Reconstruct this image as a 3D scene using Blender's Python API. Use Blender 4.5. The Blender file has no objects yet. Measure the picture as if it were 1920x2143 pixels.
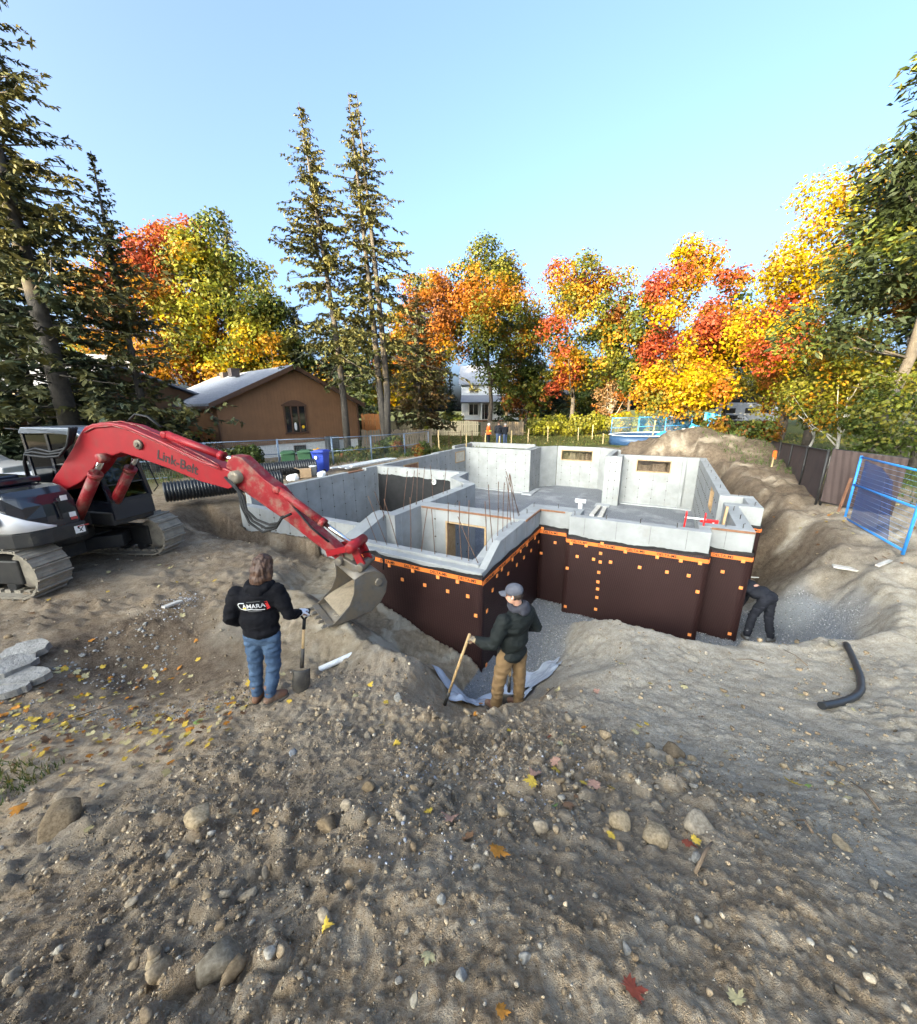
import bpy, bmesh, math, random
import numpy as np
from mathutils import Vector, Matrix, Quaternion
from mathutils.bvhtree import BVHTree

SC = bpy.context.scene
R = math.radians
# ------------------------------------------------------------------ camera
CAMH = 3.25
cam_d = bpy.data.cameras.new('camera')
cam = bpy.data.objects.new('camera', cam_d)
SC.collection.objects.link(cam)
cam_d.sensor_fit = 'HORIZONTAL'
cam_d.sensor_width = 36.0
cam_d.lens = 36.0 * 795.36 / 1920.0
cam_d.clip_start = 0.05
cam_d.clip_end = 900
cam.location = (0, 0, CAMH)
_p, _r = R(15.3146), R(0.48575)
_Rt = Vector((1, 0, 0)); _Dn = Vector((0, -math.sin(_p), -math.cos(_p))); _Fw = Vector((0, math.cos(_p), -math.sin(_p)))
_X = math.cos(_r) * _Rt + math.sin(_r) * _Dn
_Y = -(-math.sin(_r) * _Rt + math.cos(_r) * _Dn)
_Z = -_Fw
cam.rotation_euler = Matrix((( _X.x, _Y.x, _Z.x), (_X.y, _Y.y, _Z.y), (_X.z, _Y.z, _Z.z))).to_euler()
SC.camera = cam
# ------------------------------------------------------------------ light
SUN_EL = R(11.5)
SUN_AZ = (-0.62, -0.785)                      # horizontal direction towards the sun (behind, to the left)
w = bpy.data.worlds.new('World'); SC.world = w; w.use_nodes = True
nt = w.node_tree; nt.nodes.clear()
sky = nt.nodes.new('ShaderNodeTexSky'); sky.sky_type = 'NISHITA'; sky.sun_disc = False
sky.sun_elevation = SUN_EL
sky.sun_rotation = math.atan2(SUN_AZ[0], SUN_AZ[1]) % (2 * math.pi)
sky.air_density = 0.35; sky.dust_density = 10.0; sky.ozone_density = 3.2; sky.altitude = 100
bg = nt.nodes.new('ShaderNodeBackground'); bg.inputs[1].default_value = 0.15
wo = nt.nodes.new('ShaderNodeOutputWorld')
nt.links.new(sky.outputs[0], bg.inputs[0]); nt.links.new(bg.outputs[0], wo.inputs[0])
sd = bpy.data.lights.new('sun', 'SUN'); sun = bpy.data.objects.new('sun', sd); SC.collection.objects.link(sun)
sd.energy = 2.0; sd.angle = R(0.53); sd.color = (1.0, 0.80, 0.55)
_ts = Vector((SUN_AZ[0] * math.cos(SUN_EL), SUN_AZ[1] * math.cos(SUN_EL), math.sin(SUN_EL)))
sun.rotation_euler = _ts.to_track_quat('Z', 'Y').to_euler()
sun.location = (-20, -15, 25)
SC.view_settings.view_transform = 'Standard'; SC.view_settings.look = 'None'
SC.view_settings.gamma = 1.0; SC.view_settings.use_curve_mapping = False
SC.view_settings.exposure = 3.55
SC.view_settings.use_white_balance = True; SC.view_settings.white_balance_temperature = 7900; SC.view_settings.white_balance_tint = -2
SC.render.engine = 'CYCLES'
SC.cycles.max_bounces = 6; SC.cycles.diffuse_bounces = 3; SC.cycles.glossy_bounces = 3
SC.cycles.transmission_bounces = 4; SC.cycles.transparent_max_bounces = 8
# ------------------------------------------------------------------ helpers
COL = SC.collection
rng = np.random.default_rng(7)
random.seed(7)

def link(o, parent=None):
    COL.objects.link(o)
    if parent is not None: o.parent = parent
    return o

def tag(o, label=None, cat=None, group=None, kind=None):
    if label: o['label'] = label
    if cat: o['category'] = cat
    if group: o['group'] = group
    if kind: o['kind'] = kind
    return o

def thing(name, label, cat, loc=(0, 0, 0), rotz=0, group=None):
    o = bpy.data.objects.new(name, None); link(o)
    o.location = loc; o.rotation_euler = (0, 0, rotz)
    o.empty_display_size = 0.2
    return tag(o, label, cat, group)

def copytree(o, parent=None, loc=None, rotz=None, label=None):
    c = o.copy(); COL.objects.link(c)
    if parent is not None: c.parent = parent
    if loc is not None: c.location = loc
    if rotz is not None: c.rotation_euler = (0, 0, rotz)
    if label: c['label'] = label
    for ch in list(o.children): copytree(ch, c)
    return c

def frame_from(a, b):
    d = (Vector(b) - Vector(a)); L = d.length; d = d / max(L, 1e-9)
    up = Vector((0, 0, 1)) if abs(d.z) < 0.95 else Vector((1, 0, 0))
    x = d.cross(up).normalized(); y = x.cross(d).normalized()
    return x, y, d, L

class MB:
    def __init__(s): s.v = []; s.f = []; s.mi = []; s.sm = []
    def add(s, vs, fs, mi=0, smooth=False):
        b = len(s.v); s.v.extend([tuple(p) for p in vs])
        for f in fs: s.f.append(tuple(i + b for i in f)); s.mi.append(mi); s.sm.append(smooth)
        return s
    def box(s, c, size, rot=None, mi=0, taper=1.0):
        hx, hy, hz = [k / 2 for k in size]; vs = []
        for z in (-1, 1):
            t = taper if z > 0 else 1.0
            for x, y in ((-1, -1), (1, -1), (1, 1), (-1, 1)):
                p = Vector((x * hx * t, y * hy * t, z * hz))
                if rot is not None: p = rot @ p
                vs.append(p + Vector(c))
        return s.add(vs, [(3, 2, 1, 0), (4, 5, 6, 7), (0, 1, 5, 4), (1, 2, 6, 5), (2, 3, 7, 6), (3, 0, 4, 7)], mi)
    def bar(s, a, b, wx, wy, mi=0):
        x, y, d, L = frame_from(a, b); m = (Vector(a) + Vector(b)) / 2
        return s.box(m, (wx, wy, L), Matrix((x, y, d)).transposed(), mi)
    def prism(s, poly, axis_lo, axis_hi, fn, mi=0, smooth=False):
        # poly: 2d points, fn(p, t) -> 3d
        n = len(poly); vs = [fn(p, axis_lo) for p in poly] + [fn(p, axis_hi) for p in poly]
        fs = [tuple(range(n - 1, -1, -1)), tuple(range(n, 2 * n))]
        s.add(vs, fs, mi)
        b = len(s.v) - 2 * n
        for i in range(n):
            j = (i + 1) % n; s.f.append((b + i, b + j, b + n + j, b + n + i)); s.mi.append(mi); s.sm.append(smooth)
        return s
    def vprism(s, poly, z0, z1, mi=0):
        zz = z1 if isinstance(z1, (list, tuple)) else [z1] * len(poly)
        n = len(poly); vs = [(p[0], p[1], z0) for p in poly] + [(p[0], p[1], zz[i]) for i, p in enumerate(poly)]
        fs = [tuple(range(n - 1, -1, -1)), tuple(range(n, 2 * n))] + [(i, (i + 1) % n, n + (i + 1) % n, n + i) for i in range(n)]
        return s.add(vs, fs, mi)
    def tube(s, pts, r, n=8, caps=True, smooth=True, mi=0, flat=1.0):
        pts = [Vector(p) for p in pts]; m = len(pts)
        rr = r if isinstance(r, (list, tuple)) else [r] * m
        vs = []; prev = None
        for i, p in enumerate(pts):
            d = (pts[min(i + 1, m - 1)] - pts[max(i - 1, 0)])
            if d.length < 1e-9: d = Vector((0, 0, 1))
            d.normalize()
            if prev is None:
                up = Vector((0, 0, 1)) if abs(d.z) < 0.95 else Vector((1, 0, 0))
                x = d.cross(up).normalized()
            else:
                x = prev - d * prev.dot(d)
                x = x.normalized() if x.length > 1e-6 else d.orthogonal().normalized()
            prev = x; y = d.cross(x)
            for k in range(n):
                a = 2 * math.pi * k / n
                vs.append(p + (x * math.cos(a) + y * math.sin(a) * flat) * rr[i])
        fs = []
        for i in range(m - 1):
            for k in range(n):
                k2 = (k + 1) % n
                fs.append((i * n + k, i * n + k2, (i + 1) * n + k2, (i + 1) * n + k))
        s.add(vs, fs, mi, smooth)
        if caps:
            b = len(s.v) - len(vs)
            s.f.append(tuple(b + k for k in range(n - 1, -1, -1))); s.mi.append(mi); s.sm.append(False)
            s.f.append(tuple(b + (m - 1) * n + k for k in range(n))); s.mi.append(mi); s.sm.append(False)
        return s
    def ell(s, c, rad, rot=None, nu=12, nv=8, mi=0, smooth=True):
        vs = []; c = Vector(c)
        def P(p):
            p = Vector((p[0] * rad[0], p[1] * rad[1], p[2] * rad[2]))
            return c + (rot @ p if rot is not None else p)
        vs.append(P((0, 0, -1)))
        for j in range(1, nv):
            th = math.pi * j / nv - math.pi / 2
            for i in range(nu):
                ph = 2 * math.pi * i / nu
                vs.append(P((math.cos(th) * math.cos(ph), math.cos(th) * math.sin(ph), math.sin(th))))
        vs.append(P((0, 0, 1))); fs = []
        for i in range(nu): fs.append((0, 1 + (i + 1) % nu, 1 + i))
        for j in range(nv - 2):
            for i in range(nu):
                a = 1 + j * nu + i; b = 1 + j * nu + (i + 1) % nu
                fs.append((a, b, b + nu, a + nu))
        t = len(vs) - 1; b0 = 1 + (nv - 2) * nu
        for i in range(nu): fs.append((b0 + i, b0 + (i + 1) % nu, t))
        return s.add(vs, fs, mi, smooth)
    def cap(s, a, b, r1, r2, n=12):
        # tapered capsule
        a = Vector(a); b = Vector(b); x, y, d, L = frame_from(a, b); pts = []; rr = []
        for k in range(4): t = math.pi / 2 * k / 4; pts.append(a - d * r1 * math.cos(t)); rr.append(max(r1 * math.sin(t), r1 * .02))
        pts.append(a); rr.append(r1); pts.append(b); rr.append(r2)
        for k in range(1, 5): t = math.pi / 2 * k / 4; pts.append(b + d * r2 * math.sin(t)); rr.append(max(r2 * math.cos(t), r2 * .02))
        return s.tube(pts, rr, n)
    def lathe(s, prof, c=(0, 0, 0), n=16, rot=None, mi=0, smooth=True):
        c = Vector(c); vs = []; m = len(prof)
        for r, z in prof:
            for k in range(n):
                a = 2 * math.pi * k / n; p = Vector((r * math.cos(a), r * math.sin(a), z))
                vs.append(c + (rot @ p if rot is not None else p))
        fs = [(i * n + k, i * n + (k + 1) % n, (i + 1) * n + (k + 1) % n, (i + 1) * n + k) for i in range(m - 1) for k in range(n)]
        s.add(vs, fs, mi, smooth); b = len(s.v) - len(vs)
        s.f.append(tuple(b + k for k in range(n - 1, -1, -1))); s.mi.append(mi); s.sm.append(False)
        s.f.append(tuple(b + (m - 1) * n + k for k in range(n))); s.mi.append(mi); s.sm.append(False)
        return s
    def grid(s, nx, ny, fn, mi=0, smooth=True):
        vs = [fn(i / (nx - 1), j / (ny - 1)) for j in range(ny) for i in range(nx)]
        fs = [(j * nx + i, j * nx + i + 1, (j + 1) * nx + i + 1, (j + 1) * nx + i) for j in range(ny - 1) for i in range(nx - 1)]
        return s.add(vs, fs, mi, smooth)
    def mesh(s, name, mats):
        me = bpy.data.meshes.new(name); me.from_pydata(s.v, [], s.f)
        for m in (mats if isinstance(mats, (list, tuple)) else [mats]): me.materials.append(m)
        me.polygons.foreach_set('material_index', s.mi); me.polygons.foreach_set('use_smooth', s.sm)
        me.update(); return me
    def build(s, name, mats, parent=None, loc=None, bev=0, kind=None, seg=2):
        o = bpy.data.objects.new(name, s.mesh(name, mats)); link(o, parent)
        if loc is not None: o.location = loc
        if bev:
            b = o.modifiers.new('bevel', 'BEVEL'); b.width = bev; b.segments = seg; b.limit_method = 'ANGLE'; b.angle_limit = R(35)
        if kind: o['kind'] = kind
        return o

def inst(name, me, parent=None, loc=(0, 0, 0), rot=(0, 0, 0), sc=(1, 1, 1)):
    o = bpy.data.objects.new(name, me); link(o, parent); o.location = loc; o.rotation_euler = rot; o.scale = sc
    return o

def npmesh(name, V, F, mats, smooth=False, cols=None):
    """fast mesh from numpy: V (n,3), F (m,k)"""
    me = bpy.data.meshes.new(name); m, k = F.shape
    me.vertices.add(len(V)); me.vertices.foreach_set('co', V.astype(np.float32).ravel())
    me.loops.add(m * k); me.loops.foreach_set('vertex_index', F.astype(np.int32).ravel())
    me.polygons.add(m); me.polygons.foreach_set('loop_start', (np.arange(m) * k).astype(np.int32))
    try: me.polygons.foreach_set('loop_total', np.full(m, k, np.int32))
    except Exception: pass
    for mt in (mats if isinstance(mats, (list, tuple)) else [mats]): me.materials.append(mt)
    if smooth: me.polygons.foreach_set('use_smooth', np.ones(m, bool))
    me.update(calc_edges=True)
    if cols is not None:
        for nm, arr in cols.items():      # arr (n,4) per vertex
            at = me.attributes.new(nm, 'FLOAT_COLOR', 'POINT'); at.data.foreach_set('color', arr.astype(np.float32).ravel())
    return me

def text_mesh(txt, size, mat, ext=0.002, align='CENTER', bold=False):
    cu = bpy.data.curves.new('lettering', 'FONT'); cu.body = txt; cu.size = size; cu.extrude = ext
    cu.align_x = align; cu.align_y = 'CENTER'
    if bold: cu.offset = size * 0.018
    o = bpy.data.objects.new('lettering', cu); COL.objects.link(o)
    dg = bpy.context.evaluated_depsgraph_get()
    me = bpy.data.meshes.new_from_object(o.evaluated_get(dg)); me.name = 'lettering'
    me.materials.clear(); me.materials.append(mat)
    bpy.data.objects.remove(o); bpy.data.curves.remove(cu)
    return me

def remesh(mb, name, mats, voxel, parent=None, smooth_it=6, disp=None, dispstr=0.0, dispscale=0.2, deci=0):
    """union of overlapping primitives -> one continuous skin"""
    me = mb.mesh(name + '_src', mats); o = bpy.data.objects.new(name, me); COL.objects.link(o)
    m = o.modifiers.new('r', 'REMESH'); m.mode = 'VOXEL'; m.voxel_size = voxel; m.use_smooth_shade = True
    if smooth_it:
        s = o.modifiers.new('s', 'SMOOTH'); s.iterations = smooth_it; s.factor = 0.5
    dg = bpy.context.evaluated_depsgraph_get()
    nm = bpy.data.meshes.new_from_object(o.evaluated_get(dg)); nm.name = name
    bpy.data.objects.remove(o); bpy.data.meshes.remove(me)
    nm.materials.clear()
    for mt in (mats if isinstance(mats, (list, tuple)) else [mats]): nm.materials.append(mt)
    n = len(nm.vertices)
    if dispstr:
        co = np.empty(n * 3, np.float32); nm.vertices.foreach_get('co', co); co = co.reshape(-1, 3)
        no = np.empty(n * 3, np.float32); nm.vertices.foreach_get('normal', no); no = no.reshape(-1, 3)
        if disp is None:
            d = fbm3(co / dispscale, 3) - 0.5
        else: d = disp(co)
        co = co + no * (d * dispstr)[:, None]
        nm.vertices.foreach_set('co', co.astype(np.float32).ravel()); nm.update()
    nm.polygons.foreach_set('use_smooth', np.ones(len(nm.polygons), bool))
    ob = bpy.data.objects.new(name, nm); link(ob, parent)
    return ob

# ---- numpy noise
def _h(ix, iy, iz, seed):
    h = (ix.astype(np.int64) * 374761393 + iy.astype(np.int64) * 668265263 + iz.astype(np.int64) * 2147483647 + seed * 974634777) & 0xFFFFFFFF
    h = ((h ^ (h >> 13)) * 1274126177) & 0xFFFFFFFF
    h = ((h ^ (h >> 16)) * 2246822519) & 0xFFFFFFFF
    return ((h ^ (h >> 15)) & 0xFFFFFF) / float(0xFFFFFF)
def vn2(x, y, seed=0):
    xi = np.floor(x); yi = np.floor(y); fx = x - xi; fy = y - yi
    fx = fx * fx * (3 - 2 * fx); fy = fy * fy * (3 - 2 * fy); z = np.zeros_like(xi)
    a = _h(xi, yi, z, seed); b = _h(xi + 1, yi, z, seed); c = _h(xi, yi + 1, z, seed); d = _h(xi + 1, yi + 1, z, seed)
    return (a * (1 - fx) + b * fx) * (1 - fy) + (c * (1 - fx) + d * fx) * fy
def fbm2(x, y, oct=4, seed=0, gain=.5):
    s = 0; a = 1; t = 0
    for o in range(oct):
        s = s + a * vn2(x * 2 ** o + 17.3 * o, y * 2 ** o - 9.1 * o, seed + o); t += a; a *= gain
    return s / t
def vn3(p, seed=0):
    pi = np.floor(p); f = p - pi; f = f * f * (3 - 2 * f); r = 0
    for dx in (0, 1):
        for dy in (0, 1):
            for dz in (0, 1):
                wgt = (f[:, 0] if dx else 1 - f[:, 0]) * (f[:, 1] if dy else 1 - f[:, 1]) * (f[:, 2] if dz else 1 - f[:, 2])
                r = r + wgt * _h(pi[:, 0] + dx, pi[:, 1] + dy, pi[:, 2] + dz, seed)
    return r
def fbm3(p, oct=3, seed=0):
    s = 0; a = 1; t = 0
    for o in range(oct): s = s + a * vn3(p * 2 ** o + 3.7 * o, seed + o); t += a; a *= .5
    return s / t
def sstep(a, b, x): t = np.clip((x - a) / (b - a), 0, 1); return t * t * (3 - 2 * t)
def cells(x, y, size, seed, prob=1.0, rmin=.25, rmax=.5):
    """rounded lumps on a jittered grid -> height field in units of size"""
    gx = x / size; gy = y / size; xi = np.floor(gx); yi = np.floor(gy); best = np.zeros_like(x); z = np.zeros_like(xi)
    for dx in (-1, 0, 1):
        for dy in (-1, 0, 1):
            cx = xi + dx; cy = yi + dy
            jx = cx + .15 + .7 * _h(cx, cy, z, seed); jy = cy + .15 + .7 * _h(cx, cy, z, seed + 1)
            rr = rmin + (rmax - rmin) * _h(cx, cy, z, seed + 2) ** 2; on = _h(cx, cy, z, seed + 3) < prob
            an = 6.28 * _h(cx, cy, z, seed + 4); ca = np.cos(an); sa = np.sin(an); ddx = gx - jx; ddy = gy - jy
            d2 = ((ddx * ca + ddy * sa) ** 2 + ((-ddx * sa + ddy * ca) * 1.35) ** 2) / (rr * rr)
            hgt = np.where(on, rr * np.sqrt(np.clip(1 - d2, 0, 1)), 0)
            best = np.maximum(best, hgt)
    return best

# ---- materials
def mat_nodes(name):
    m = bpy.data.materials.new(name); m.use_nodes = True; nt = m.node_tree
    b = nt.nodes['Principled BSDF']
    return m, nt, b
def N(nt, t, **kw):
    n = nt.nodes.new(t)
    for k, v in kw.items(): setattr(n, k, v)
    return n
def ramp(nt, stops, interp='LINEAR'):
    n = nt.nodes.new('ShaderNodeValToRGB'); cr = n.color_ramp; cr.interpolation = interp
    while len(cr.elements) < len(stops): cr.elements.new(0.5)
    for e, (p, c) in zip(cr.elements, stops): e.position = p; e.color = (*c, 1) if len(c) == 3 else c
    return n
def mix(nt, a, b, fac, mode='MIX'):
    n = nt.nodes.new('ShaderNodeMix'); n.data_type = 'RGBA'; n.blend_type = mode
    def put(i, v):
        if hasattr(v, 'links') or isinstance(v, bpy.types.NodeSocket): nt.links.new(v, n.inputs[i])
        elif isinstance(v, (int, float)): n.inputs[i].default_value = v
        else: n.inputs[i].default_value = (*v, 1) if len(v) == 3 else v
    put(0, fac); put(6, a); put(7, b)
    return n.outputs[2]
def noise(nt, scale, detail=5, rough=.55, vec=None, dist=0):
    n = nt.nodes.new('ShaderNodeTexNoise'); n.inputs['Scale'].default_value = scale; n.inputs['Detail'].default_value = detail
    n.inputs['Roughness'].default_value = rough; n.inputs['Distortion'].default_value = dist
    if vec is not None: nt.links.new(vec, n.inputs['Vector'])
    return n.outputs[0]
def objco(nt): return nt.nodes.new('ShaderNodeTexCoord').outputs['Object']
def bump(nt, b, h, strength=.3, dist=.02):
    n = nt.nodes.new('ShaderNodeBump'); n.inputs['Strength'].default_value = strength; n.inputs['Distance'].default_value = dist
    nt.links.new(h, n.inputs['Height']); nt.links.new(n.outputs[0], b.inputs['Normal']); return n
def pm(name, c1, c2=None, scale=6, rough=.75, bmp=0.0, bscale=40, metal=0, spec=.4, coat=0, lo=.35, hi=.65, bdist=.01, dirt=None, dirtamt=.5):
    m, nt, b = mat_nodes(name); co = objco(nt)
    if c2 is None: c2 = tuple(k * .75 for k in c1)
    nz = noise(nt, scale, 6, .6, co); rp = ramp(nt, [(lo, c1), (hi, c2)]); nt.links.new(nz, rp.inputs[0]); col = rp.outputs[0]
    if dirt:
        n2 = noise(nt, scale * .6 + 1.3, 8, .7, co); r2 = ramp(nt, [(1 - dirtamt - .12, (0, 0, 0)), (1 - dirtamt + .12, (1, 1, 1))]); nt.links.new(n2, r2.inputs[0])
        col = mix(nt, col, dirt, r2.outputs[0])
    nt.links.new(col, b.inputs['Base Color'])
    b.inputs['Roughness'].default_value = rough; b.inputs['Metallic'].default_value = metal
    b.inputs['Specular IOR Level'].default_value = spec
    if coat: b.inputs['Coat Weight'].default_value = coat; b.inputs['Coat Roughness'].default_value = .1
    if bmp: bump(nt, b, noise(nt, bscale, 6, .6, co), bmp, bdist)
    return m
def glass(name, tint=(.02, .03, .03), rough=.03):
    m, nt, b = mat_nodes(name)
    b.inputs['Base Color'].default_value = (*tint, 1); b.inputs['Roughness'].default_value = rough
    b.inputs['Specular IOR Level'].default_value = .8
    return m
def cabglass(name, tint=(.55, .65, .6)):
    m, nt, b = mat_nodes(name); nt.nodes.remove(b); out = nt.nodes['Material Output']
    t = N(nt, 'ShaderNodeBsdfTransparent'); t.inputs[0].default_value = (*tint, 1)
    g = N(nt, 'ShaderNodeBsdfGlossy'); g.inputs['Roughness'].default_value = .03
    f = N(nt, 'ShaderNodeFresnel'); f.inputs[0].default_value = 1.5; mx = N(nt, 'ShaderNodeMixShader')
    nt.links.new(f.outputs[0], mx.inputs[0]); nt.links.new(t.outputs[0], mx.inputs[1]); nt.links.new(g.outputs[0], mx.inputs[2])
    nt.links.new(mx.outputs[0], out.inputs[0]); return m
def leafmat(name, attr='col', transl=.45, rough=.55):
    m, nt, b = mat_nodes(name); a = N(nt, 'ShaderNodeAttribute', attribute_name=attr); out = nt.nodes['Material Output']
    nt.links.new(a.outputs[0], b.inputs['Base Color']); b.inputs['Roughness'].default_value = rough; b.inputs['Specular IOR Level'].default_value = .25
    t = N(nt, 'ShaderNodeBsdfTranslucent'); nt.links.new(a.outputs[0], t.inputs[0])
    mx = N(nt, 'ShaderNodeMixShader'); mx.inputs[0].default_value = transl
    nt.links.new(b.outputs[0], mx.inputs[1]); nt.links.new(t.outputs[0], mx.inputs[2]); nt.links.new(mx.outputs[0], out.inputs[0])
    return m
# ================================================================== building frame
BA = R(-28.53)
UD = np.array([math.cos(BA), math.sin(BA)]); VD = np.array([-math.sin(BA), math.cos(BA)])
def uv2xy(u, v): return (u * UD[0] + v * VD[0], u * UD[1] + v * VD[1])
# outer outline of the foundation (metres, building frame)
OUTL = [(-6.15, 5.60), (-2.594, 5.60), (-2.594, 9.07), (-1.79, 9.07), (-1.79, 8.724), (1.01, 8.724), (1.01, 9.2), (1.79, 9.2), (1.79, 11.57),
        (2.31, 11.57), (2.31, 13.0), (1.79, 13.0), (1.79, 22.05), (-2.15, 22.05), (-2.15, 21.25), (-2.3, 21.25), (-2.3, 24.3), (-3.45, 25.5), (-6.35, 25.4),
        (-7.3, 24.3), (-7.3, 22.25), (-11.65, 22.25), (-11.65, 18.3), (-11.45, 18.3), (-11.45, 6.81), (-6.15, 6.81)]
OUTW = np.array([uv2xy(*p) for p in OUTL])
def sdf_outline(x, y):
    d = np.full(x.shape, 1e9); ins = np.zeros(x.shape, bool); n = len(OUTW)
    for i in range(n):
        a = OUTW[i]; b = OUTW[(i + 1) % n]; e = b - a; L2 = e @ e
        t = np.clip(((x - a[0]) * e[0] + (y - a[1]) * e[1]) / L2, 0, 1)
        d = np.minimum(d, np.hypot(x - a[0] - t * e[0], y - a[1] - t * e[1]))
        c = ((a[1] > y) != (b[1] > y)) & (x < (b[0] - a[0]) * (y - a[1]) / (b[1] - a[1] + 1e-12) + a[0])
        ins ^= c
    return np.where(ins, -d, d)
# terrain control points (x, y, z)
CP = np.array([
 (0,-3,1.9),(3,-3,1.8),(-4,-3,1.2),(-9,-3,.3),(8,-3,.8),(0,0,1.66),(0,.7,1.5),(1.5,.3,1.55),(-1.2,.3,1.45),(0,1.7,.98),(1.5,1.7,.98),(3,1.5,.88),(5,1.5,.6),(-1.3,1.7,.78),(-2.3,.8,.85),(-2.2,2.0,.42),(-3.4,1.6,.25),(-3.2,2.6,.05),(-5,1.5,0),
 (-.6,2.6,.42),(.8,2.6,.5),(2,2.5,.45),(0,3.3,.06),(1.2,3.3,.10),(2.5,3.2,.16),(4,3,.1),(6,3,.15),(8,3,.25),(-1.2,3.3,.04),(-2.3,3.8,-.08),(-1.6,3.9,-.08),(-.6,3.9,-.12),(.1,3.75,-.12),(.6,3.62,-.1),(.62,4.12,-.5),(1.2,3.9,-.2),
 (2.3,6.0,-.3),(1.7,5.3,-.25),(3.07,5.56,-.3),(3.65,5.19,-.3),(4.26,4.91,-.3),(5.1,4.73,-.3),(6.2,4.7,-.25),(2,4.5,-.15),(3,4,-.1),(4,3.8,-.1),(1.3,4.6,-.5),(.6,4.7,-.85),(.3,5.3,-1.15),
 (-.2,4.6,-.55),(-.9,4.7,-.15),(-.4,5.4,-.62),(-1.0,5.5,-.12),(-1.3,6.0,-.02),(-1.9,7.0,-.35),(-.9,6.4,-.62),(-2.5,6.5,-.15),(-2.45,5.7,-.2),(-1.75,6.5,-.05),(-3.0,6.6,-.12),(-2.0,5.0,-.5),(-2.7,4.6,-.42),(-3.3,5.6,-.3),(-3.2,7.2,-.25),(-2.3,8.5,-.15),(-4.0,8.6,-.2),(-4.2,10.0,-.22),(-6.5,11.1,-.35),(-5.6,9.9,-.2),
 (-3.5,4.3,-.5),(-4.4,3.7,-.30),(-4.2,4.65,-.62),(-4.8,4.9,-.5),(-5.3,4.0,-.15),(-6.0,4.5,0),(-5.0,5.4,-.02),(-3.9,5.9,-.05),(-5.5,6.4,0),(-7,6.2,0),(-9,6,.05),(-11,7,.1),(-6.9,8.3,.02),(-5.2,8.2,0),(-5.4,9.0,-.05),(-7,10.0,.12),(-8.8,11.4,.42),(-10,12.5,.45),(-7.5,13,.35),(-7,4,0),(-9,3.5,0),
 (-5.6,14.4,.55),(-6.8,16.8,.55),(-4.5,17.5,.6),(-2.0,20.5,.6),(.5,25.5,.6),(3,27,.5),(7,25,.5),(9,24,.55),(-9,20,.5),(-12,26,.4),(-16,14,.4),(-15,8,.2),(12,28,.6),(0,31,.3),(10,33,.4),(-10,33,.4),(20,30,.6),
 (11.5,17.6,.75),(10.3,15.6,.55),(9.2,13.2,.35),(8.7,11.4,.25),(8.4,9.7,.05),(12,12,.45),(11.5,10.5,.35),(10,8,.2),(13,16,.7),(16,20,.75),(20,24,.7),(9.3,7,.05),(8,5.5,-.15),(7.3,5.9,-.1),(14,9,.4),(18,14,.5),(12,4,.4),(20,5,.5),(7,4.5,-.1),
], float)
def rbf_setup():
    n = len(CP); X = CP[:, :2]; D = np.hypot(X[:, None, 0] - X[None, :, 0], X[:, None, 1] - X[None, :, 1])
    A = np.zeros((n + 3, n + 3)); A[:n, :n] = -D - np.eye(n) * .06; A[:n, n] = 1; A[:n, n + 1:] = X; A[n, :n] = 1; A[n + 1:, :n] = X.T
    return np.linalg.solve(A, np.r_[CP[:, 2], 0, 0, 0])
RB = rbf_setup()
def rbf(x, y):
    out = np.empty_like(x); n = len(CP)
    for s in range(0, len(x), 40000):
        xs = x[s:s + 40000]; ys = y[s:s + 40000]
        D = np.hypot(xs[:, None] - CP[None, :, 0], ys[:, None] - CP[None, :, 1])
        out[s:s + 40000] = -D @ RB[:n] + RB[n] + RB[n + 1] * xs + RB[n + 2] * ys
    return out
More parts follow.
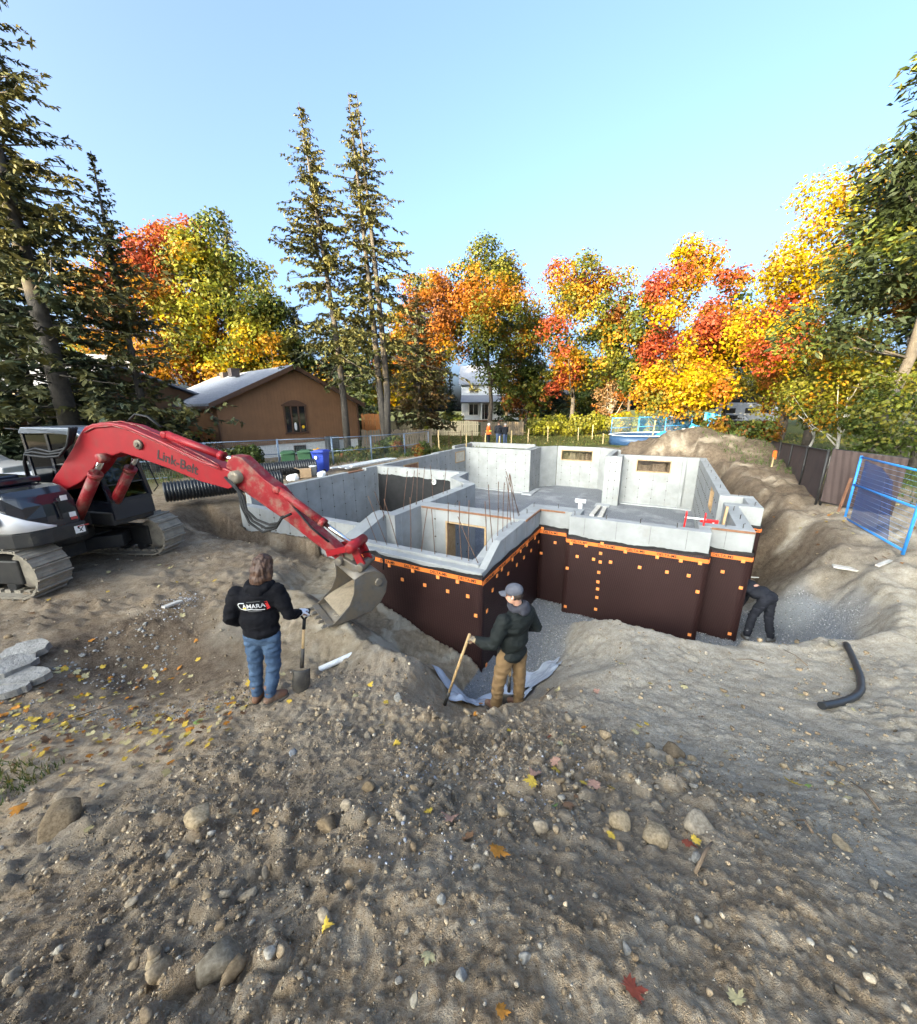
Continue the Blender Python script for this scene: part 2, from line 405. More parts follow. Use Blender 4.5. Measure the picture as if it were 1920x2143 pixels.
def terrain(x, y, fine=True):
    """height and zone weights (sand, gravel, pale bank, lawn)"""
    x = np.asarray(x, float); y = np.asarray(y, float)
    inner = (np.abs(x) < 26) & (y < 36) & (y > -8)
    z = np.full(x.shape, .45)
    far = sstep(22, 32, np.hypot(x * .9, np.maximum(y - 8, 0)))
    zi = rbf(x[inner], y[inner]); z[inner] = zi * (1 - far[inner]) + .45 * far[inner]
    z = np.where(y < -6, z * 0 + np.clip(.4 + .0 * x, 0, 1), z)
    u = x * UD[0] + y * UD[1]; v = x * VD[0] + y * VD[1]
    # dirt heap behind the far right corner
    def heap(cx, cy, rx, ry, h, ang, pw=1.25):
        c, s = math.cos(ang), math.sin(ang); dx = x - cx; dy = y - cy; a = (dx * c + dy * s) / rx; b = (-dx * s + dy * c) / ry
        return h * np.clip(1 - np.sqrt(a * a + b * b), 0, 1) ** pw
    z = z + heap(13.4, 21.3, 5.2, 3.2, 1.35, -.35, 1.0) + heap(10.0, 22.6, 4.4, 2.2, .55, -.3)
    z = z + heap(-.75, 5.0, .9, .75, .18, .5)
    sd_ = np.full(x.shape, 50.0); near = (np.abs(x - 2) < 30) & (y > 0) & (y < 40); sd_[near] = sdf_outline(x[near], y[near])
    # trench
    wl = sstep(-2.9, -5.6, u) * (v < 8)                              # front wall: filled with sand to the left
    flo = -1.68 + wl * 1.0
    flo = np.where((u < -5.6) & (v < 12), -.6, flo)                   # garage front backfilled
    flo = np.where((u < -8) & (v >= 6.6), .45, flo)                   # left side backfilled
    back = sstep(14.5, 20, v) * (u > -8)
    flo = np.where(u > 1.0, flo + back * 1.45, flo)
    flo = np.where((v > 20.5), .35, flo)
    corner = sstep(-2.4, -2.9, u) * (v < 6.2) * .45 ; flo = flo + corner * (1 - wl)
    w0 = np.where(u > 1.4, 1.15 - .85 * sstep(9.9, 11.4, v), .75) + .25 * (vn2(x * .8, y * .8, 5) - .5)
    slope = np.where(u > 1.4, 1.5, .9) + .3 * (vn2(x * 1.3, y * 1.3, 8) - .5)
    pit = flo + np.maximum(0, sd_ - w0) * slope
    k = .10; h = np.clip(.5 + .5 * (z - pit) / k, 0, 1); zz = z * (1 - h) + pit * h - k * h * (1 - h)
    inpit = sstep(.15, -.25, pit - z) * (flo < -.9)
    zz = np.where(sd_ < 0, np.minimum(zz, -2.1) , zz)
    z = zz
    # zones
    sand = sstep(.25, .75, np.exp(-((x + 3.0) ** 2 / 9 + (y - 7.2) ** 2 / 9)) * 1.6 + .35 * (fbm2(x * .7, y * .7, 3, 21) - .5)) * sstep(-4.9, -3.9, -np.abs(x + .8) * .0 + x - .25 * (y - 5)) * sstep(4.1, 4.6, y + .12 * x) * (x < .8)
    sand = np.clip(sand, 0, 1) * (1 - (inpit > .6) * (u > -2.5))
    gravel = inpit * (sd_ < 2.0) * (u > -2.62) * sstep(-1.0, -1.35, z + .35 * (u > 1.4) * -1 + .1 * (vn2(x * 3, y * 3, 2) - .5))
    gravel = np.maximum(gravel, sstep(1.1, .3, np.hypot((x - 7.0) * .8, y - 6.9)) * (u > 1.2) * (z < -.4))
    gravel = np.clip(gravel * (1 - sstep(10.4, 11.3, v)), 0, 1)
    bank = sstep(.5, 2.0, x - .3 * np.maximum(0, 3 - y)) * (1 - sand) * (1 - .8 * sstep(8.5, 12, y))
    lawn = sstep(23.5, 26.5, y + .3 * np.abs(x - 5) * (x < 5) - 6 * sstep(-4, -14, x) + 2 * (fbm2(x * .3, y * .3, 3, 4) - .5)) * (z < .9)
    lawn = np.maximum(lawn, sstep(13.2, 14.5, x - .25 * (y - 8) + .8 * (fbm2(x, y, 2, 9) - .5)) * (y < 30) * (y > 2) * (z < 1.0))
    lawn = np.maximum(lawn, sstep(-9.0, -12.5, x + .12 * (y - 8)) * (y > 9))
    lawn = np.where(y < -4, 1, lawn)
    if fine:
        dist = np.hypot(x, y); nf = sstep(30, 4, dist)
        rough = (1 - .6 * sand) * (1 - .9 * gravel) * (1 - .45 * bank) * (1 - .9 * lawn)
        z = z + (fbm2(x * .55, y * .55, 4, 31) - .5) * .22 * (1 - .6 * lawn) * (sd_ > 0)
        z = z + (fbm2(x * 2.3, y * 2.3, 5, 32, .55) - .5) * (.14 * rough + .03)
        mid = (dist > 7) & (dist < 34) & (y > 5) & (x > 3) & (lawn < .5); xm, ym = x[mid], y[mid]; am = sstep(7, 10, dist[mid]) * (1 - gravel[mid])
        z[mid] += am * (cells(xm + .2 * vn2(xm * 3, ym * 3, 1), ym, .55, 181, .7) * .55 * .5 + (fbm2(xm * 1.7, ym * 1.7, 4, 182) - .5) * .38)
        nn = dist < 12
        xs, ys = x[nn], y[nn]
        wx = xs + .06 * (vn2(xs * 9, ys * 9, 61) - .5); wy = ys + .06 * (vn2(xs * 9, ys * 9, 62) - .5)
        mask = np.maximum(sstep(.35, .62, fbm2(xs * .9, ys * .9, 3, 71)) * rough[nn], np.exp(-(((xs - 1.0) / .9) ** 2 + ((ys - 2.05) / .5) ** 2)) * 1.1)
        c = cells(wx, wy, .22, 81, .7) * .22 * 1.0 * mask; c = c * (.75 + .5 * fbm2(xs * 22, ys * 22, 3, 91))
        rg = np.maximum(rough[nn], .55 * (1 - sand[nn]) * (1 - gravel[nn]) * (1 - lawn[nn])); c2 = cells(wx, wy, .11, 82, .8) * .11 * .9 * (mask * .55 + .45 * rg)
        c3 = cells(wx, wy, .05, 83, .85) * .05 * 1.05 * (.3 + .7 * rg) * sstep(6, 3, dist[nn]); c3 = c3 + cells(wx, wy, .026, 84, .8) * .026 * .9 * rg * sstep(3.2, 1.6, dist[nn])
        z[nn] += np.maximum(np.maximum(c, c2), c3) + (fbm2(xs * 12, ys * 12, 4, 90, .6) - .5) * .034 * (.25 + .75 * rough[nn]) + (fbm2(xs * 34, ys * 34, 2, 95, .7) - .5) * .016 * rg * sstep(5, 2.5, dist[nn])
        # bucket-teeth ripples in the sand
        rip = np.sin((xs * .75 - ys * .5) * 26 + 6 * vn2(xs * 1.2, ys * 1.2, 12)) * .008 * sand[nn] * sstep(.45, .7, vn2(xs * .8, ys * .8, 15))
        z[nn] += rip
    z = np.where((sd_ < -.1) | ((sd_ < .05) & (v > 11.5)), np.minimum(z, -2.1), z)
    return z, sand, gravel, bank, lawn
def zg(x, y):
    return float(terrain(np.array([x]), np.array([y]))[0][0])
def axis_pts(d0, flat, g1, mid, g2, lim):
    p = [0.0]
    while p[-1] < lim: p.append(p[-1] + d0 + min(max(0, p[-1] - flat), mid) * g1 + max(0, p[-1] - flat - mid) * g2)
    return np.array(p)
_xp = axis_pts(.013, 1.6, .0105, 12, .09, 260)
_xs = np.concatenate([-_xp[:0:-1], _xp]) + .2
_yp = axis_pts(.012, 2.2, .0095, 24, .09, 300)
_yb = axis_pts(.12, .5, .2, 60, .2, 60)
_ys = np.concatenate([.25 - _yb[:0:-1], .25 + _yp])
GX, GY = np.meshgrid(_xs, _ys)
gx, gy = GX.ravel(), GY.ravel()
gz, gsand, ggrav, gbank, glawn = terrain(gx, gy)
gdark = np.clip(np.exp(-(((gx + 4.4) / 1.9) ** 2 + ((gy - 5.0) / .75) ** 2)) + 1.1 * np.exp(-(((gx + 6.6) / 2.4) ** 2 + ((gy - 10.6) / 1.3) ** 2)) + .5 * np.exp(-(((gx + 1.6) / 1.1) ** 2 + ((gy - 2.2) / .6) ** 2)) + .55 * np.exp(-(((gx + 2.0) / 1.2) ** 2 + ((gy - 1.0) / .7) ** 2)) + .4 * np.exp(-(((gx - .2) / .7) ** 2 + ((gy - 2.75) / .35) ** 2)) + .85 * sstep(10, 13, gy) * (gx > 4) * (1 - glawn) + .35 * sstep(8, 11, gx + .5 * gy - 4) * (gx > 6) + .45 * sstep(-1.5, -3.5, gx) * sstep(3.9, 5, gy) * (1 - gsand) + .8 * np.exp(-(((gx - 8.8) / 1.2) ** 2 + ((gy - 9.5) / 2.5) ** 2)), 0, 1) * sstep(.3, .6, fbm2(gx * 1.4, gy * 1.4, 4, 66) + .12)  # hand-placed patches where the soil colour is darker
nx, ny = len(_xs), len(_ys)
ii = np.arange(nx - 1)[None, :] + np.arange(ny - 1)[:, None] * nx; ii = ii.ravel()
GF = np.stack([ii, ii + 1, ii + 1 + nx, ii + nx], 1)

def ground_material():
    m, nt, b = mat_nodes('site_soil'); co = objco(nt)
    at = N(nt, 'ShaderNodeAttribute', attribute_name='zone'); sep = N(nt, 'ShaderNodeSeparateColor'); nt.links.new(at.outputs[0], sep.inputs[0])
    lawn = at.outputs['Alpha']
    n1 = noise(nt, .9, 8, .65, co); n2 = noise(nt, 6, 8, .7, co); n3 = noise(nt, 45, 6, .7, co); n4 = noise(nt, 170, 4, .7, co)
    dirt = ramp(nt, [(.36, (.19, .135, .085)), (.46, (.335, .238, .148)), (.54, (.43, .335, .235)), (.64, (.53, .435, .32))]); 
    mx = N(nt, 'ShaderNodeMath', operation='ADD'); mm = N(nt, 'ShaderNodeMath', operation='MULTIPLY'); mm.inputs[1].default_value = .5
    nt.links.new(n2, mx.inputs[0]); nt.links.new(n3, mx.inputs[1]); nt.links.new(mx.outputs[0], mm.inputs[0])
    nt.links.new(mm.outputs[0], dirt.inputs[0])
    r1 = ramp(nt, [(.42, (0, 0, 0)), (.62, (1, 1, 1))]); nt.links.new(n1, r1.inputs[0])
    d2 = mix(nt, dirt.outputs[0], (.28, .235, .18), r1.outputs[0]); 
    dcol = mix(nt, dirt.outputs[0], d2, .6)
    bankr = ramp(nt, [(.37, (.25, .205, .15)), (.5, (.42, .36, .28)), (.63, (.55, .49, .40))]); nt.links.new(mm.outputs[0], bankr.inputs[0])
    c = mix(nt, dcol, bankr.outputs[0], sep.outputs[2])
    sandr = ramp(nt, [(.35, (.23, .178, .118)), (.52, (.33, .265, .185)), (.66, (.43, .36, .27))]); nt.links.new(n2, sandr.inputs[0])
    rw = ramp(nt, [(.52, (0, 0, 0)), (.60, (1, 1, 1))]); nt.links.new(noise(nt, 1.15, 3, .5, co, .8), rw.inputs[0]); sw = mix(nt, sandr.outputs[0], (.50, .45, .36), rw.outputs[0]); sandc = mix(nt, sandr.outputs[0], sw, .75)
    c = mix(nt, c, sandc, sep.outputs[0])
    md = N(nt, 'ShaderNodeAttribute', attribute_name='dark_soil'); dk = ramp(nt, [(.38, (.075, .052, .034)), (.5, (.14, .10, .068)), (.62, (.22, .17, .12))]); nt.links.new(mm.outputs[0], dk.inputs[0]); c = mix(nt, c, dk.outputs[0], md.outputs['Fac'])
    gvr = ramp(nt, [(.32, (.10, .105, .115)), (.5, (.24, .25, .265)), (.68, (.42, .43, .45))]); nt.links.new(n4, gvr.inputs[0])
    c = mix(nt, c, gvr.outputs[0], sep.outputs[1])
    lw = ramp(nt, [(.3, (.035, .045, .012)), (.5, (.075, .085, .022)), (.62, (.12, .10, .03)), (.72, (.24, .13, .03))]); nt.links.new(n3, lw.inputs[0])
    c = mix(nt, c, lw.outputs[0], lawn)
    # pale specks (crushed stone crumbs)
    vo = N(nt, 'ShaderNodeTexVoronoi'); vo.inputs['Scale'].default_value = 60; nt.links.new(co, vo.inputs['Vector'])
    rs = ramp(nt, [(.06, (1, 1, 1)), (.16, (0, 0, 0))]); nt.links.new(vo.outputs[0], rs.inputs[0])
    sp = N(nt, 'ShaderNodeMath', operation='MULTIPLY'); nt.links.new(rs.outputs[0], sp.inputs[0]); nt.links.new(n2, sp.inputs[1])
    c = mix(nt, c, (.42, .4, .37), sp.outputs[0])
    nt.links.new(c, b.inputs['Base Color']); b.inputs['Roughness'].default_value = .95; b.inputs['Specular IOR Level'].default_value = .15
    ad = N(nt, 'ShaderNodeMath', operation='ADD'); nt.links.new(n3, ad.inputs[0]); nt.links.new(n4, ad.inputs[1])
    bump(nt, b, ad.outputs[0], .9, .028)
    return m
M_GROUND = ground_material()
_me = npmesh('ground', np.stack([gx, gy, gz], 1), GF, M_GROUND, smooth=True,
             cols={'zone': np.stack([gsand, ggrav, gbank, glawn], 1), 'dark_soil': np.stack([gdark, gdark, gdark, gdark], 1)})
ground = link(bpy.data.objects.new('ground', _me)); ground['kind'] = 'structure'
# ================================================================== foundation
FD = thing('house_foundation', 'grey concrete house foundation with brown dimpled wrap and orange tape in the pit', 'foundation', (0, 0, 0), BA)
M_CONC = pm('cast_concrete', (.305, .31, .305), (.235, .24, .235), 1.6, .85, .25, 60, spec=.2, bdist=.006, dirt=(.23, .22, .20), dirtamt=.34)
M_CTOP = pm('trowelled_concrete', (.38, .385, .385), (.30, .305, .305), 5, .8, .3, 70, spec=.2, bdist=.006)
M_SEAM = pm('form_seam_grey', (.13, .13, .13), (.2, .2, .2), 20, .9)
M_TIE = pm('tie_rust', (.04, .035, .03), (.09, .07, .05), 20, .8)
M_WOOD = pm('raw_lumber', (.42, .29, .16), (.32, .2, .1), 9, .8, .2, 60)
M_WOODR = pm('stained_ledger', (.17, .075, .04), (.25, .12, .07), 9, .85)
M_REBAR = pm('rusty_bar', (.075, .04, .025), (.12, .06, .035), 30, .8, .3, 120)
M_TAR = pm('asphalt_coat', (.006, .006, .007), (.012, .012, .013), 4, .75, .2, 30)
def membrane_mat():
    m, nt, b = mat_nodes('dimpled_wrap'); co = objco(nt)
    n1 = noise(nt, 1.1, 4, .5, co); rp = ramp(nt, [(.3, (.017, .0065, .0062)), (.7, (.026, .0108, .0098))]); nt.links.new(n1, rp.inputs[0])
    vo = N(nt, 'ShaderNodeTexVoronoi'); vo.inputs['Scale'].default_value = 42; vo.inputs['Randomness'].default_value = 0.0
    mp = N(nt, 'ShaderNodeMapping'); mp.inputs['Rotation'].default_value = (.6, .6, .78); nt.links.new(co, mp.inputs[0]); nt.links.new(mp.outputs[0], vo.inputs['Vector'])
    r2 = ramp(nt, [(.15, (1, 1, 1)), (.5, (0, 0, 0))]); nt.links.new(vo.outputs[0], r2.inputs[0])
    c = mix(nt, rp.outputs[0], (.05, .023, .02), r2.outputs[0]); dm = mix(nt, rp.outputs[0], c, .8); nt.links.new(dm, b.inputs['Base Color'])
    b.inputs['Roughness'].default_value = .5; b.inputs['Specular IOR Level'].default_value = .25
    bump(nt, b, r2.outputs[0], .5, .008); return m
M_WRAP = membrane_mat()
def tape_mat():
    m, nt, b = mat_nodes('orange_tape'); co = objco(nt)
    wv = N(nt, 'ShaderNodeTexWave'); wv.inputs['Scale'].default_value = 26; wv.bands_direction = 'DIAGONAL'; nt.links.new(co, wv.inputs['Vector'])
    r = ramp(nt, [(.55, (.80, .21, .035)), (.8, (.52, .10, .02))]); nt.links.new(wv.outputs[0], r.inputs[0]); nt.links.new(r.outputs[0], b.inputs['Base Color'])
    b.inputs['Roughness'].default_value = .55; return m
M_TAPE = tape_mat()
M_FAST = pm('orange_fastener', (.86, .30, .09), (.8, .24, .06), 10, .5)
M_BLK = pm('black_print', (.012, .01, .01), None, 10, .6)
ZT, ZF, ZB = .8, -1.80, -2.06
_wk = [0]
def wall(poly, zt=ZT, zb=ZB, name='wall', mat=None):
    _wk[0] += 1; e = (_wk[0] % 5) * .0011
    zz = [k - e for k in zt] if isinstance(zt, (list, tuple)) else zt - e
    mb = MB(); mb.vprism(poly, zb, zz)
    return mb.build(name, [mat or M_CONC], FD, bev=.008, seg=1)
def rect(u0, u1, v0, v1): return [(u0, v0), (u1, v0), (u1, v1), (u0, v1)]
def wall_open(axis, c0, c1, a0, a1, holes, zt=ZT):
    """straight wall with rectangular openings; axis 'u': runs along u, c = v limits"""
    mk = (lambda s, e: rect(s, e, c0, c1)) if axis == 'u' else (lambda s, e: rect(c0, c1, s, e))
    mb = MB(); cur = a0
    _wk[0] += 1; zt = zt - (_wk[0] % 5) * .0011
    for (h0, h1, z0, z1) in holes:
        mb.vprism(mk(cur, h0), ZB, zt)
        if z0 > ZB + .1: mb.vprism(mk(h0, h1), ZB, z0)
        mb.vprism(mk(h0, h1), z1, zt); cur = h1
    mb.vprism(mk(cur, a1), ZB, zt)
    return mb.build('wall', [M_CONC], FD)
def buck(axis, c0, c1, h0, h1, z0, z1, t=.045, name='window_buck', sill=True):
    """lumber lining of an opening"""
    mb = MB(); d = .012
    def bx(a0, a1, b0, b1):
        if axis == 'u': mb.vprism(rect(a0, a1, c0 - d, c1 + d), b0, b1)
        else: mb.vprism(rect(c0 - d, c1 + d, a0, a1), b0, b1)
    bx(h0, h0 + t, z0 + t, z1 - t); bx(h1 - t, h1, z0 + t, z1 - t); bx(h0, h1, z1 - t, z1 - .001)
    if sill: bx(h0, h1, z0 + .001, z0 + t)
    return mb.build(name, [M_WOOD], FD)
seam_b, tie_b = MB(), MB()
def seams(axis, c, nrm, a0, a1, z0, z1, off=.3, step=.61, ties=(.48, .02, -.45, -.92, -1.4), holes=()):
    a = a0 + off
    while a < a1 - .05:
        segs = [(z0, z1)]
        for (h0, h1, hz0, hz1) in holes:
            if h0 - .03 < a < h1 + .03: segs = [(z0, hz0), (hz1, z1)]
        for (s0, s1) in segs:
            if s1 - s0 < .06: continue
            w_ = .0055; dd = .004
            if axis == 'u': seam_b.box((a, c + nrm * dd / 2, (s0 + s1) / 2), (w_ * 2, dd, s1 - s0 - .004))
            else: seam_b.box((c + nrm * dd / 2, a, (s0 + s1) / 2), (dd, w_ * 2, s1 - s0 - .004))
            for t in ties:
                if s0 + .08 < t < s1 - .08:
                    tt = t + random.uniform(-.015, .015)
                    if axis == 'u': tie_b.box((a, c + nrm * .008, tt), (.042, .016, .036))
                    else: tie_b.box((c + nrm * .008, a, tt), (.016, .042, .036))
        a += step * random.uniform(.93, 1.07)
# garage
wall(rect(-11.45, -11.2, 7.06, 11.3), .77); wall(rect(-11.45, -11.2, 11.3, 12.35), .69); wall(rect(-11.45, -11.2, 12.35, 18.5), .80)
wall(rect(-11.45, -6.17, 6.81, 7.06), .41)
seams('v', -11.2, 1, 7.06, 12.9, ZF, .76); seams('u', 6.81, -1, -11.4, -6.2, -1.0, .40, ties=(.2, -.2, -.6))
seams('v', -11.2, 1, 13.5, 18.4, ZF, .79, holes=[(15.0, 16.25, -.05, .58)])
# left house wall, far part
wall(rect(-11.66, -11.4, 18.5, 22.0)); wall(rect(-11.66, -11.45, 18.28, 18.5), .799)
seams('v', -11.4, 1, 18.5, 21.95, ZF, .79, holes=[(20.6, 21.8, -.05, .62)])
mbw = MB(); mbw.box((-11.395, 21.2, .28), (.03, 1.2, .66)); mbw.build('window_infill', [pm('ply', (.5, .45, .36), (.4, .36, .3), 5)], FD)
buck('v', -11.40, -11.37, 20.6, 21.8, -.06, .62)
buck('v', -11.2, -11.17, 15.0, 16.25, -.06, .58); mbw = MB(); mbw.box((-11.185, 15.62, .26), (.02, 1.16, .55)); mbw.build('window_infill', [M_WOODR], FD)
# far wall and bay
wall(rect(-11.66, -7.05, 22.0, 22.25)); seams('u', 22.0, -1, -11.4, -7.1, ZF, .79)
wall([(-7.05, 22.25), (-7.3, 22.25), (-7.3, 24.3), (-7.05, 24.13)]); wall([(-7.05, 24.135), (-7.3, 24.305), (-6.36, 25.42), (-6.24, 25.1)])
wall_open('u', 25.1, 25.35, -6.22, -3.58, [(-5.98, -4.0, -.1, .58)]); buck('u', 25.1, 25.35, -5.98, -4.0, -.1, .58)
wall([(-3.575, 25.1), (-3.46, 25.38), (-2.3, 24.27), (-2.55, 24.16)])
seams('u', 25.1, -1, -6.2, -3.6, ZF, .79, holes=[(-5.98, -4.0, -.1, .58)]); seams('v', -7.05, 1, 22.3, 24.1, ZF, .79)
wall_open('v', -2.70, -2.45, 21.21, 24.15, [(22.4, 23.3, -.1, .6)]); buck('v', -2.70, -2.45, 22.4, 23.3, -.1, .6); seams('v', -2.70, -1, 21.3, 24.1, ZF, .79, holes=[(22.4, 23.3, -.1, .6)])
wall(rect(-2.70, -1.9, 20.95, 21.2)); seams('u', 20.95, -1, -2.7, -1.9, ZF, .79, .25, .3)
wall(rect(-2.15, -1.9, 21.2, 21.8), .795)
# far right room
wall_open('u', 21.8, 22.05, -2.15, 1.79, [(-1.26, .34, -.04, .60)]); buck('u', 21.8, 22.05, -1.26, .34, -.04, .60)
seams('u', 21.8, -1, -1.9, 1.45, ZF, .79, .25, holes=[(-1.26, .34, -.04, .60)]); wall(rect(.82, .98, 21.68, 21.8), .79)
wall_open('v', 1.5, 1.78, 13.06, 21.8, [(14.1, 15.1, -.06, .63)]); buck('v', 1.5, 1.78, 14.1, 15.1, -.06, .63)
seams('v', 1.5, -1, 13.1, 21.7, ZF, .79, .2, .35, holes=[(14.1, 15.1, -.06, .63)])
# chase
wall(rect(1.5, 2.31, 12.80, 13.055)); wall(rect(2.05, 2.31, 11.85, 12.80), .797); wall(rect(1.5, 2.31, 11.57, 11.85))
wall(rect(1.5, 1.79, 9.5, 11.57), .796)
# front right block, recess, corner block
wall(rect(-1.79, 1.01, 8.724, 8.95)); wall(rect(-1.79, -1.6, 8.95, 9.07), .798); wall(rect(.8, 1.01, 8.95, 9.2), .797); wall(rect(.8, 1.79, 9.2, 9.5))
wall(rect(-2.594, -1.6, 9.07, 9.5)); wall(rect(-2.95, -2.594, 7.95, 9.5), .797)
seams('u', 8.724, -1, -1.79, 1.0, .38, .79, .35, .66, ties=()); seams('u', 9.2, -1, 1.01, 1.78, .38, .79, .3, .66, ties=())
# cold room: low front wall with ledge, rising side walls
wall(rect(-6.15, -2.594, 5.60, 5.79), .44, name='ledge_wall'); wall(rect(-5.75, -2.95, 5.79, 5.98), .50, name='curb')
def slope_wall(u0, u1, prof, name='wall'):
    mb = MB(); poly = [(v, z) for v, z in prof] + [(prof[-1][0], ZB), (prof[0][0], ZB)]
    mb.prism(poly, u0, u1, lambda p, t: (t, p[0], p[1])); return mb.build(name, [M_CONC], FD, bev=.006, seg=1)
slope_wall(-2.74, -2.594, [(5.793, .438), (6.46, .77), (7.947, .785)], 'ledge_wall')
slope_wall(-2.95, -2.743, [(5.80, .49), (6.15, .50), (6.95, .70), (7.95, .725)], 'curb')
slope_wall(-6.15, -5.753, [(5.793, .47), (6.9, .8)]); wall(rect(-6.15, -5.48, 6.9, 7.15))
seams('v', -2.594, 1, 6.5, 9.0, .38, .77, .2, .66, ties=())
# cross wall with door
wall_open('u', 8.02, 8.44, -5.48, -2.95, [(-4.74, -3.6, ZB + .05, .47)], .793); buck('u', 8.02, 8.44, -4.74, -3.6, ZB + .1, .47, name='door_buck', sill=False)
mb = MB(); mb.box((-4.2, 8.005, .765), (2.5, .03, .045)); mb.build('ledger_strip', [M_WOODR], FD)
mb = MB(); mb.box((-2.28, 9.055, .775), (.62, .03, .04)); mb.build('ledger_strip', [M_WOODR], FD)
mb = MB(); mb.box((1.41, 9.185, .775), (.74, .03, .04)); mb.build('ledger_strip', [M_WOODR], FD)
mb = MB(); mb.box((-2.578, 8.5, .778), (.03, 1.1, .04)); mb.build('ledger_strip', [M_WOODR], FD)
seams('u', 8.02, -1, -5.45, -3.0, ZF, .74, .4, .7, holes=[(-4.74, -3.6, ZF, .47)])
# middle wall, diagonal knee, tarred wall
wall(rect(-5.8, -5.48, 7.15, 11.28), .798); wall([(-5.48, 11.283), (-6.60, 12.2), (-6.86, 12.0), (-5.8, 11.1)]); wall([(-6.60, 12.203), (-6.78, 13.35), (-7.06, 13.35), (-6.86, 12.0)])
seams('v', -5.48, 1, 8.5, 11.2, ZF, .79); seams('v', -5.8, -1, 7.2, 11.0, ZF, .79)
wall(rect(-11.2, -7.06, 13.05, 13.35), .799); seams('u', 13.05, -1, -11.1, -7.1, .46, .79, .3, .61, ties=(.6,))
mb = MB(); pts = [(-11.19, ZF)]; k = 40
for i in range(k + 1):
    u = -11.16 + 3.78 * i / k; pts.append((u, .47 - .05 * math.sin(i * .5) * .4 - .04 * i / k + random.uniform(-.015, .015)))
pts += [(-7.38, .30), (-7.08, .28), (-7.08, ZF)]
mb.prism(pts, 13.05, 13.042, lambda p, t: (p[0], t, p[1])); mb.build('tar_coat', [M_TAR], FD)
mb = MB(); mb.lathe([(.075, 0), (.11, 0), (.11, .07), (.075, .07), (.07, .0)], (-8.2, 13.04, .33), 16, Matrix.Rotation(R(90), 3, 'X')); mb.build('pipe_sleeve', [pm('sleeve_white', (.7, .7, .66))], FD)
# terrace walls beyond
wall(rect(-12.9, -7.9, 25.6, 25.8), .80); wall(rect(-7.9, -7.7, 22.3, 25.6), .70); wall(rect(-12.9, -12.7, 22.9, 25.6), .76)
seam_b.build('form_seam', [M_SEAM], FD, kind='stuff'); tie_b.build('form_tie', [M_TIE], FD, kind='stuff')
# footing edges on the slab level
mb = MB(); mb.box((-9.2, 21.87, -1.79), (4.4, .26, .1)); mb.box((-6.9, 22.6, -1.79), (.3, 1.6, .1)); mb.box((-7.0, 21.6, -1.79), (.6, .5, .1)); mb.box((-.2, 21.7, -1.79), (3.3, .22, .1)); mb.box((-2.6, 20.7, -1.78), (.7, .5, .1)); mb.build('footing', [M_CTOP], FD)
# anchor bolts
bolt = MB(); bolt.tube([(0, 0, -.05), (0, 0, .09), (0, .03, .10)], .008, 6); bolt = bolt.mesh('anchor_bolt', [M_TIE])
for u, v in [(1.62, 14.0), (1.64, 15.6), (1.62, 17.2), (1.64, 18.9), (1.63, 20.5), (2.2, 12.95), (2.15, 11.75), (1.95, 12.9), (1.62, 11.0), (1.65, 10.2), (1.6, 9.4), (1.3, 9.36), (.9, 9.3), (.4, 8.84), (-.3, 8.84), (-1.0, 8.83), (-1.7, 8.85), (-2.2, 9.3), (-2.8, 9.2), (-2.75, 8.5), (-5.6, 9.6), (-5.62, 10.6), (-5.62, 8.0), (-3.4, 8.3), (-4.6, 8.28), (-6.2, 12.0), (-8, 13.2), (-9.5, 13.2), (-11.3, 8.5), (-11.32, 10.3)]:
    inst('anchor_bolt', bolt, FD, (u, v, .8), (0, 0, random.uniform(0, 6)))
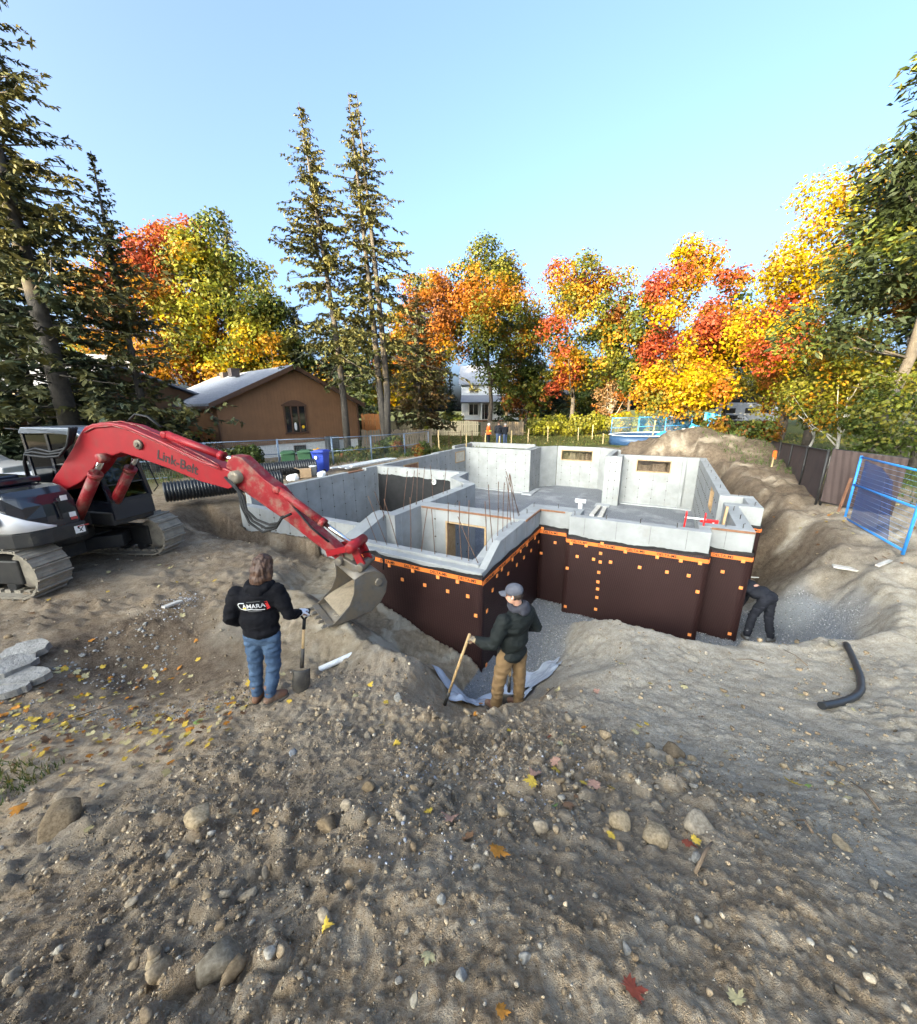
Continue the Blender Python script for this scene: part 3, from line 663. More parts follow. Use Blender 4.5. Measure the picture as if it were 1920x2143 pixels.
# membrane
FAST = MB().box((0, 0, 0), (.066, .014, .066)).mesh('fastener', [M_FAST])
LET = text_mesh('DELTA-MS', .08, M_BLK, .0008, bold=True)
def wrap(axis, c, nrm, a0, a1, zt=.36, zb=-1.95, tape=.215, fasten=(), text=True, flip=False, n=None):
    """dimpled sheet on an outer face; fasten = (along, z)"""
    n = n or max(4, int((a1 - a0) / .12)); off = .014
    def P(a, z, d):
        return (a, c + nrm * (off + d), z) if axis == 'u' else (c + nrm * (off + d), a, z)
    mb = MB()
    def top(a): return zt + .018 * math.sin(a * 2.1) + .012 * math.sin(a * 7.3 + 1)
    mb.grid(n, 12, lambda s, t: P(a0 + (a1 - a0) * s, zb + (top(a0 + (a1 - a0) * s) - zb) * t, .012 * math.sin((a0 + (a1 - a0) * s) * 3.1 + 3 * t) * (1 - t) + .01))
    o = mb.build('drainage_membrane', [M_WRAP], FD)
    sol = o.modifiers.new('t', 'SOLIDIFY'); sol.thickness = .008; sol.offset = 1 if ((axis == 'u') == (nrm > 0)) else -1
    mb = MB(); mb.grid(n * 2, 3, lambda s, t: P(a0 + (a1 - a0) * s, top(a0 + (a1 - a0) * s) - .045 + .06 * t + random.uniform(-.008, .008), .026 + .004 * random.random()))
    mb.build('membrane_edge', [M_BLK], FD)
    mb = MB(); lo, hi = tape - .042, tape + .042; 
    p = [P(a0 + .005, lo, .030), P(a1 - .005, lo, .030), P(a1 - .005, hi, .030), P(a0 + .005, hi, .030), P(a0 + .005, lo, .022), P(a1 - .005, lo, .022), P(a1 - .005, hi, .022), P(a0 + .005, hi, .022)]
    mb.add(p, [(0, 1, 2, 3), (7, 6, 5, 4), (0, 4, 5, 1), (1, 5, 6, 2), (2, 6, 7, 3), (3, 7, 4, 0)]); tp = mb.build('printed_tape', [M_TAPE], FD)
    if text:
        a = a0 + .30
        while a < a1 - .2:
            q = P(a, tape, .0325)
            rz = {('u', -1): 0, ('u', 1): math.pi, ('v', 1): math.pi / 2, ('v', -1): -math.pi / 2}[(axis, nrm)]
            inst('lettering', LET, tp, q, (math.pi / 2, 0, rz)); a += .60
    for (a, z) in fasten:
        q = P(a, z, .036); inst('fastener', FAST, FD, q, (0, 0, 0) if axis == 'u' else (0, 0, math.pi / 2))
    return o
wrap('u', 5.60, -1, -6.16, -2.560, .385, tape=.28, fasten=[(-4.91,-.02),(-4.3,-.03),(-5.17,.22),(-4.61,.21),(-4.04,.21),(-3.47,.2),(-3.05,.2),(-2.84,-.04),(-2.68,-.39),(-3.26,-.04),(-3.77,-.03),(-2.69,-1.51),(-5.6,.22),(-5.5,-.03)])
wrap('v', -2.594, 1, 5.568, 9.066, .37, tape=.26, fasten=[(6.44,.2),(7.03,.19),(7.54,.2),(7.98,.2),(8.58,.18),(8.89,-.02),(8.3,-.05),(7.78,-.04),(7.31,-.04),(6.8,-.04),(6.2,.16),(6.0,-.05),(5.75,-.36),(5.75,-1.52)])
wrap('u', 9.07, -1, -2.592, -1.792, .36, tape=.22, fasten=[(-2.5,.31),(-2.16,-.02),(-2.5,-.36)])
wrap('v', -1.79, -1, 8.694, 9.066, .36, tape=.22, text=False)
wrap('u', 8.724, -1, -1.822, 1.042, .335, tape=.205, fasten=[(-1.7,.15),(-1.36,.15),(-1.02,.26),(-.52,.15),(.11,.14),(.55,.14),(.89,.15),(-1.54,-.15),(-1.17,-.15),(-1.03,.02),(-1.02,-.19),(-.8,-.15),(-.2,-.16),(.33,-.16),(.73,-.16),(-1.75,-.49),(-1.03,-.45),(-1.03,-.69),(-1.02,-.87),(-1.02,-1.09),(-1.02,-1.4),(-1.73,-1.51),(.93,-.48),(.92,-1.5)])
wrap('v', 1.01, 1, 8.692, 9.196, .36, tape=.22, text=False)
wrap('u', 9.2, -1, 1.012, 1.822, .35, tape=.215, fasten=[(1.67,.165),(1.36,-.13),(1.72,-.42),(1.69,-1.52)])
wrap('v', 1.79, 1, 9.168, 11.566, .36, tape=.22, fasten=[(9.6, .2), (10.4, .2), (11.2, .2)])
wrap('u', 11.57, -1, 1.82, 2.33, .36, tape=.22)
wrap('v', 2.31, 1, 11.56, 13.04, .36, tape=.22)
wrap('v', 1.79, 1, 13.05, 22.0, .36, tape=.22, text=False)
# rebar
def rebar(p, q):
    mb = MB(); P, Q = Vector(p), Vector(q); m = (P + Q) / 2 + Vector((random.uniform(-.012, .012), random.uniform(-.012, .012), 0))
    mb.tube([P - (Q - P) * .08, P, m, Q], .0075, 6); mb.build('rebar', [M_REBAR], FD)
for a, b in [((-5.18,.49),(-5.43,1.05)),((-4.91,.48),(-5.34,1.51)),((-4.62,.49),(-4.92,1.48)),((-4.3,.49),(-4.27,1.58)),((-4.05,.48),(-3.87,1.43)),((-3.73,.48),(-3.78,1.41)),((-3.46,.48),(-3.41,1.57)),((-3.14,.47),(-3.18,1.62)),((-2.99,.47),(-2.98,1.66)),((-2.80,.50),(-3.21,1.33))]:
    rebar((a[0], 5.88, a[1]), (b[0], 5.88, b[1]))
for a, b in [((6.38,.48),(6.28,1.57)),((6.68,.57),(6.42,1.86)),((6.93,.7),(6.91,1.83)),((7.21,.69),(7.23,1.76)),((7.45,.69),(7.51,1.88)),((7.71,.7),(7.34,1.85)),((7.9,.72),(7.53,1.9)),((8.27,.78),(7.31,1.98)),((8.19,.78),(7.56,1.86))]:
    rebar((-2.85, a[0], a[1]), (-2.85, b[0], b[1]))
for a, b in [((6.7,.8),(6.97,1.92)),((7.47,.79),(7.73,1.73)),((7.76,.79),(8.03,1.7)),((8.07,.79),(8.17,1.73)),((8.35,.79),(8.51,1.73)),((8.88,.79),(8.78,1.73)),((9.44,.79),(9.65,1.54)),((6.75,.8),(6.45,1.45))]:
    rebar((-5.65, a[0], a[1]), (-5.65, b[0], b[1]))
for i in range(14):
    u = -9.2 + i * .14; rebar((u, 25.7, .79), (u + random.uniform(-.05, .05), 25.7, 1.15 + random.uniform(-.1, .15)))
# floor of crushed stone
def floor_mat():
    m, nt, b = mat_nodes('crushed_stone'); co = objco(nt); n4 = noise(nt, 26, 8, .8, co); n1 = noise(nt, .8, 5, .6, co)
    gv = ramp(nt, [(.3, (.07, .072, .08)), (.5, (.15, .155, .165)), (.7, (.34, .35, .36))]); nt.links.new(n4, gv.inputs[0])
    r = ramp(nt, [(.5, (0, 0, 0)), (.7, (1, 1, 1))]); nt.links.new(n1, r.inputs[0]); c = mix(nt, gv.outputs[0], (.36, .36, .355), r.outputs[0]); c2 = mix(nt, gv.outputs[0], c, .55)
    nt.links.new(c2, b.inputs['Base Color']); b.inputs['Roughness'].default_value = .95; bump(nt, b, n4, .9, .04); return m
mb = MB()
mb.grid(90, 110, lambda s, t: (-11.35 + 13.05 * s, 5.9 + 19.3 * t, ZF + .05 * (float(vn2(np.array([s * 30.]), np.array([t * 40.]), 3)[0]) - .5)))
fl = mb.build('gravel_floor', [floor_mat()]); fl.rotation_euler = (0, 0, BA); fl['kind'] = 'structure'
# ================================================================== excavator
M_RED = pm('red_paint', (.235, .0035, .009), (.185, .0035, .008), 2.5, .5, .06, 30, spec=.32, coat=.05, dirt=(.14, .03, .026), dirtamt=.36)
M_REDD = pm('red_paint_worn', (.21, .005, .010), (.16, .005, .009), 6, .55, .1, 50, spec=.3, dirt=(.17, .12, .09), dirtamt=.42)
M_GLOSS = pm('dark_navy_paint', (.008, .010, .016), (.013, .015, .022), 3, .16, 0, spec=.6, coat=.4)
M_DARK = pm('dark_frame', (.012, .012, .013), (.03, .028, .025), 4, .55, .1, 40, dirt=(.10, .085, .065), dirtamt=.3)
M_WHITE = pm('white_paint', (.72, .70, .68), (.64, .62, .60), 2, .35, 0, coat=.2, dirt=(.4, .36, .3), dirtamt=.18)
M_TRACK = pm('muddy_steel', (.20, .17, .13), (.13, .11, .09), 5, .85, .5, 35, dirt=(.28, .245, .19), dirtamt=.5)
M_STEEL = pm('worn_steel', (.15, .145, .14), (.08, .075, .07), 5, .55, .3, 40, metal=.4, dirt=(.16, .13, .095), dirtamt=.55)
M_CHROME = pm('chrome_rod', (.75, .75, .75), (.68, .68, .68), 10, .15, metal=1)
M_HOSE = pm('rubber_hose', (.007, .007, .008), (.012, .012, .012), 10, .6, spec=.25)
M_DECAL = pm('decal_white', (.75, .74, .72), (.7, .69, .66), 8, .5)
M_DECR = pm('decal_red', (.5, .06, .05), None, 8, .5)
M_CABG = cabglass('cab_glass', (.16, .24, .22))
EX = thing('excavator', 'red and black tracked excavator with white counterweight digging sand beside the foundation', 'excavator', (-8.9, 7.5, .02), R(-13))
# tracks
def stadium(x0, x1, z0, z1, k):
    r = (z1 - z0) / 2; L = x1 - x0 - 2 * r; per = 2 * L + 2 * math.pi * r; s = (k % 1.0) * per
    if s < L: return (x0 + r + s, z1, 0.0)
    s -= L
    if s < math.pi * r: a = s / r; return (x1 - r + r * math.sin(a), z0 + r + r * math.cos(a), a)
    s -= math.pi * r
    if s < L: return (x1 - r - s, z0, math.pi)
    s -= L; a = s / r; return (x0 + r - r * math.sin(a), z0 + r - r * math.cos(a), math.pi + a)
shoe = MB(); shoe.box((0, 0, 0), (.190, .56, .035)); shoe.box((-.082, 0, .028), (.026, .56, .05)); shoe.box((.02, 0, .02), (.016, .56, .02)); shoe.box((0, .1, -.04), (.12, .06, .06)); shoe.box((0, -.1, -.04), (.12, .06, .06))
SHOE = shoe.mesh('track_shoe', [M_TRACK])
for yc in (-1.04, 1.12):
    tr = thing('track', None, None, (.35 - .18 * (yc < 0), yc, 0), R(8)); tr.parent = EX
    x0, x1, z0, z1 = -2.1, 1.72, .06, .92; nS = 44
    for k in range(nS):
        x, z, a = stadium(x0, x1, z0, z1, (k + .3) / nS)
        inst('track_shoe', SHOE, tr, (x, 0, z), (0, a, 0))
    mb = MB(); mb.vprism([(x0 + .5, -.13), (x1 - .5, -.13), (x1 - .5, .13), (x0 + .5, .13)], .24, .70); mb.build('track_frame', [M_DARK], tr, bev=.03)
    for nm, xx, rr in (('idler', x1 - .43, .34), ('sprocket', x0 + .43, .34)):
        mb = MB(); mb.lathe([(.06, -.09), (rr - .06, -.09), (rr, -.05), (rr, .05), (rr - .06, .09), (.06, .09)], (xx, 0, .49), 20, Matrix.Rotation(R(90), 3, 'X')); mb.build(nm, [M_TRACK], tr)
    for i in range(6):
        mb = MB(); mb.lathe([(.09, -.12), (.09, .12)], (x0 + .75 + i * .46, 0, .2), 12, Matrix.Rotation(R(90), 3, 'X')); mb.build('roller', [M_DARK], tr)
mb = MB(); mb.box((.2, .04, .5), (1.5, 1.7, .34)); mb.bar((-.9, -.8, .5), (1.3, .9, .5), .5, .28); mb.bar((-.9, .8, .5), (1.3, -.8, .5), .5, .28); mb.build('car_body', [M_DARK], EX, bev=.03)
mb = MB(); mb.lathe([(.62, .66), (.66, .7), (.66, .86), (.6, .94)], (.6, 0, 0), 28); mb.build('turntable', [M_DARK], EX)
PLAN = [(1.9, -.14), (1.9, -.68), (1.82, -.93), (1.66, -1.08), (1.37, -1.14), (.6, -1.18), (-.9, -1.18), (-1.35, -1.02), (-1.6, -.6), (-1.66, 0), (-1.6, .6), (-1.35, 1.05), (-.9, 1.2), (1.84, 1.2), (1.86, .34), (1.3, .32), (1.3, -.12)]
mb = MB(); mb.vprism(PLAN, .96, 1.24); mb.build('platform', [M_DARK], EX, bev=.03)
def ring(poly, z, inset): 
    c = np.mean(np.array(poly), 0); return [(p[0] + (c[0] - p[0]) * inset, p[1] + (c[1] - p[1]) * inset, z) for p in poly]
hood = [(1.88, -.2), (1.88, -.68), (1.80, -.92), (1.65, -1.06), (1.36, -1.12), (.6, -1.16), (-.5, -1.16), (-.5, -.2)]
mb = MB(); rings = []
for z, fx in ((1.243, 0), (1.45, 0.01), (1.66, .05), (1.82, .14), (1.92, .30), (1.95, .48)):
    rings.append([(min(p[0], 1.9 - fx * 1.0) if p[0] > 1.2 else p[0], p[1] * (1 - .06 * fx), z) for p in hood])
vs = [q for r_ in rings for q in r_]; n = len(hood); fs = [(i * n + k, i * n + (k + 1) % n, (i + 1) * n + (k + 1) % n, (i + 1) * n + k) for i in range(5) for k in range(n)] + [tuple(5 * n + k for k in range(n))]
mb.add(vs, fs, 0, False); ho = mb.build('engine_hood', [M_GLOSS], EX, bev=.025)
mb = MB(); mb.box((1.905, -.50, 1.52), (.03, .035, .30), Matrix.Rotation(R(-8), 3, 'Y')); mb.box((1.89, -.50, 1.66), (.05, .05, .04)); mb.box((1.9, -.50, 1.38), (.05, .05, .04)); mb.build('handle', [M_HOSE], ho, bev=.008)
for (yy, zz, sw, sh, mt) in ((-.36, 1.72, .10, .09, M_DECAL), (-.31, 1.40, .10, .09, M_DECAL), (-.30, 1.325, .10, .05, M_DECR)):
    mb = MB(); mb.box((1.893 - max(0, (zz - 1.6)) * .22, yy, zz), (.008, sw, sh)); mb.build('decal', [mt], ho)
mb = MB(); mb.box((1.905, -.27, 1.10), (.008, .16, .14)); mb.build('decal', [M_DECAL], EX)
mb = MB(); mb.box((1.911, -.27, 1.10), (.004, .012, .12), Matrix.Rotation(R(35), 3, 'X')); mb.box((1.911, -.25, 1.10), (.004, .012, .10), Matrix.Rotation(R(-40), 3, 'X')); mb.box((1.9115, -.29, 1.13), (.004, .03, .03)); mb.build('warning_figure', [M_BLK], EX)
mb = MB(); mb.box((1.905, -.21, 1.155), (.009, .18, .02)); mb.build('decal', [M_DECR], EX)
# white side panel wrapping the near corner
path = [(1.905, -.60), (1.905, -.70), (1.83, -.94), (1.67, -1.09), (1.37, -1.145), (.6, -1.19), (-.9, -1.195), (-1.37, -1.04), (-1.63, -.6), (-1.69, 0), (-1.63, .6)]
top = [1.27, 1.31, 1.45, 1.58, 1.70, 1.86, 1.93, 1.93, 1.93, 1.93, 1.93]
mb = MB(); vs = []
for (p, t) in zip(path, top):
    vs.append((p[0], p[1], 1.245)); vs.append((p[0] - .02 * (p[0] > 1.2), p[1] + .015, t))
mb.add(vs, [(2 * i, 2 * i + 1, 2 * i + 3, 2 * i + 2) for i in range(len(path) - 1)], 0, True); o = mb.build('counterweight', [M_WHITE], EX); so = o.modifiers.new('s', 'SOLIDIFY'); so.thickness = .03; so.offset = 0
mb = MB(); mb.vprism([(-.5, -1.1), (-.9, -1.15), (-1.33, -1.0), (-1.58, -.6), (-1.64, 0), (-1.58, .6), (-1.33, 1.0), (-.9, 1.1), (-.5, 1.1)], 1.245, 1.90); mb.build('rear_cover', [M_WHITE], EX, bev=.05)
mb = MB(); a = Vector((1.515, -1.132, 1.47)); rt = Matrix.Rotation(R(-10), 3, 'Z') @ Matrix.Rotation(R(90), 3, 'X'); mb.lathe([(.10, 0), (.10, .012)], a, 24, rt); em = mb.build('emblem', [pm('emblem_grey', (.30, .24, .23), None, 9, .5)], EX)
mb = MB(); mb.lathe([(.082, 0), (.082, .016)], a, 24, rt); mb.build('emblem_ring', [pm('emblem_dark', (.09, .05, .05), None, 9, .5)], em)
for dz in (.025, -.025):
    mb = MB(); mb.box(a + Vector((-.003, -.018, dz)), (.10, .004, .022), Matrix.Rotation(R(-10), 3, 'Z')); mb.build('emblem_bar', [M_DECAL], em)
mb = MB(); mb.box((.35, -.62, 2.02), (1.6, .86, .12)); mb.box((.6, -.62, 2.10), (.7, .5, .06)); mb.build('engine_cover', [M_GLOSS], EX, bev=.03)
mb = MB(); mb.tube([(-.4, -.5, 2.0), (-.4, -.5, 2.35), (-.5, -.5, 2.42)], .05, 10); mb.build('exhaust', [M_DARK], EX)
# cab
y0, y1 = .36, 1.2
prof = [(-.05, 1.25), (-.06, 2.80), (.06, 2.90), (1.40, 2.86), (1.58, 2.72), (1.88, 1.55), (1.90, 1.06), (.0, 1.06)]
cab = thing('cab', None, None); cab.parent = EX
mb = MB(); mb.prism([(-.04, 1.06), (1.90, 1.06), (1.88, 1.46), (1.2, 1.46), (-.04, 1.50)], y0, y1, lambda p, t: (p[0], t, p[1])); mb.build('cab_base', [M_GLOSS], cab, bev=.02)
mb = MB()
for y in (y0 + .03, y1 - .03):
    for (p, q) in (((0, 1.48), (-.02, 2.84)), ((.62, 1.48), (.64, 2.84)), ((1.87, 1.44), (1.56, 2.74)), ((-.02, 2.84), (1.44, 2.82)), ((1.44, 2.82), (1.58, 2.70))):
        mb.bar((p[0], y, p[1]), (q[0], y, q[1]), .075, .065)
for (p) in ((1.58, 2.72), (1.87, 1.46), (-.02, 2.84)): mb.bar((p[0], y0 + .03, p[1]), (p[0], y1 - .03, p[1]), .06, .06)
mb.bar((1.79, y0, 1.78), (1.79, y1, 1.78), .03, .03)
mb.build('cab_frame', [M_GLOSS], cab)
mb = MB(); mb.prism([(-.08, 2.84), (.02, 2.93), (1.30, 2.92), (1.62, 2.76), (1.60, 2.72), (1.40, 2.83), (-.07, 2.80)], y0 - .02, y1 + .02, lambda p, t: (p[0], t, p[1])); mb.build('cab_roof', [pm('roof_blue_grey', (.10, .12, .15), (.07, .08, .1), 4, .3, coat=.3)], cab, bev=.02)
def pane(pts, nm='window_pane'):
    mb = MB(); mb.add(pts, [tuple(range(len(pts)))]); o = mb.build(nm, [M_CABG], cab); s = o.modifiers.new('s', 'SOLIDIFY'); s.thickness = .008; return o
for y in (y0 + .01, y1 - .01):
    pane([(.04, y, 1.5), (.6, y, 1.5), (.6, y, 2.78), (.03, y, 2.78)]); pane([(.66, y, 1.5), (1.82, y, 1.5), (1.55, y, 2.68), (1.42, y, 2.78), (.66, y, 2.78)])
pane([(1.85, y0 + .06, 1.5), (1.85, y1 - .06, 1.5), (1.79, y1 - .06, 1.76), (1.79, y0 + .06, 1.76)]); pane([(1.785, y0 + .06, 1.8), (1.785, y1 - .06, 1.8), (1.57, y1 - .06, 2.68), (1.57, y0 + .06, 2.68)])
pane([(0, y0 + .06, 1.55), (0, y1 - .06, 1.55), (-.02, y1 - .06, 2.78), (-.02, y0 + .06, 2.78)])
mb = MB(); mb.box((.55, .78, 1.66), (.5, .5, .14)); mb.box((.32, .78, 2.05), (.14, .48, .72), Matrix.Rotation(R(-10), 3, 'Y')); mb.box((.25, .78, 2.5), (.1, .26, .2)); mb.build('seat', [M_HOSE], cab, bev=.04)
mb = MB(); mb.tube([(1.35, .62, 1.46), (1.25, .62, 1.95), (1.2, .62, 2.02)], .02, 8); mb.tube([(1.35, .95, 1.46), (1.25, .95, 1.95), (1.2, .95, 2.02)], .02, 8); mb.box((1.35, .98, 1.9), (.06, .2, .14)); mb.build('control_lever', [M_HOSE], cab)
mb = MB(); mb.tube([(1.62, 1.24, 2.5), (1.75, 1.3, 2.3), (1.98, 1.3, 1.62), (1.9, 1.24, 1.5)], .014, 8); mb.build('grab_rail', [M_HOSE], cab)
mb = MB(); mb.tube([(-.1, .4, 2.88), (-.5, .4, 2.9)], .012, 6); mb.build('antenna', [M_HOSE], cab)
# boom
BO = [(1.06, 1.92), (1.20, 2.05), (1.35, 2.16), (1.83, 2.57), (2.08, 2.82), (2.26, 2.96), (2.45, 3.01), (2.89, 3.03), (3.21, 2.98), (3.9, 2.72), (4.67, 2.40), (5.15, 2.27), (5.34, 2.20), (5.38, 2.08), (5.26, 1.98), (5.1, 1.93), (4.57, 2.04), (3.9, 2.26), (3.3, 2.43), (2.96, 2.51), (2.79, 2.46), (2.59, 2.40), (2.38, 2.36), (2.2, 2.2), (1.83, 1.95), (1.37, 1.76), (1.15, 1.72)]
mb = MB(); mb.prism(BO, .0, .34, lambda p, t: (p[0], t, p[1])); boom = mb.build('boom', [M_RED], EX, bev=.018)
LBL = text_mesh('Link-Belt', .235, M_BLK, .0015, bold=True)
inst('lettering', LBL, boom, (4.16, -.004, 2.36), (R(90), R(18.5), 0))
mb = MB(); mb.lathe([(.05, -.02), (.085, -.02), (.085, .02), (.05, .02)], (3.42, -.02, 2.66), 16, Matrix.Rotation(R(90), 3, 'X')); mb.lathe([(.035, -.05), (.035, .05)], (3.42, -.03, 2.66), 12, Matrix.Rotation(R(90), 3, 'X')); mb.build('work_light', [M_STEEL], boom)
for i, dz in enumerate((.0, .035, .07)):
    mb = MB(); mb.tube([(2.25 + i * .03, -.02 + .03 * i, 2.86 + dz), (2.5, -.02 + .06 * i, 2.95 + dz), (2.95, -.02 + .08 * i, 2.98 + dz), (3.3, -.015 + .08 * i, 2.90 + dz), (4.0, -.015 + .07 * i, 2.64 + dz), (4.75, -.01 + .05 * i, 2.34 + dz), (5.05, -.02, 2.26 + dz)], .012, 6); mb.build('steel_line', [M_REDD], boom)
for i in range(3):
    dy = -.06 - .05 * i; k = .06 * i
    mb = MB(); mb.tube([(.62 + k, dy, 1.95), (.62 + k * 1.3, dy, 2.30), (.74 + k, dy, 2.50 - k * .4), (1.0, dy, 2.56 - k), (1.38, dy, 2.50 - k * .7), (1.72, dy, 2.56 - k), (1.98, dy, 2.70 - k * .6), (2.16, dy, 2.95)], .022, 8); mb.build('hose', [M_HOSE], EX)
mb = MB(); mb.tube([(3.2, .1, 3.08), (3.35, .1, 3.17), (3.6, .1, 3.13), (3.85, .1, 2.95)], .02, 8); mb.build('hose', [M_HOSE], EX)
def cyl(nm, a, b, c, rb, rr, y, mat=M_RED):
    mb = MB(); mb.tube([(a[0], y, a[1]), (b[0], y, b[1])], rb, 16); d = (Vector((b[0], y, b[1])) - Vector((a[0], y, a[1]))).normalized(); B = Vector((b[0], y, b[1])); mb.tube([B - d * .06, B + d * .03], rb * 1.13, 16); o = mb.build(nm, [mat], EX)
    mb = MB(); mb.tube([(b[0], y, b[1]), (c[0], y, c[1])], rr, 12); mb.build('rod', [M_CHROME], o)
    mb = MB(); mb.lathe([(.03, -.07), (rb * .9, -.07), (rb * .9, .07), (.03, .07)], (c[0], y, c[1]), 14, Matrix.Rotation(R(90), 3, 'X')); mb.build('pin', [mat], o); mb = MB(); mb.lathe([(.03, -.07), (rb * .9, -.07), (rb * .9, .07), (.03, .07)], (a[0], y, a[1]), 14, Matrix.Rotation(R(90), 3, 'X')); mb.build('pin', [mat], o)
cyl('boom_cylinder', (1.60, 1.20), (2.40, 2.12), (2.66, 2.42), .095, .048, -.11, M_REDD); cyl('boom_cylinder', (1.60, 1.20), (2.40, 2.12), (2.66, 2.42), .095, .048, .50, M_REDD)
cyl('arm_cylinder', (3.88, 2.82), (4.98, 2.47), (5.28, 2.40), .07, .04, .14)
# arm
AR = [(5.06, 2.17), (5.12, 2.38), (5.24, 2.50), (5.42, 2.47), (5.80, 2.12), (6.04, 1.96), (6.25, 1.70), (6.42, 1.51), (6.62, 1.30), (6.95, 1.03), (7.13, .87), (7.14, .76), (7.02, .74), (6.84, .89), (6.61, 1.05), (6.16, 1.38), (5.50, 1.80), (5.25, 1.96)]
mb = MB(); mb.prism(AR, .05, .29, lambda p, t: (p[0], t, p[1])); arm = mb.build('arm', [M_REDD], EX, bev=.015)
mb = MB(); mb.lathe([(.04, -.24), (.11, -.24), (.11, .24), (.04, .24)], (5.30, .19, 2.14), 18, Matrix.Rotation(R(90), 3, 'X')); mb.build('pivot_pin', [M_STEEL], arm)
cyl('bucket_cylinder', (6.02, 1.93), (6.80, 1.40), (7.30, 1.06), .07, .038, .10, M_REDD)
for h in ([(5.12, 2.14), (5.38, 1.92), (5.43, 1.66), (5.55, 1.4), (5.8, 1.25), (6.07, 1.34), (6.2, 1.52), (6.36, 1.59)], [(5.22, 2.11), (5.46, 1.84), (5.52, 1.6), (5.7, 1.46), (5.95, 1.39), (6.12, 1.43), (6.23, 1.55)], [(5.18, 2.12), (5.41, 1.88), (5.47, 1.63), (5.62, 1.43), (5.87, 1.32), (6.10, 1.385), (6.2, 1.54)]):
    mb = MB(); mb.tube([(p[0], -.03 - .05 * h.index(p) * (1 - h.index(p) / 9.) , p[1]) for p in h], .021, 8); mb.build('hose', [M_HOSE], EX)
mb = MB(); mb.tube([(6.30, .06, 1.66), (6.6, .04, 1.32), (6.9, .04, 1.09)], .018, 8); mb.build('hose', [M_HOSE], EX)
mb = MB()
for y in (-.02, .40): mb.bar((6.88, y, .90), (7.32, y, 1.04), .035, .10)
mb.lathe([(.03, -.26), (.085, -.26), (.085, .26), (.03, .26)], (7.32, .19, 1.04), 14, Matrix.Rotation(R(90), 3, 'X')); mb.build('tipping_link', [M_RED], EX)
mb = MB()
for y in (.06, .32): mb.bar((7.33, y, 1.03), (7.46, y, .72), .05, .13)
mb.bar((7.38, .06, .9), (7.38, .32, .9), .05, .06); mb.build('bucket_link', [M_RED], EX)
mb = MB(); mb.box((7.25, .19, .70), (.46, .34, .14), Matrix.Rotation(R(25), 3, 'Y')); mb.lathe([(.02, -.25), (.07, -.25), (.07, .25), (.02, .25)], (7.09, .19, .78), 14, Matrix.Rotation(R(90), 3, 'X')); mb.lathe([(.02, -.25), (.07, -.25), (.07, .25), (.02, .25)], (7.46, .19, .70), 14, Matrix.Rotation(R(90), 3, 'X')); mb.box((7.2, .19, .84), (.2, .2, .16)); mb.build('quick_coupler', [M_STEEL], EX, bev=.015)
mb = MB(); mb.tube([(7.35, .3, .85), (7.6, .3, .88), (7.75, .3, .75), (7.72, .3, .55)], .018, 8); mb.build('hose', [M_HOSE], EX)
# bucket
bk = thing('bucket', None, None, (7.2, .19, .06), R(50)); bk.parent = EX; bk.scale = (.84, .76, .86)
PB = [(-.16, .56), (.06, .64), (.28, .62), (.44, .50), (.50, .34), (.46, .14), (.33, -.04), (.13, -.16), (-.22, -.20), (-.68, -.21)]
mb = MB(); vs = []
for p in PB: vs += [(p[0], -.55, p[1]), (p[0], .55, p[1])]
mb.add(vs, [(2 * i, 2 * i + 1, 2 * i + 3, 2 * i + 2) for i in range(len(PB) - 1)], 0, True); o = mb.build('shell', [M_STEEL], bk); s = o.modifiers.new('s', 'SOLIDIFY'); s.thickness = .025
side = PB + [(-.52, -.10), (-.30, .08), (-.19, .30)]
for y in (-.56, .535):
    mb = MB(); mb.prism(side, y, y + .025, lambda p, t: (p[0], t, p[1])); mb.build('side_plate', [M_STEEL], bk)
mb = MB(); mb.lathe([(.05, 0), (.085, 0), (.085, .04), (.05, .04)], (.33, -.565, .40), 14, Matrix.Rotation(R(90), 3, 'X')); mb.build('lifting_eye', [M_STEEL], bk)
mb = MB(); mb.box((-.68, 0, -.205), (.12, 1.12, .035)); mb.build('lip', [M_STEEL], bk)
for i in range(5):
    mb = MB(); mb.box((-.77, -.46 + .23 * i, -.21), (.16, .07, .04), taper=.6); mb.build('tooth', [M_STEEL], bk)
mb = MB(); mb.grid(14, 14, lambda s, t: (-.5 + .85 * s, -.5 + 1.0 * t, -.15 + .20 * math.sin(math.pi * min(1, s * .8 + .1)) + .22 * s * s + .06 * math.sin(t * 9 + s * 5) * s)); mb.build('soil_load', [pm('damp_sand', (.30, .24, .165), (.22, .17, .115), 14, .95, .8, 60, bdist=.02)], bk)
# ================================================================== people
M_SKIN = pm('skin', (.55, .30, .21), (.48, .25, .17), 8, .55, .05, 80)
M_BLKCOT = pm('black_cotton', (.0035, .0035, .005), (.006, .006, .008), 5, .9, .3, 90, spec=.15)
M_JEAN = pm('blue_denim', (.030, .055, .10), (.065, .105, .165), 7, .9, .3, 120, spec=.15, dirt=(.16, .14, .12), dirtamt=.22)
M_BOOT = pm('brown_leather', (.16, .075, .04), (.11, .05, .03), 8, .7, .2, 50, dirt=(.17, .14, .11), dirtamt=.4)
M_SOLE = pm('boot_sole', (.05, .045, .04), (.12, .10, .08), 8, .9)
M_HAIR = pm('brown_hair', (.035, .016, .010), (.085, .042, .024), 30, .5, .6, 60, spec=.4)
M_GLOVEW = pm('white_glove', (.72, .72, .74), (.62, .62, .66), 9, .8)
M_JACK = pm('dark_green_jacket', (.0055, .0078, .0075), (.011, .014, .013), 6, .75, .25, 60, spec=.25)
M_HOODG = pm('grey_hood', (.026, .026, .034), (.04, .04, .05), 8, .9)
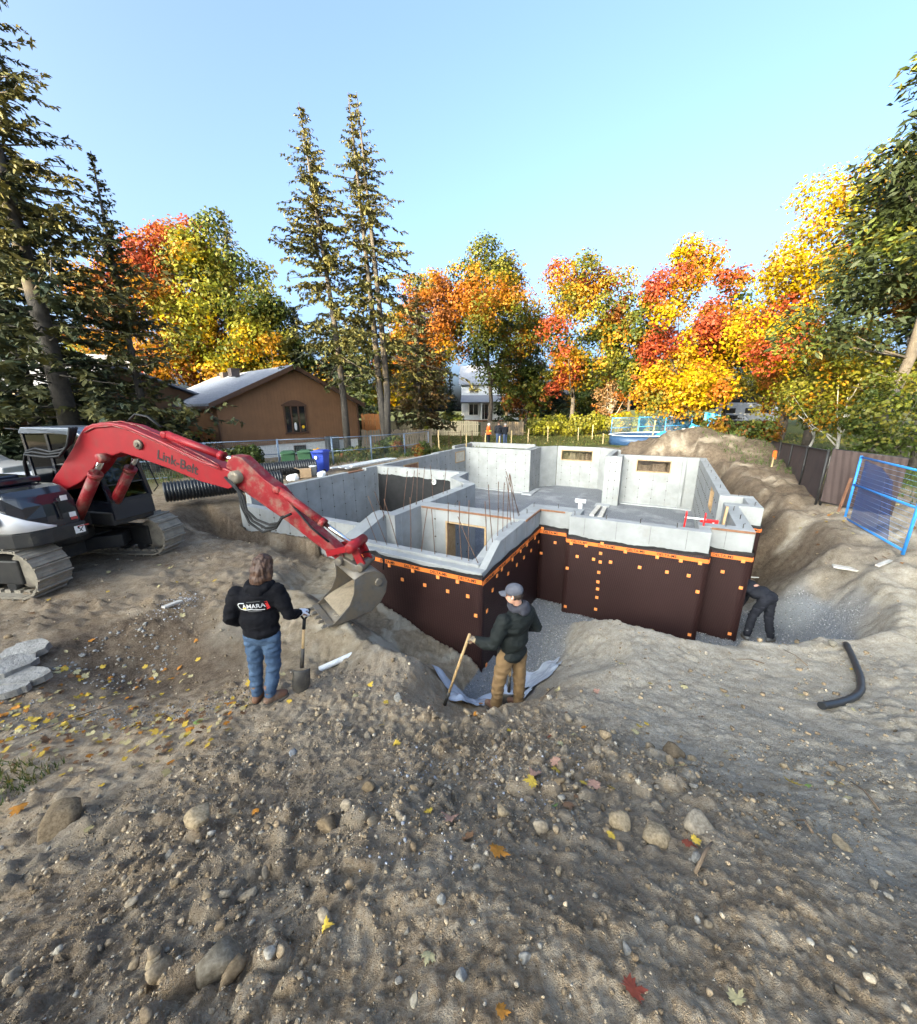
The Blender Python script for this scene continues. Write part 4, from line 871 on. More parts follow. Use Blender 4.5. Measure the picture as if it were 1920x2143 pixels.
M_KHAKI = pm('tan_canvas', (.20, .122, .055), (.15, .09, .042), 7, .9, .25, 90, dirt=(.25, .21, .16), dirtamt=.25)
M_CAP = pm('grey_cap', (.065, .068, .085), (.09, .093, .11), 12, .85)
M_GLOVET = pm('tan_glove', (.36, .26, .14), (.10, .09, .08), 14, .8)
M_NAVY = pm('navy_work_wear', (.004, .005, .009), (.007, .008, .014), 6, .85, .2, 70)
M_ORANGE = pm('hi_vis_orange', (.95, .16, .03), (.85, .13, .02), 9, .7)
M_YEL = pm('hi_vis_yellow', (.75, .8, .1), None, 9, .6)
M_DENIM2 = pm('dark_denim', (.03, .05, .10), (.045, .07, .13), 7, .9)
M_HWHITE = pm('helmet_white', (.8, .8, .78), None, 9, .35)
M_EYE = pm('eye_dark', (.02, .015, .012), None, 9, .2)
M_ASH = pm('ash_handle', (.50, .33, .16), (.38, .24, .11), 10, .6, .1, 60)
M_BLADE = pm('shovel_blade', (.055, .05, .046), (.11, .10, .085), 9, .5, .1, 40, metal=.5, dirt=(.2, .17, .13), dirtamt=.35)
def V(*a): return Vector(a)
def basis(fwd, up=(0, 0, 1)):
    f = Vector(fwd).normalized(); r = f.cross(Vector(up)).normalized(); u = r.cross(f); return Matrix((r, f, u)).transposed()
def cap_chain(mb, pts, rad, n=12):
    for i in range(len(pts) - 1): mb.cap(pts[i], pts[i + 1], rad[i], rad[i + 1], n)
def head_part(mb, c, fwd, s=1.0, face=True):
    B = basis(fwd); c = Vector(c); P = lambda x, y, z: c + B @ Vector((x * s, y * s, z * s))
    mb.ell(P(0, -.012, .03), (.076 * s, .098 * s, .088 * s), B, 18, 12); mb.ell(P(0, .03, -.045), (.058 * s, .07 * s, .075 * s), B, 14, 10); mb.ell(P(0, .055, -.088), (.03 * s, .028 * s, .024 * s), B)
    if face:
        mb.cap(P(0, .092, .01), P(0, .113, -.022), .010 * s, .015 * s); mb.ell(P(0, .085, -.055), (.026 * s, .018 * s, .011 * s), B); mb.ell(P(0, .083, .03), (.05 * s, .018 * s, .013 * s), B)
        for sx in (-1, 1):
            mb.ell(P(.077 * sx, -.005, -.01), (.010 * s, .02 * s, .033 * s), B)
            mb.ell(P(.035 * sx, .06, -.03), (.025 * s, .03 * s, .03 * s), B)
def hand_part(mb, wrist, dirn, palm_n, curl=1.0, s=1.0):
    """palm, four fingers with bends and a thumb; fingers close round something lying along the knuckle line"""
    d = Vector(dirn).normalized(); n = Vector(palm_n).normalized(); n = (n - d * n.dot(d)).normalized(); a = d.cross(n); w = Vector(wrist)
    Bm = Matrix((a, d, n)).transposed()
    mb.ell(w + d * .05 * s, (.042 * s, .055 * s, .019 * s), Bm, 12, 8)
    L = (.040, .046, .043, .033)
    for i, k in enumerate((-.030, -.010, .011, .031)):
        p = w + d * .088 * s + a * k * s; ang = .9 * curl; pts = [w + d * .06 * s + a * k * .8 * s, p]; dd = d.copy()
        for j in range(3):
            dd = (dd * math.cos(ang) + n * math.sin(ang)).normalized() if j < 3 else dd
            nn = n; p = p + dd * L[i] * (1, .72, .55)[j] * s; pts.append(p)
            d2 = dd; n2 = (nn - d2 * nn.dot(d2));
            n = n2.normalized() if n2.length > .15 else (-d).normalized()
        n = Vector(palm_n).normalized(); n = (n - d * n.dot(d)).normalized()
        cap_chain(mb, pts, [.011 * s, .0105 * s, .0095 * s, .009 * s, .008 * s], 8)
    t0 = w + d * .025 * s - a * .034 * s; cap_chain(mb, [t0, t0 + (d * .6 - a * .5 + n * .6).normalized() * .045 * s, t0 + (d * .9 - a * .25 + n * .9).normalized() * .085 * s], [.014 * s, .012 * s, .009 * s], 8)
def boot_part(mb, ankle, fwd, s=1.0):
    f = Vector((fwd[0], fwd[1], 0)).normalized(); a = Vector(ankle)
    mb.cap(a + V(0, 0, .13) * s, a + V(0, 0, .0), .058 * s, .056 * s); mb.cap(a + V(0, 0, -.035) * s - f * .04 * s, a + f * .14 * s + V(0, 0, -.045) * s, .046 * s, .042 * s)
    mb.cap(a + f * .05 * s + V(0, 0, -.01) * s, a + f * .15 * s + V(0, 0, -.04) * s, .05 * s, .04 * s)
def sole_part(mb, ankle, fwd, s=1.0):
    f = Vector((fwd[0], fwd[1], 0)).normalized(); a = Vector(ankle); r = V(f.y, -f.x, 0)
    pl = []
    for k in range(16):
        t = 2 * math.pi * k / 16; pl.append(a + f * (.05 + .145 * math.cos(t)) * s + r * .05 * s * math.sin(t) * (1.08 if math.cos(t) > 0 else .85))
    mb.vprism([(p.x, p.y) for p in pl], a.z - .105 * s, a.z - .072 * s)
def person(label, root, J, fit, group=None, vox=.014, face=True, detail=True):
    """J: world joints.  fit: garments"""
    o_ = Vector(root); j = {k: (Vector(v) - o_ if k not in ('face', 'toe', 'toeR', 'toeL') else Vector(v)) for k, v in J.items()}
    s = fit.get('s', 1.0); sx = (j['shR'] - j['shL']).normalized(); up = (j['neck'] - j['pelvis']).normalized(); fw = up.cross(sx).normalized(); TB = Matrix((sx, fw, up)).transposed()
    if fw.dot(Vector(J.get('toe', (0, 1, 0)))) < 0: fw = -fw
    body = MB()
    head_part(body, j['head'], j['face'], s, face)
    cap_chain(body, [j['head'] + V(0, 0, -.05) - Vector(j['face']) * .02, j['neck']], [.055 * s, .06 * s])
    body.ell(j['chest'], (.16 * s, .10 * s, .2 * s), TB); body.ell((j['chest'] + j['pelvis']) / 2, (.14 * s, .09 * s, .2 * s), TB); body.ell(j['pelvis'], (.15 * s, .10 * s, .12 * s), TB)
    body.cap(j['neck'], j['chest'], .07 * s, .09 * s)
    for S in 'LR':
        cap_chain(body, [j['chest'] * .35 + j['sh' + S] * .65, j['sh' + S], j['el' + S], j['wr' + S]], [.06 * s, .052 * s, .038 * s, .027 * s])
        if 'hd' + S in j: hand_part(body, j['wr' + S], j['hd' + S] - j['wr' + S], j['pn' + S] + o_, fit.get('curl', 1.0), s * .92)
        else: body.cap(j['wr' + S], j['wr' + S] + (j['wr' + S] - j['el' + S]).normalized() * .09, .03 * s, .03 * s)
        cap_chain(body, [j['pelvis'] * .3 + j['hip' + S] * .7, j['hip' + S], j['kn' + S], j['an' + S]], [.09 * s, .082 * s, .055 * s, .042 * s])
        tf = Vector(J.get('toe' + S, J.get('toe', (0, 1, 0)))); body.cap(j['an' + S] + V(0, 0, -.03), j['an' + S] + tf * .13 + V(0, 0, -.05), .035 * s, .03 * s)
    P = remesh(body, 'person', [M_SKIN], vox * .8 if face else vox, None, 3); P.location = root; tag(P, label, 'person', group)
    # top
    t = MB(); k = fit.get('loose', 1.12) * s
    t.ell(j['chest'] + up * .05, (.205 * k, .135 * k, .19 * k), TB, 16, 12); t.ell(j['chest'] * .5 + j['pelvis'] * .5, (.19 * k, .135 * k, .20 * k), TB, 16, 12); hem = j['pelvis'] + up * fit.get('hem', .02)
    t.ell(hem, (.185 * k, .14 * k, .10 * k), TB, 16, 10); t.cap(j['neck'] - up * .02, j['chest'] + up * .08, .085 * k, .13 * k)
    for S in 'LR':
        cap_chain(t, [j['chest'] * .4 + j['sh' + S] * .6 - up * .02, j['sh' + S] - up * .01, j['el' + S], j['wr' + S]], [.10 * k, .083 * k, .068 * k, .05 * k])
    cl = lambda co: (fbm3(co / np.array([.11, .11, .05]), 3, 4) - .5) + .7 * (fbm3(co / .22, 2, 9) - .5)
    top = remesh(t, fit.get('topname', 'jacket'), [fit['top']], vox, P, 5, cl, .045)
    # trousers
    t = MB(); k = fit.get('legs', 1.12) * s
    t.ell(j['pelvis'] - up * .01, (.172 * k, .125 * k, .13 * k), TB, 16, 10)
    for S in 'LR':
        cap_chain(t, [j['pelvis'] * .4 + j['hip' + S] * .6, j['hip' + S], j['kn' + S], j['an' + S] + V(0, 0, .05)], [.10 * k, .102 * k, .076 * k, .066 * k])
    cl2 = lambda co: (fbm3(co / np.array([.10, .10, .035]), 3, 14) - .5)
    remesh(t, fit.get('legname', 'trousers'), [fit['leg']], vox, P, 4, cl2, .04)
    # boots
    for S in 'LR':
        tf = J.get('toe' + S, J.get('toe', (0, 1, 0))); b = MB(); boot_part(b, j['an' + S], tf, s); bo = remesh(b, 'boot', [fit.get('boot', M_BOOT)], vox * .8, P, 3)
        if detail: b = MB(); sole_part(b, j['an' + S], tf, s); b.build('sole', [M_SOLE], bo)
    if face:
        B = basis(j['face'])
        for q in (-1, 1):
            e = MB(); e.ell(j['head'] + B @ V(.031 * q, .083, .012) * s, (.011, .008, .008), B, 8, 6); e.build('eye', [M_EYE], P)
    return P, j, TB, top
def hair_mass(P, c, fwd, parts, mat=M_HAIR, vox=.009, st=.03):
    B = basis(fwd); m = MB()
    for (x, y, z, rx, ry, rz) in parts: m.ell(Vector(c) + B @ V(x, y, z), (rx, ry, rz), B, 14, 10)
    return remesh(m, 'hair', [mat], vox, P, 3, lambda co: (fbm3(co / np.array([.016, .016, .11]), 3, 5) - .5) + .6 * (fbm3(co / .05, 2, 3) - .5), st)

# --- man in the black hoodie
zr = zg(-2.3, 3.75)
rootL = (-2.28, 3.76, -.07)
JL = dict(head=(-2.135, 3.86, 1.605), face=(.35, .86, -.32), neck=(-2.18, 3.80, 1.44), chest=(-2.21, 3.77, 1.20), pelvis=(-2.22, 3.76, .83),
          shL=(-2.41, 3.74, 1.345), elL=(-2.52, 3.72, 1.05), wrL=(-2.46, 3.90, .90), shR=(-2.0, 3.80, 1.345), elR=(-1.90, 3.80, 1.04), wrR=(-1.875, 3.98, .955),
          hdR=(-1.85, 4.06, .945), pnR=(.1, .1, -1), hipL=(-2.32, 3.76, .80), hipR=(-2.13, 3.77, .80), knL=(-2.36, 3.78, .42), knR=(-2.15, 3.78, .42), anL=(-2.39, 3.76, .045), anR=(-2.20, 3.70, .02), toe=(.25, .95, 0), toeL=(.1, 1, 0), toeR=(.75, .65, 0))
for k_ in ('anL', 'anR'): 
    p_ = JL[k_]; JL[k_] = (p_[0], p_[1], zg(p_[0], p_[1]) + .105)
PL, jL, TBL, topL = person('long haired person in black logo hoodie and blue jeans leaning on a shovel', rootL, JL,
    dict(top=M_BLKCOT, topname='hoodie', leg=M_JEAN, legname='jeans', boot=M_BOOT, loose=1.1, legs=1.04, hem=.05))
hc = jL['head']
hair_mass(PL, hc, jL['face'], [(0, -.02, .035, .092, .108, .098), (0, -.06, -.05, .098, .075, .10), (-.05, -.055, -.13, .05, .05, .09), (.05, -.05, -.12, .05, .05, .09), (0, -.075, -.14, .07, .045, .09), (.088, .01, -.07, .028, .045, .11), (-.088, .01, -.06, .028, .045, .10)])
m = MB(); Bh = basis((.25, .97, 0)); nk = jL['neck']
for a in range(-7, 8):
    an = math.pi * a / 9 - math.pi / 2; m.ell(nk + Bh @ V(.115 * math.cos(an), .095 * math.sin(an) + .0, -.02 - .035 * abs(math.sin(an / 1.0 + math.pi / 2 - math.pi / 2))), (.055, .05, .05), None, 10, 8)
m.ell(nk + Bh @ V(0, -.10, -.07), (.12, .055, .085), Bh); remesh(m, 'hood', [M_BLKCOT], .012, PL, 4, None, .025, .06)
m = MB(); hand_part(m, jL['wrR'], jL['hdR'] - jL['wrR'], Vector((.1, .1, -1)), 1.0, 1.12); m.cap(jL['wrR'] - (jL['hdR'] - jL['wrR']).normalized() * .04, jL['wrR'] + (jL['hdR'] - jL['wrR']).normalized() * .03, .045, .042); remesh(m, 'glove', [M_GLOVEW], .006, PL, 2)
# logo printed on the back: conform flat pieces to the cloth
bvh = BVHTree.FromPolygons([v.co.copy() for v in topL.data.vertices], [tuple(p.vertices) for p in topL.data.polygons])
def print_on(mesh, name, parent, origin, right, up_, inward, sc=1.0, off=.004):
    right = Vector(right).normalized(); up_ = Vector(up_).normalized(); inw = Vector(inward).normalized()
    for v in mesh.vertices:
        p = Vector(origin) + right * v.co.x * sc + up_ * v.co.y * sc - inw * .5
        hit = bvh.ray_cast(p, inw)
        v.co = (hit[0] - inw * (off + max(0, v.co.z) * .5)) if hit[0] is not None else p + inw * .4
    o = bpy.data.objects.new(name, mesh); link(o, parent); return o
M_PRW = pm('print_white', (.55, .55, .55), None, 9, .8); M_PRR = pm('print_red', (.72, .03, .03), None, 9, .8); M_PRY = pm('print_yellow', (.85, .5, .03), None, 9, .8)
bo_ = jL['chest'] + V(.0, 0, .015); rgt = V(.97, .16, -.0); inw = V(-.12, .97, -.12)
def dense(me, it=2):
    bm = bmesh.new(); bm.from_mesh(me); bmesh.ops.triangulate(bm, faces=bm.faces[:])
    for _ in range(it): bmesh.ops.subdivide_edges(bm, edges=[e for e in bm.edges if e.calc_length() > .02], cuts=1)
    bm.to_mesh(me); bm.free(); return me
print_on(dense(text_mesh('AMARA', .068, M_PRW, .0006, bold=True)), 'lettering', topL, bo_, rgt, (0, 0, 1), inw)
def strip(pts, wd, mat):
    mb = MB(); vs = []
    for i, p in enumerate(pts):
        a = Vector((*pts[max(i - 1, 0)], 0)); b = Vector((*pts[min(i + 1, len(pts) - 1)], 0)); d = (b - a).normalized(); nrm = V(-d.y, d.x, 0)
        q = V(*p, 0); vs += [q + nrm * wd / 2, q - nrm * wd / 2]
    mb.add(vs, [(2 * i, 2 * i + 1, 2 * i + 3, 2 * i + 2) for i in range(len(pts) - 1)]); return mb.mesh('logo_stripe', [mat])
cc = [(-.135 + .035 * math.cos(a), .0 + .036 * math.sin(a)) for a in np.linspace(math.pi * .5, math.pi * 1.5, 9)]
print_on(dense(strip([(-.09, .040)] + cc + [(-.09, -.040), (-.03, -.036), (.03, -.045), (.11, -.047)], .010, M_PRW), 1), 'logo_stripe', topL, bo_, rgt, (0, 0, 1), inw)
print_on(dense(strip([(.125, .045), (.14, -.05)], .026, M_PRR), 1), 'logo_stripe', topL, bo_, rgt, (0, 0, 1), inw)
print_on(dense(strip([(-.115, -.026), (-.08, -.026)], .016, M_PRY), 1), 'logo_stripe', topL, bo_, rgt, (0, 0, 1), inw)
print_on(dense(strip([(-.06, .052), (.07, .052)], .006, pm('print_grey', (.12, .12, .12), None, 9, .8)), 1), 'logo_stripe', topL, bo_, rgt, (0, 0, 1), inw)
print_on(dense(strip([(-.07, -.062), (.08, -.064)], .006, bpy.data.materials['print_grey']), 1), 'logo_stripe', topL, bo_, rgt, (0, 0, 1), inw)
# his shovel: D-handle, ash shaft, round blade
def shovel(label, grip, tip, dh=True, blade_side=(0, -1, 0), roll=0, bl=.30, bw=.105):
    g = Vector(grip); t = Vector(tip); x, y, d, L = frame_from(g, t); o = thing('shovel', label, 'shovel', g)
    bs = Vector(blade_side); bs = (bs - d * bs.dot(d)).normalized(); side = d.cross(bs)
    if dh:
        mb = MB(); mb.tube([side * -.055, side * .055], .014, 10); mb.tube([side * -.055, side * -.045 + d * .06, d * .13], .012, 8); mb.tube([side * .055, side * .045 + d * .06, d * .13], .012, 8); mb.tube([d * .12, d * .24], .02, 10); mb.build('grip', [M_HOSE], o)
    s0 = .2 if dh else 0
    mb = MB(); mb.tube([d * s0, d * (L - bl - .14)], .0175, 10); mb.build('shaft', [M_ASH], o)
    mb = MB(); mb.tube([d * (L - bl - .26), d * (L - bl - .02)], [.021, .024], 10); mb.build('socket', [M_BLADE], o)
    def bp(s, q):
        prof = (1.0 if q < .55 else math.sqrt(max(0, 1 - ((q - .55) / .47) ** 2))); xx = (s - .5) * 2 * bw * prof * (.92 + .08 * q)
        return d * (L - bl + bl * q) + side * xx + bs * (.035 * (1 - (2 * s - 1) ** 2) + .02 * math.sin(q * 3))
    mb = MB(); mb.grid(11, 12, bp); b = mb.build('blade', [M_BLADE], o); so = b.modifiers.new('s', 'SOLIDIFY'); so.thickness = .004
    return o
shovel('round point shovel with black D grip held by the person in the black hoodie', (-1.845, 4.07, .945), (-1.93, 3.86, zg(-1.93, 3.86) - .03), True, (.45, -1, 0))

# --- man in cap and dark jacket
rootR = (.62, 4.12, -.5)
JR = dict(head=(.655, 4.14, 1.085), face=(-.93, .32, -.18), neck=(.72, 4.18, .92), chest=(.71, 4.17, .66), pelvis=(.66, 4.18, .26),
          shL=(.53, 4.05, .80), elL=(.40, 3.98, .50), wrL=(.22, 4.10, .485), hdL=(.15, 4.14, .485), pnL=(.0, .3, -1), shR=(.86, 4.28, .80), elR=(1.0, 4.33, .52), wrR=(.86, 4.52, .40),
          hipL=(.57, 4.12, .22), hipR=(.76, 4.25, .22), knL=(.49, 4.10, -.16), knR=(.78, 4.24, -.17), anL=(.47, 4.12, -.50), anR=(.78, 4.22, -.50), toe=(-.7, .7, 0))
for k_ in ('anL', 'anR'):
    p_ = JR[k_]; JR[k_] = (p_[0], p_[1], max(-.56, zg(p_[0], p_[1]) + .06))
PR, jR, TBR, topR = person('person in grey cap, dark green jacket and tan trousers at the trench mouth', rootR, JR,
    dict(top=M_JACK, topname='jacket', leg=M_KHAKI, boot=M_BOOT, loose=1.1, legs=1.08, hem=.0))
hc = jR['head']; Bc = basis(JR['face'])
hair_mass(PR, hc, JR['face'], [(0, -.06, -.005, .078, .055, .06), (.06, -.02, .0, .022, .05, .05), (-.06, -.02, .0, .022, .05, .05)], pm('short_dark_hair', (.03, .018, .012), None, 20, .6), .008, .01)
m = MB(); m.ell(hc + Bc @ V(0, -.015, .055), (.09, .112, .085), Bc, 18, 12); cp = remesh(m, 'cap', [M_CAP], .009, PR, 2)
m = MB(); m.grid(13, 7, lambda s, t: hc + Bc @ V((s - .5) * .165 * (1 - .35 * t * t), .075 + .105 * t * (1 - .35 * (2 * s - 1) ** 2), .052 - .035 * (2 * s - 1) ** 2 - .012 * t)); b = m.build('brim', [M_CAP], cp); so = b.modifiers.new('s', 'SOLIDIFY'); so.thickness = .005
m = MB(); m.ell(hc + Bc @ V(-.087, .005, -.012), (.006, .008, .012), Bc, 8, 6); m.build('earbud', [M_HWHITE], PR)
m = MB(); nk = jR['neck']; Bq = basis((-.8, .6, 0))
for a in range(-7, 8):
    an = math.pi * a / 8 - math.pi / 2; m.ell(nk + Bq @ V(.10 * math.cos(an), .09 * math.sin(an), -.0 - .02 * math.cos(an * 2)), (.045, .045, .045), None, 10, 8)
m.ell(nk + Bq @ V(0, -.10, -.045), (.11, .05, .065), Bq); remesh(m, 'hood', [M_HOODG], .011, PR, 4, None, .02, .06)
m = MB(); hand_part(m, jR['wrL'], jR['hdL'] - jR['wrL'], V(0, .3, -1), 1.0, 1.08); m.cap(jR['wrL'] + V(.05, 0, 0), jR['wrL'] - V(.02, 0, 0), .046, .042); remesh(m, 'glove', [M_GLOVET], .006, PR, 2)
shovel('long wooden handled shovel slanting down from the glove of the person in the cap', (.125, 4.15, .54), (-.30, 4.28, -.92), False, (0, -1, 0))
shovel('shovel with dark blade standing behind the legs of the person in the cap', (.74, 4.66, .25), (.68, 4.50, zg(.68, 4.5) - .05), False, (0, -1, 0))

# --- bending worker by the right wall
zc = zg(6.6, 7.2)
JC = dict(head=(6.24, 7.80, -.98), face=(-.2, .5, -.85), neck=(6.25, 7.70, -.78), chest=(6.32, 7.54, -.56), pelvis=(6.55, 7.28, -.68), shL=(6.16, 7.58, -.70), elL=(6.18, 7.56, -.98), wrL=(6.18, 7.62, -1.18), hdL=(6.18, 7.66, -1.26), pnL=(1, 0, 0), shR=(6.44, 7.72, -.70), elR=(6.44, 7.74, -.92), wrR=(6.36, 7.78, -1.2),
          hipL=(6.45, 7.24, -.74), hipR=(6.62, 7.30, -.74), knL=(6.33, 7.30, -1.12), knR=(6.62, 7.22, -1.16), anL=(6.24, 7.24, zg(6.24, 7.24) + .1), anR=(6.68, 7.16, zg(6.68, 7.16) + .1), toe=(.2, .95, 0), toeR=(.9, .3, 0))
person('person in black bending double on the gravel by the right wall of the foundation', (6.5, 7.25, zc), JC, dict(top=M_NAVY, leg=M_NAVY, boot=pm('grey_boot', (.14, .14, .14), None, 8, .8), loose=1.12, hem=.0), vox=.016, face=False)
# --- three visitors beyond the far wall
def stander(label, x, y, h, face, top, leg, head, group=None, vest=False):
    z = zg(x, y); k = h / 1.75; f = Vector((face[0], face[1], 0)).normalized(); r = V(f.y, -f.x, 0); b = V(x, y, z); W = lambda rr, ff, zz: tuple(b + r * rr * k + f * ff * k + V(0, 0, zz * k))
    J = dict(head=W(0, .02, 1.62), face=tuple(f), neck=W(0, 0, 1.48), chest=W(0, 0, 1.26), pelvis=W(0, 0, .92), shL=W(-.2, 0, 1.42), elL=W(-.27, 0, 1.14), wrL=W(-.22, .14, .95), shR=W(.2, 0, 1.42), elR=W(.27, .02, 1.14), wrR=W(.22, .18, 1.0),
             hipL=W(-.09, 0, .9), hipR=W(.09, 0, .9), knL=W(-.11, .02, .5), knR=W(.11, .02, .5), anL=W(-.12, -.02, .11), anR=W(.12, -.02, .11), toe=tuple(f))
    P, j, TB, t = person(label, tuple(b), J, dict(top=top, leg=leg, boot=M_HOSE, s=k), group, vox=.03, face=False, detail=False)
    m = MB(); m.ell(j['head'] + V(0, 0, .05), (.105, .12, .09), None, 12, 8); m.build(head[0], [head[1]], P)
    if vest:
        m = MB(); c = j['chest']; m.tube([c + V(0, 0, -.12), c + V(0, 0, -.06)], .235, 14); m.build('reflective_band', [M_YEL], P)
    return P
stander('person in orange vest and white hard hat beyond the far concrete wall', 2.3, 29.0, 1.72, (.8, -.3), M_ORANGE, M_NAVY, ('hard_hat', M_HWHITE), None, True)
stander('taller person in dark jacket and jeans beyond the far concrete wall', 3.06, 29.0, 1.80, (-.2, 1), M_NAVY, M_DENIM2, ('hair', M_HAIR))
stander('shorter person in dark jacket and blue trousers rightmost of those beyond the far wall', 3.58, 29.2, 1.66, (-.6, .8), M_NAVY, M_DENIM2, ('hair', pm('grey_hair', (.35, .32, .3), None, 9, .7)))
# ================================================================== buildings
M_BROWN = pm('brown_siding', (.20, .10, .05), (.165, .083, .042), 1.5, .8, .1, 40)
M_BRTRIM = pm('brown_trim', (.085, .042, .026), (.065, .033, .02), 5, .6)
M_SHING = pm('grey_shingle', (.24, .25, .28), (.17, .18, .21), 9, .9, .3, 30)
M_WBRICK = pm('white_painted_brick', (.70, .69, .66), (.60, .59, .56), 6, .8, .2, 40)
M_GLASS = glass('window_glass', (.012, .014, .018), .04)
M_GALV = pm('galvanised', (.38, .38, .38), (.3, .3, .3), 9, .45, metal=.7)
def house_frame(p, q):
    a = Vector((p[0], p[1], 0)); b = Vector((q[0], q[1], 0)); d = (b - a).normalized(); return a, d, V(-d.y, d.x, 0), (b - a).length
# brown bungalow
hA, hd, hn, hL = house_frame((-12.6, 20.6), (-7.0, 27.2))
BH = thing('brown_house', 'brown sided bungalow with grey shingle roof and white painted brick base', 'house', (hA.x, hA.y, 0), math.atan2(hd.y, hd.x))
zb, ze, za, HD = 1.25, 3.62, 5.62, 12.0
mb = MB(); poly = [(0, zb), (hL, zb), (hL, ze), (hL / 2, za), (0, ze)]; mb.prism(poly, 0, HD, lambda p, t: (p[0], t, p[1])); mb.build('siding', [M_BROWN], BH)
for i in range(43):
    x = .1 + i * .2
    if x > hL - .05: break
    zt = ze + (za - ze) * (1 - abs(x - hL / 2) / (hL / 2)) - .05; mb = MB(); mb.box((x, -.006, (zb + zt) / 2), (.022, .012, zt - zb)); mb.build('batten', [M_BROWN], BH)
mb = MB(); mb.box((hL / 2, HD / 2 + .03, .62), (hL - .06, HD - .06, 1.25)); fb = mb.build('base_wall', [M_WBRICK], BH)
mb = MB()
for r_ in range(12):
    mb.box((hL / 2, .055, .12 + r_ * .095), (hL - .08, .01, .008))
mb.build('mortar_joint', [pm('joint_grey', (.4, .39, .37))], fb, kind='stuff')
sl = math.atan2(za - ze, hL / 2)
for s in (0, 1):
    mb = MB(); e0 = -.45; x0 = e0 if s == 0 else hL + .45; z0 = ze - .45 * math.tan(sl)
    pts = [(x0, z0 + .03), (hL / 2, za + .03), (hL / 2, za + .15), (x0, z0 + .15)]; mb.prism(pts if s == 0 else pts[::-1], -.35, HD + .3, lambda p, t: (p[0], t, p[1])); ro = mb.build('roof', [M_SHING], BH)
    mb = MB()
    for k in range(16):
        f = (k + .5) / 16; xx = x0 + (hL / 2 - x0) * f; zz = z0 + (za - z0) * f + .155; mb.box((xx, HD / 2, zz), (.30, HD + .6, .012), Matrix.Rotation(-sl - .02 if s == 0 else sl + .02, 3, 'Y'))
    mb.build('shingle_course', [M_SHING], ro, kind='stuff')
    mb = MB(); pts = [(x0, z0 - .08), (hL / 2, za - .08), (hL / 2, za + .16), (x0, z0 + .16)]; mb.prism(pts if s == 0 else pts[::-1], -.40, -.355, lambda p, t: (p[0], t, p[1])); mb.build('bargeboard', [M_BRTRIM], BH)
mb = MB(); mb.box((-.5, HD / 2, 3.36), (.12, HD + .5, .11)); gt = mb.build('gutter', [M_BRTRIM], BH); mb = MB(); mb.tube([(-.5, .1, 3.3), (-.35, .0, 3.1), (-.06, -.05, 2.8), (-.06, -.05, .5)], .045, 8); mb.build('downspout', [M_BRTRIM], gt)
mb = MB(); mb.box((hL + .05, -.05, 2.4), (.08, .08, 2.6)); mb.build('downspout', [M_BRTRIM], BH)
def local_x(px, py): return (Vector((px, py, 0)) - hA).dot(hd)
wx0, wx1 = 3.55, 4.88; wz0, wz1 = 1.86, 3.48
wn = thing('window', None, None, (0, 0, 0)); wn.parent = BH
mb = MB(); mb.box(((wx0 + wx1) / 2, -.035, wz0), (wx1 - wx0 + .2, .09, .09)); mb.box(((wx0 + wx1) / 2, -.035, wz1), (wx1 - wx0 + .2, .09, .09))
for xx in (wx0, wx0 + .42, wx0 + .88, wx1): mb.box((xx, -.035, (wz0 + wz1) / 2), (.075, .085, wz1 - wz0 - .09))
mb.build('frame', [M_BRTRIM], wn)
mb = MB(); arc = [(wx0 - .08, wz1 + .05)] + [(wx0 - .08 + (wx1 - wx0 + .16) * t, wz1 + .05 + .26 * math.sin(math.pi * t)) for t in np.linspace(.08, .92, 9)] + [(wx1 + .08, wz1 + .05)]
mb.prism(arc, -.06, -.01, lambda p, t: (p[0], t, p[1])); mb.build('arch', [M_BRTRIM], wn)
for k in range(3):
    xa = (wx0, wx0 + .42, wx0 + .88)[k] + .04; xb = (wx0 + .42, wx0 + .88, wx1)[k] - .04
    mb = MB(); mb.box(((xa + xb) / 2, -.012, (wz0 + wz1) / 2), (xb - xa, .02, wz1 - wz0 - .1)); mb.build('pane', [M_GLASS], wn)
mb = MB(); mb.ell((wx0 + .62, -.03, 2.25), (.09, .02, .24)); mb.build('ornament', [M_HWHITE], wn)
mb = MB(); mb.lathe([(.10, 0), (.10, .015)], (wx0 + 1.1, -.02, 2.2), 16, Matrix.Rotation(R(90), 3, 'X')); mb.build('ornament', [M_PRY], wn)
mb = MB(); mb.box((4.3, .02, .78), (.78, .06, .66)); bw = mb.build('basement_window', [M_BRTRIM], BH); mb = MB(); mb.box((4.3, -.015, .78), (.68, .02, .56)); mb.build('pane', [M_GLASS], bw)
for (yy, xx) in ((5.5, 3.2), (9.0, 3.9)):
    mb = MB(); mb.box((xx, yy, za + .0), (.5, .6, .5)); 
    for k in range(3): mb.box((xx, yy, za + .02 + .1 * k), (.56, .66, .03))
    mb.build('roof_vent', [pm('vent_brown', (.12, .09, .08), None, 7, .7)] if 'vent_brown' not in bpy.data.materials else [bpy.data.materials['vent_brown']], BH)
mb = MB(); mb.tube([(5.6, 4.0, 4.6), (5.6, 4.0, 5.55)], .09, 10); mb.tube([(5.6, 4.0, 5.55), (5.6, 4.0, 5.7)], .14, 10); mb.build('flue', [M_HWHITE], BH)
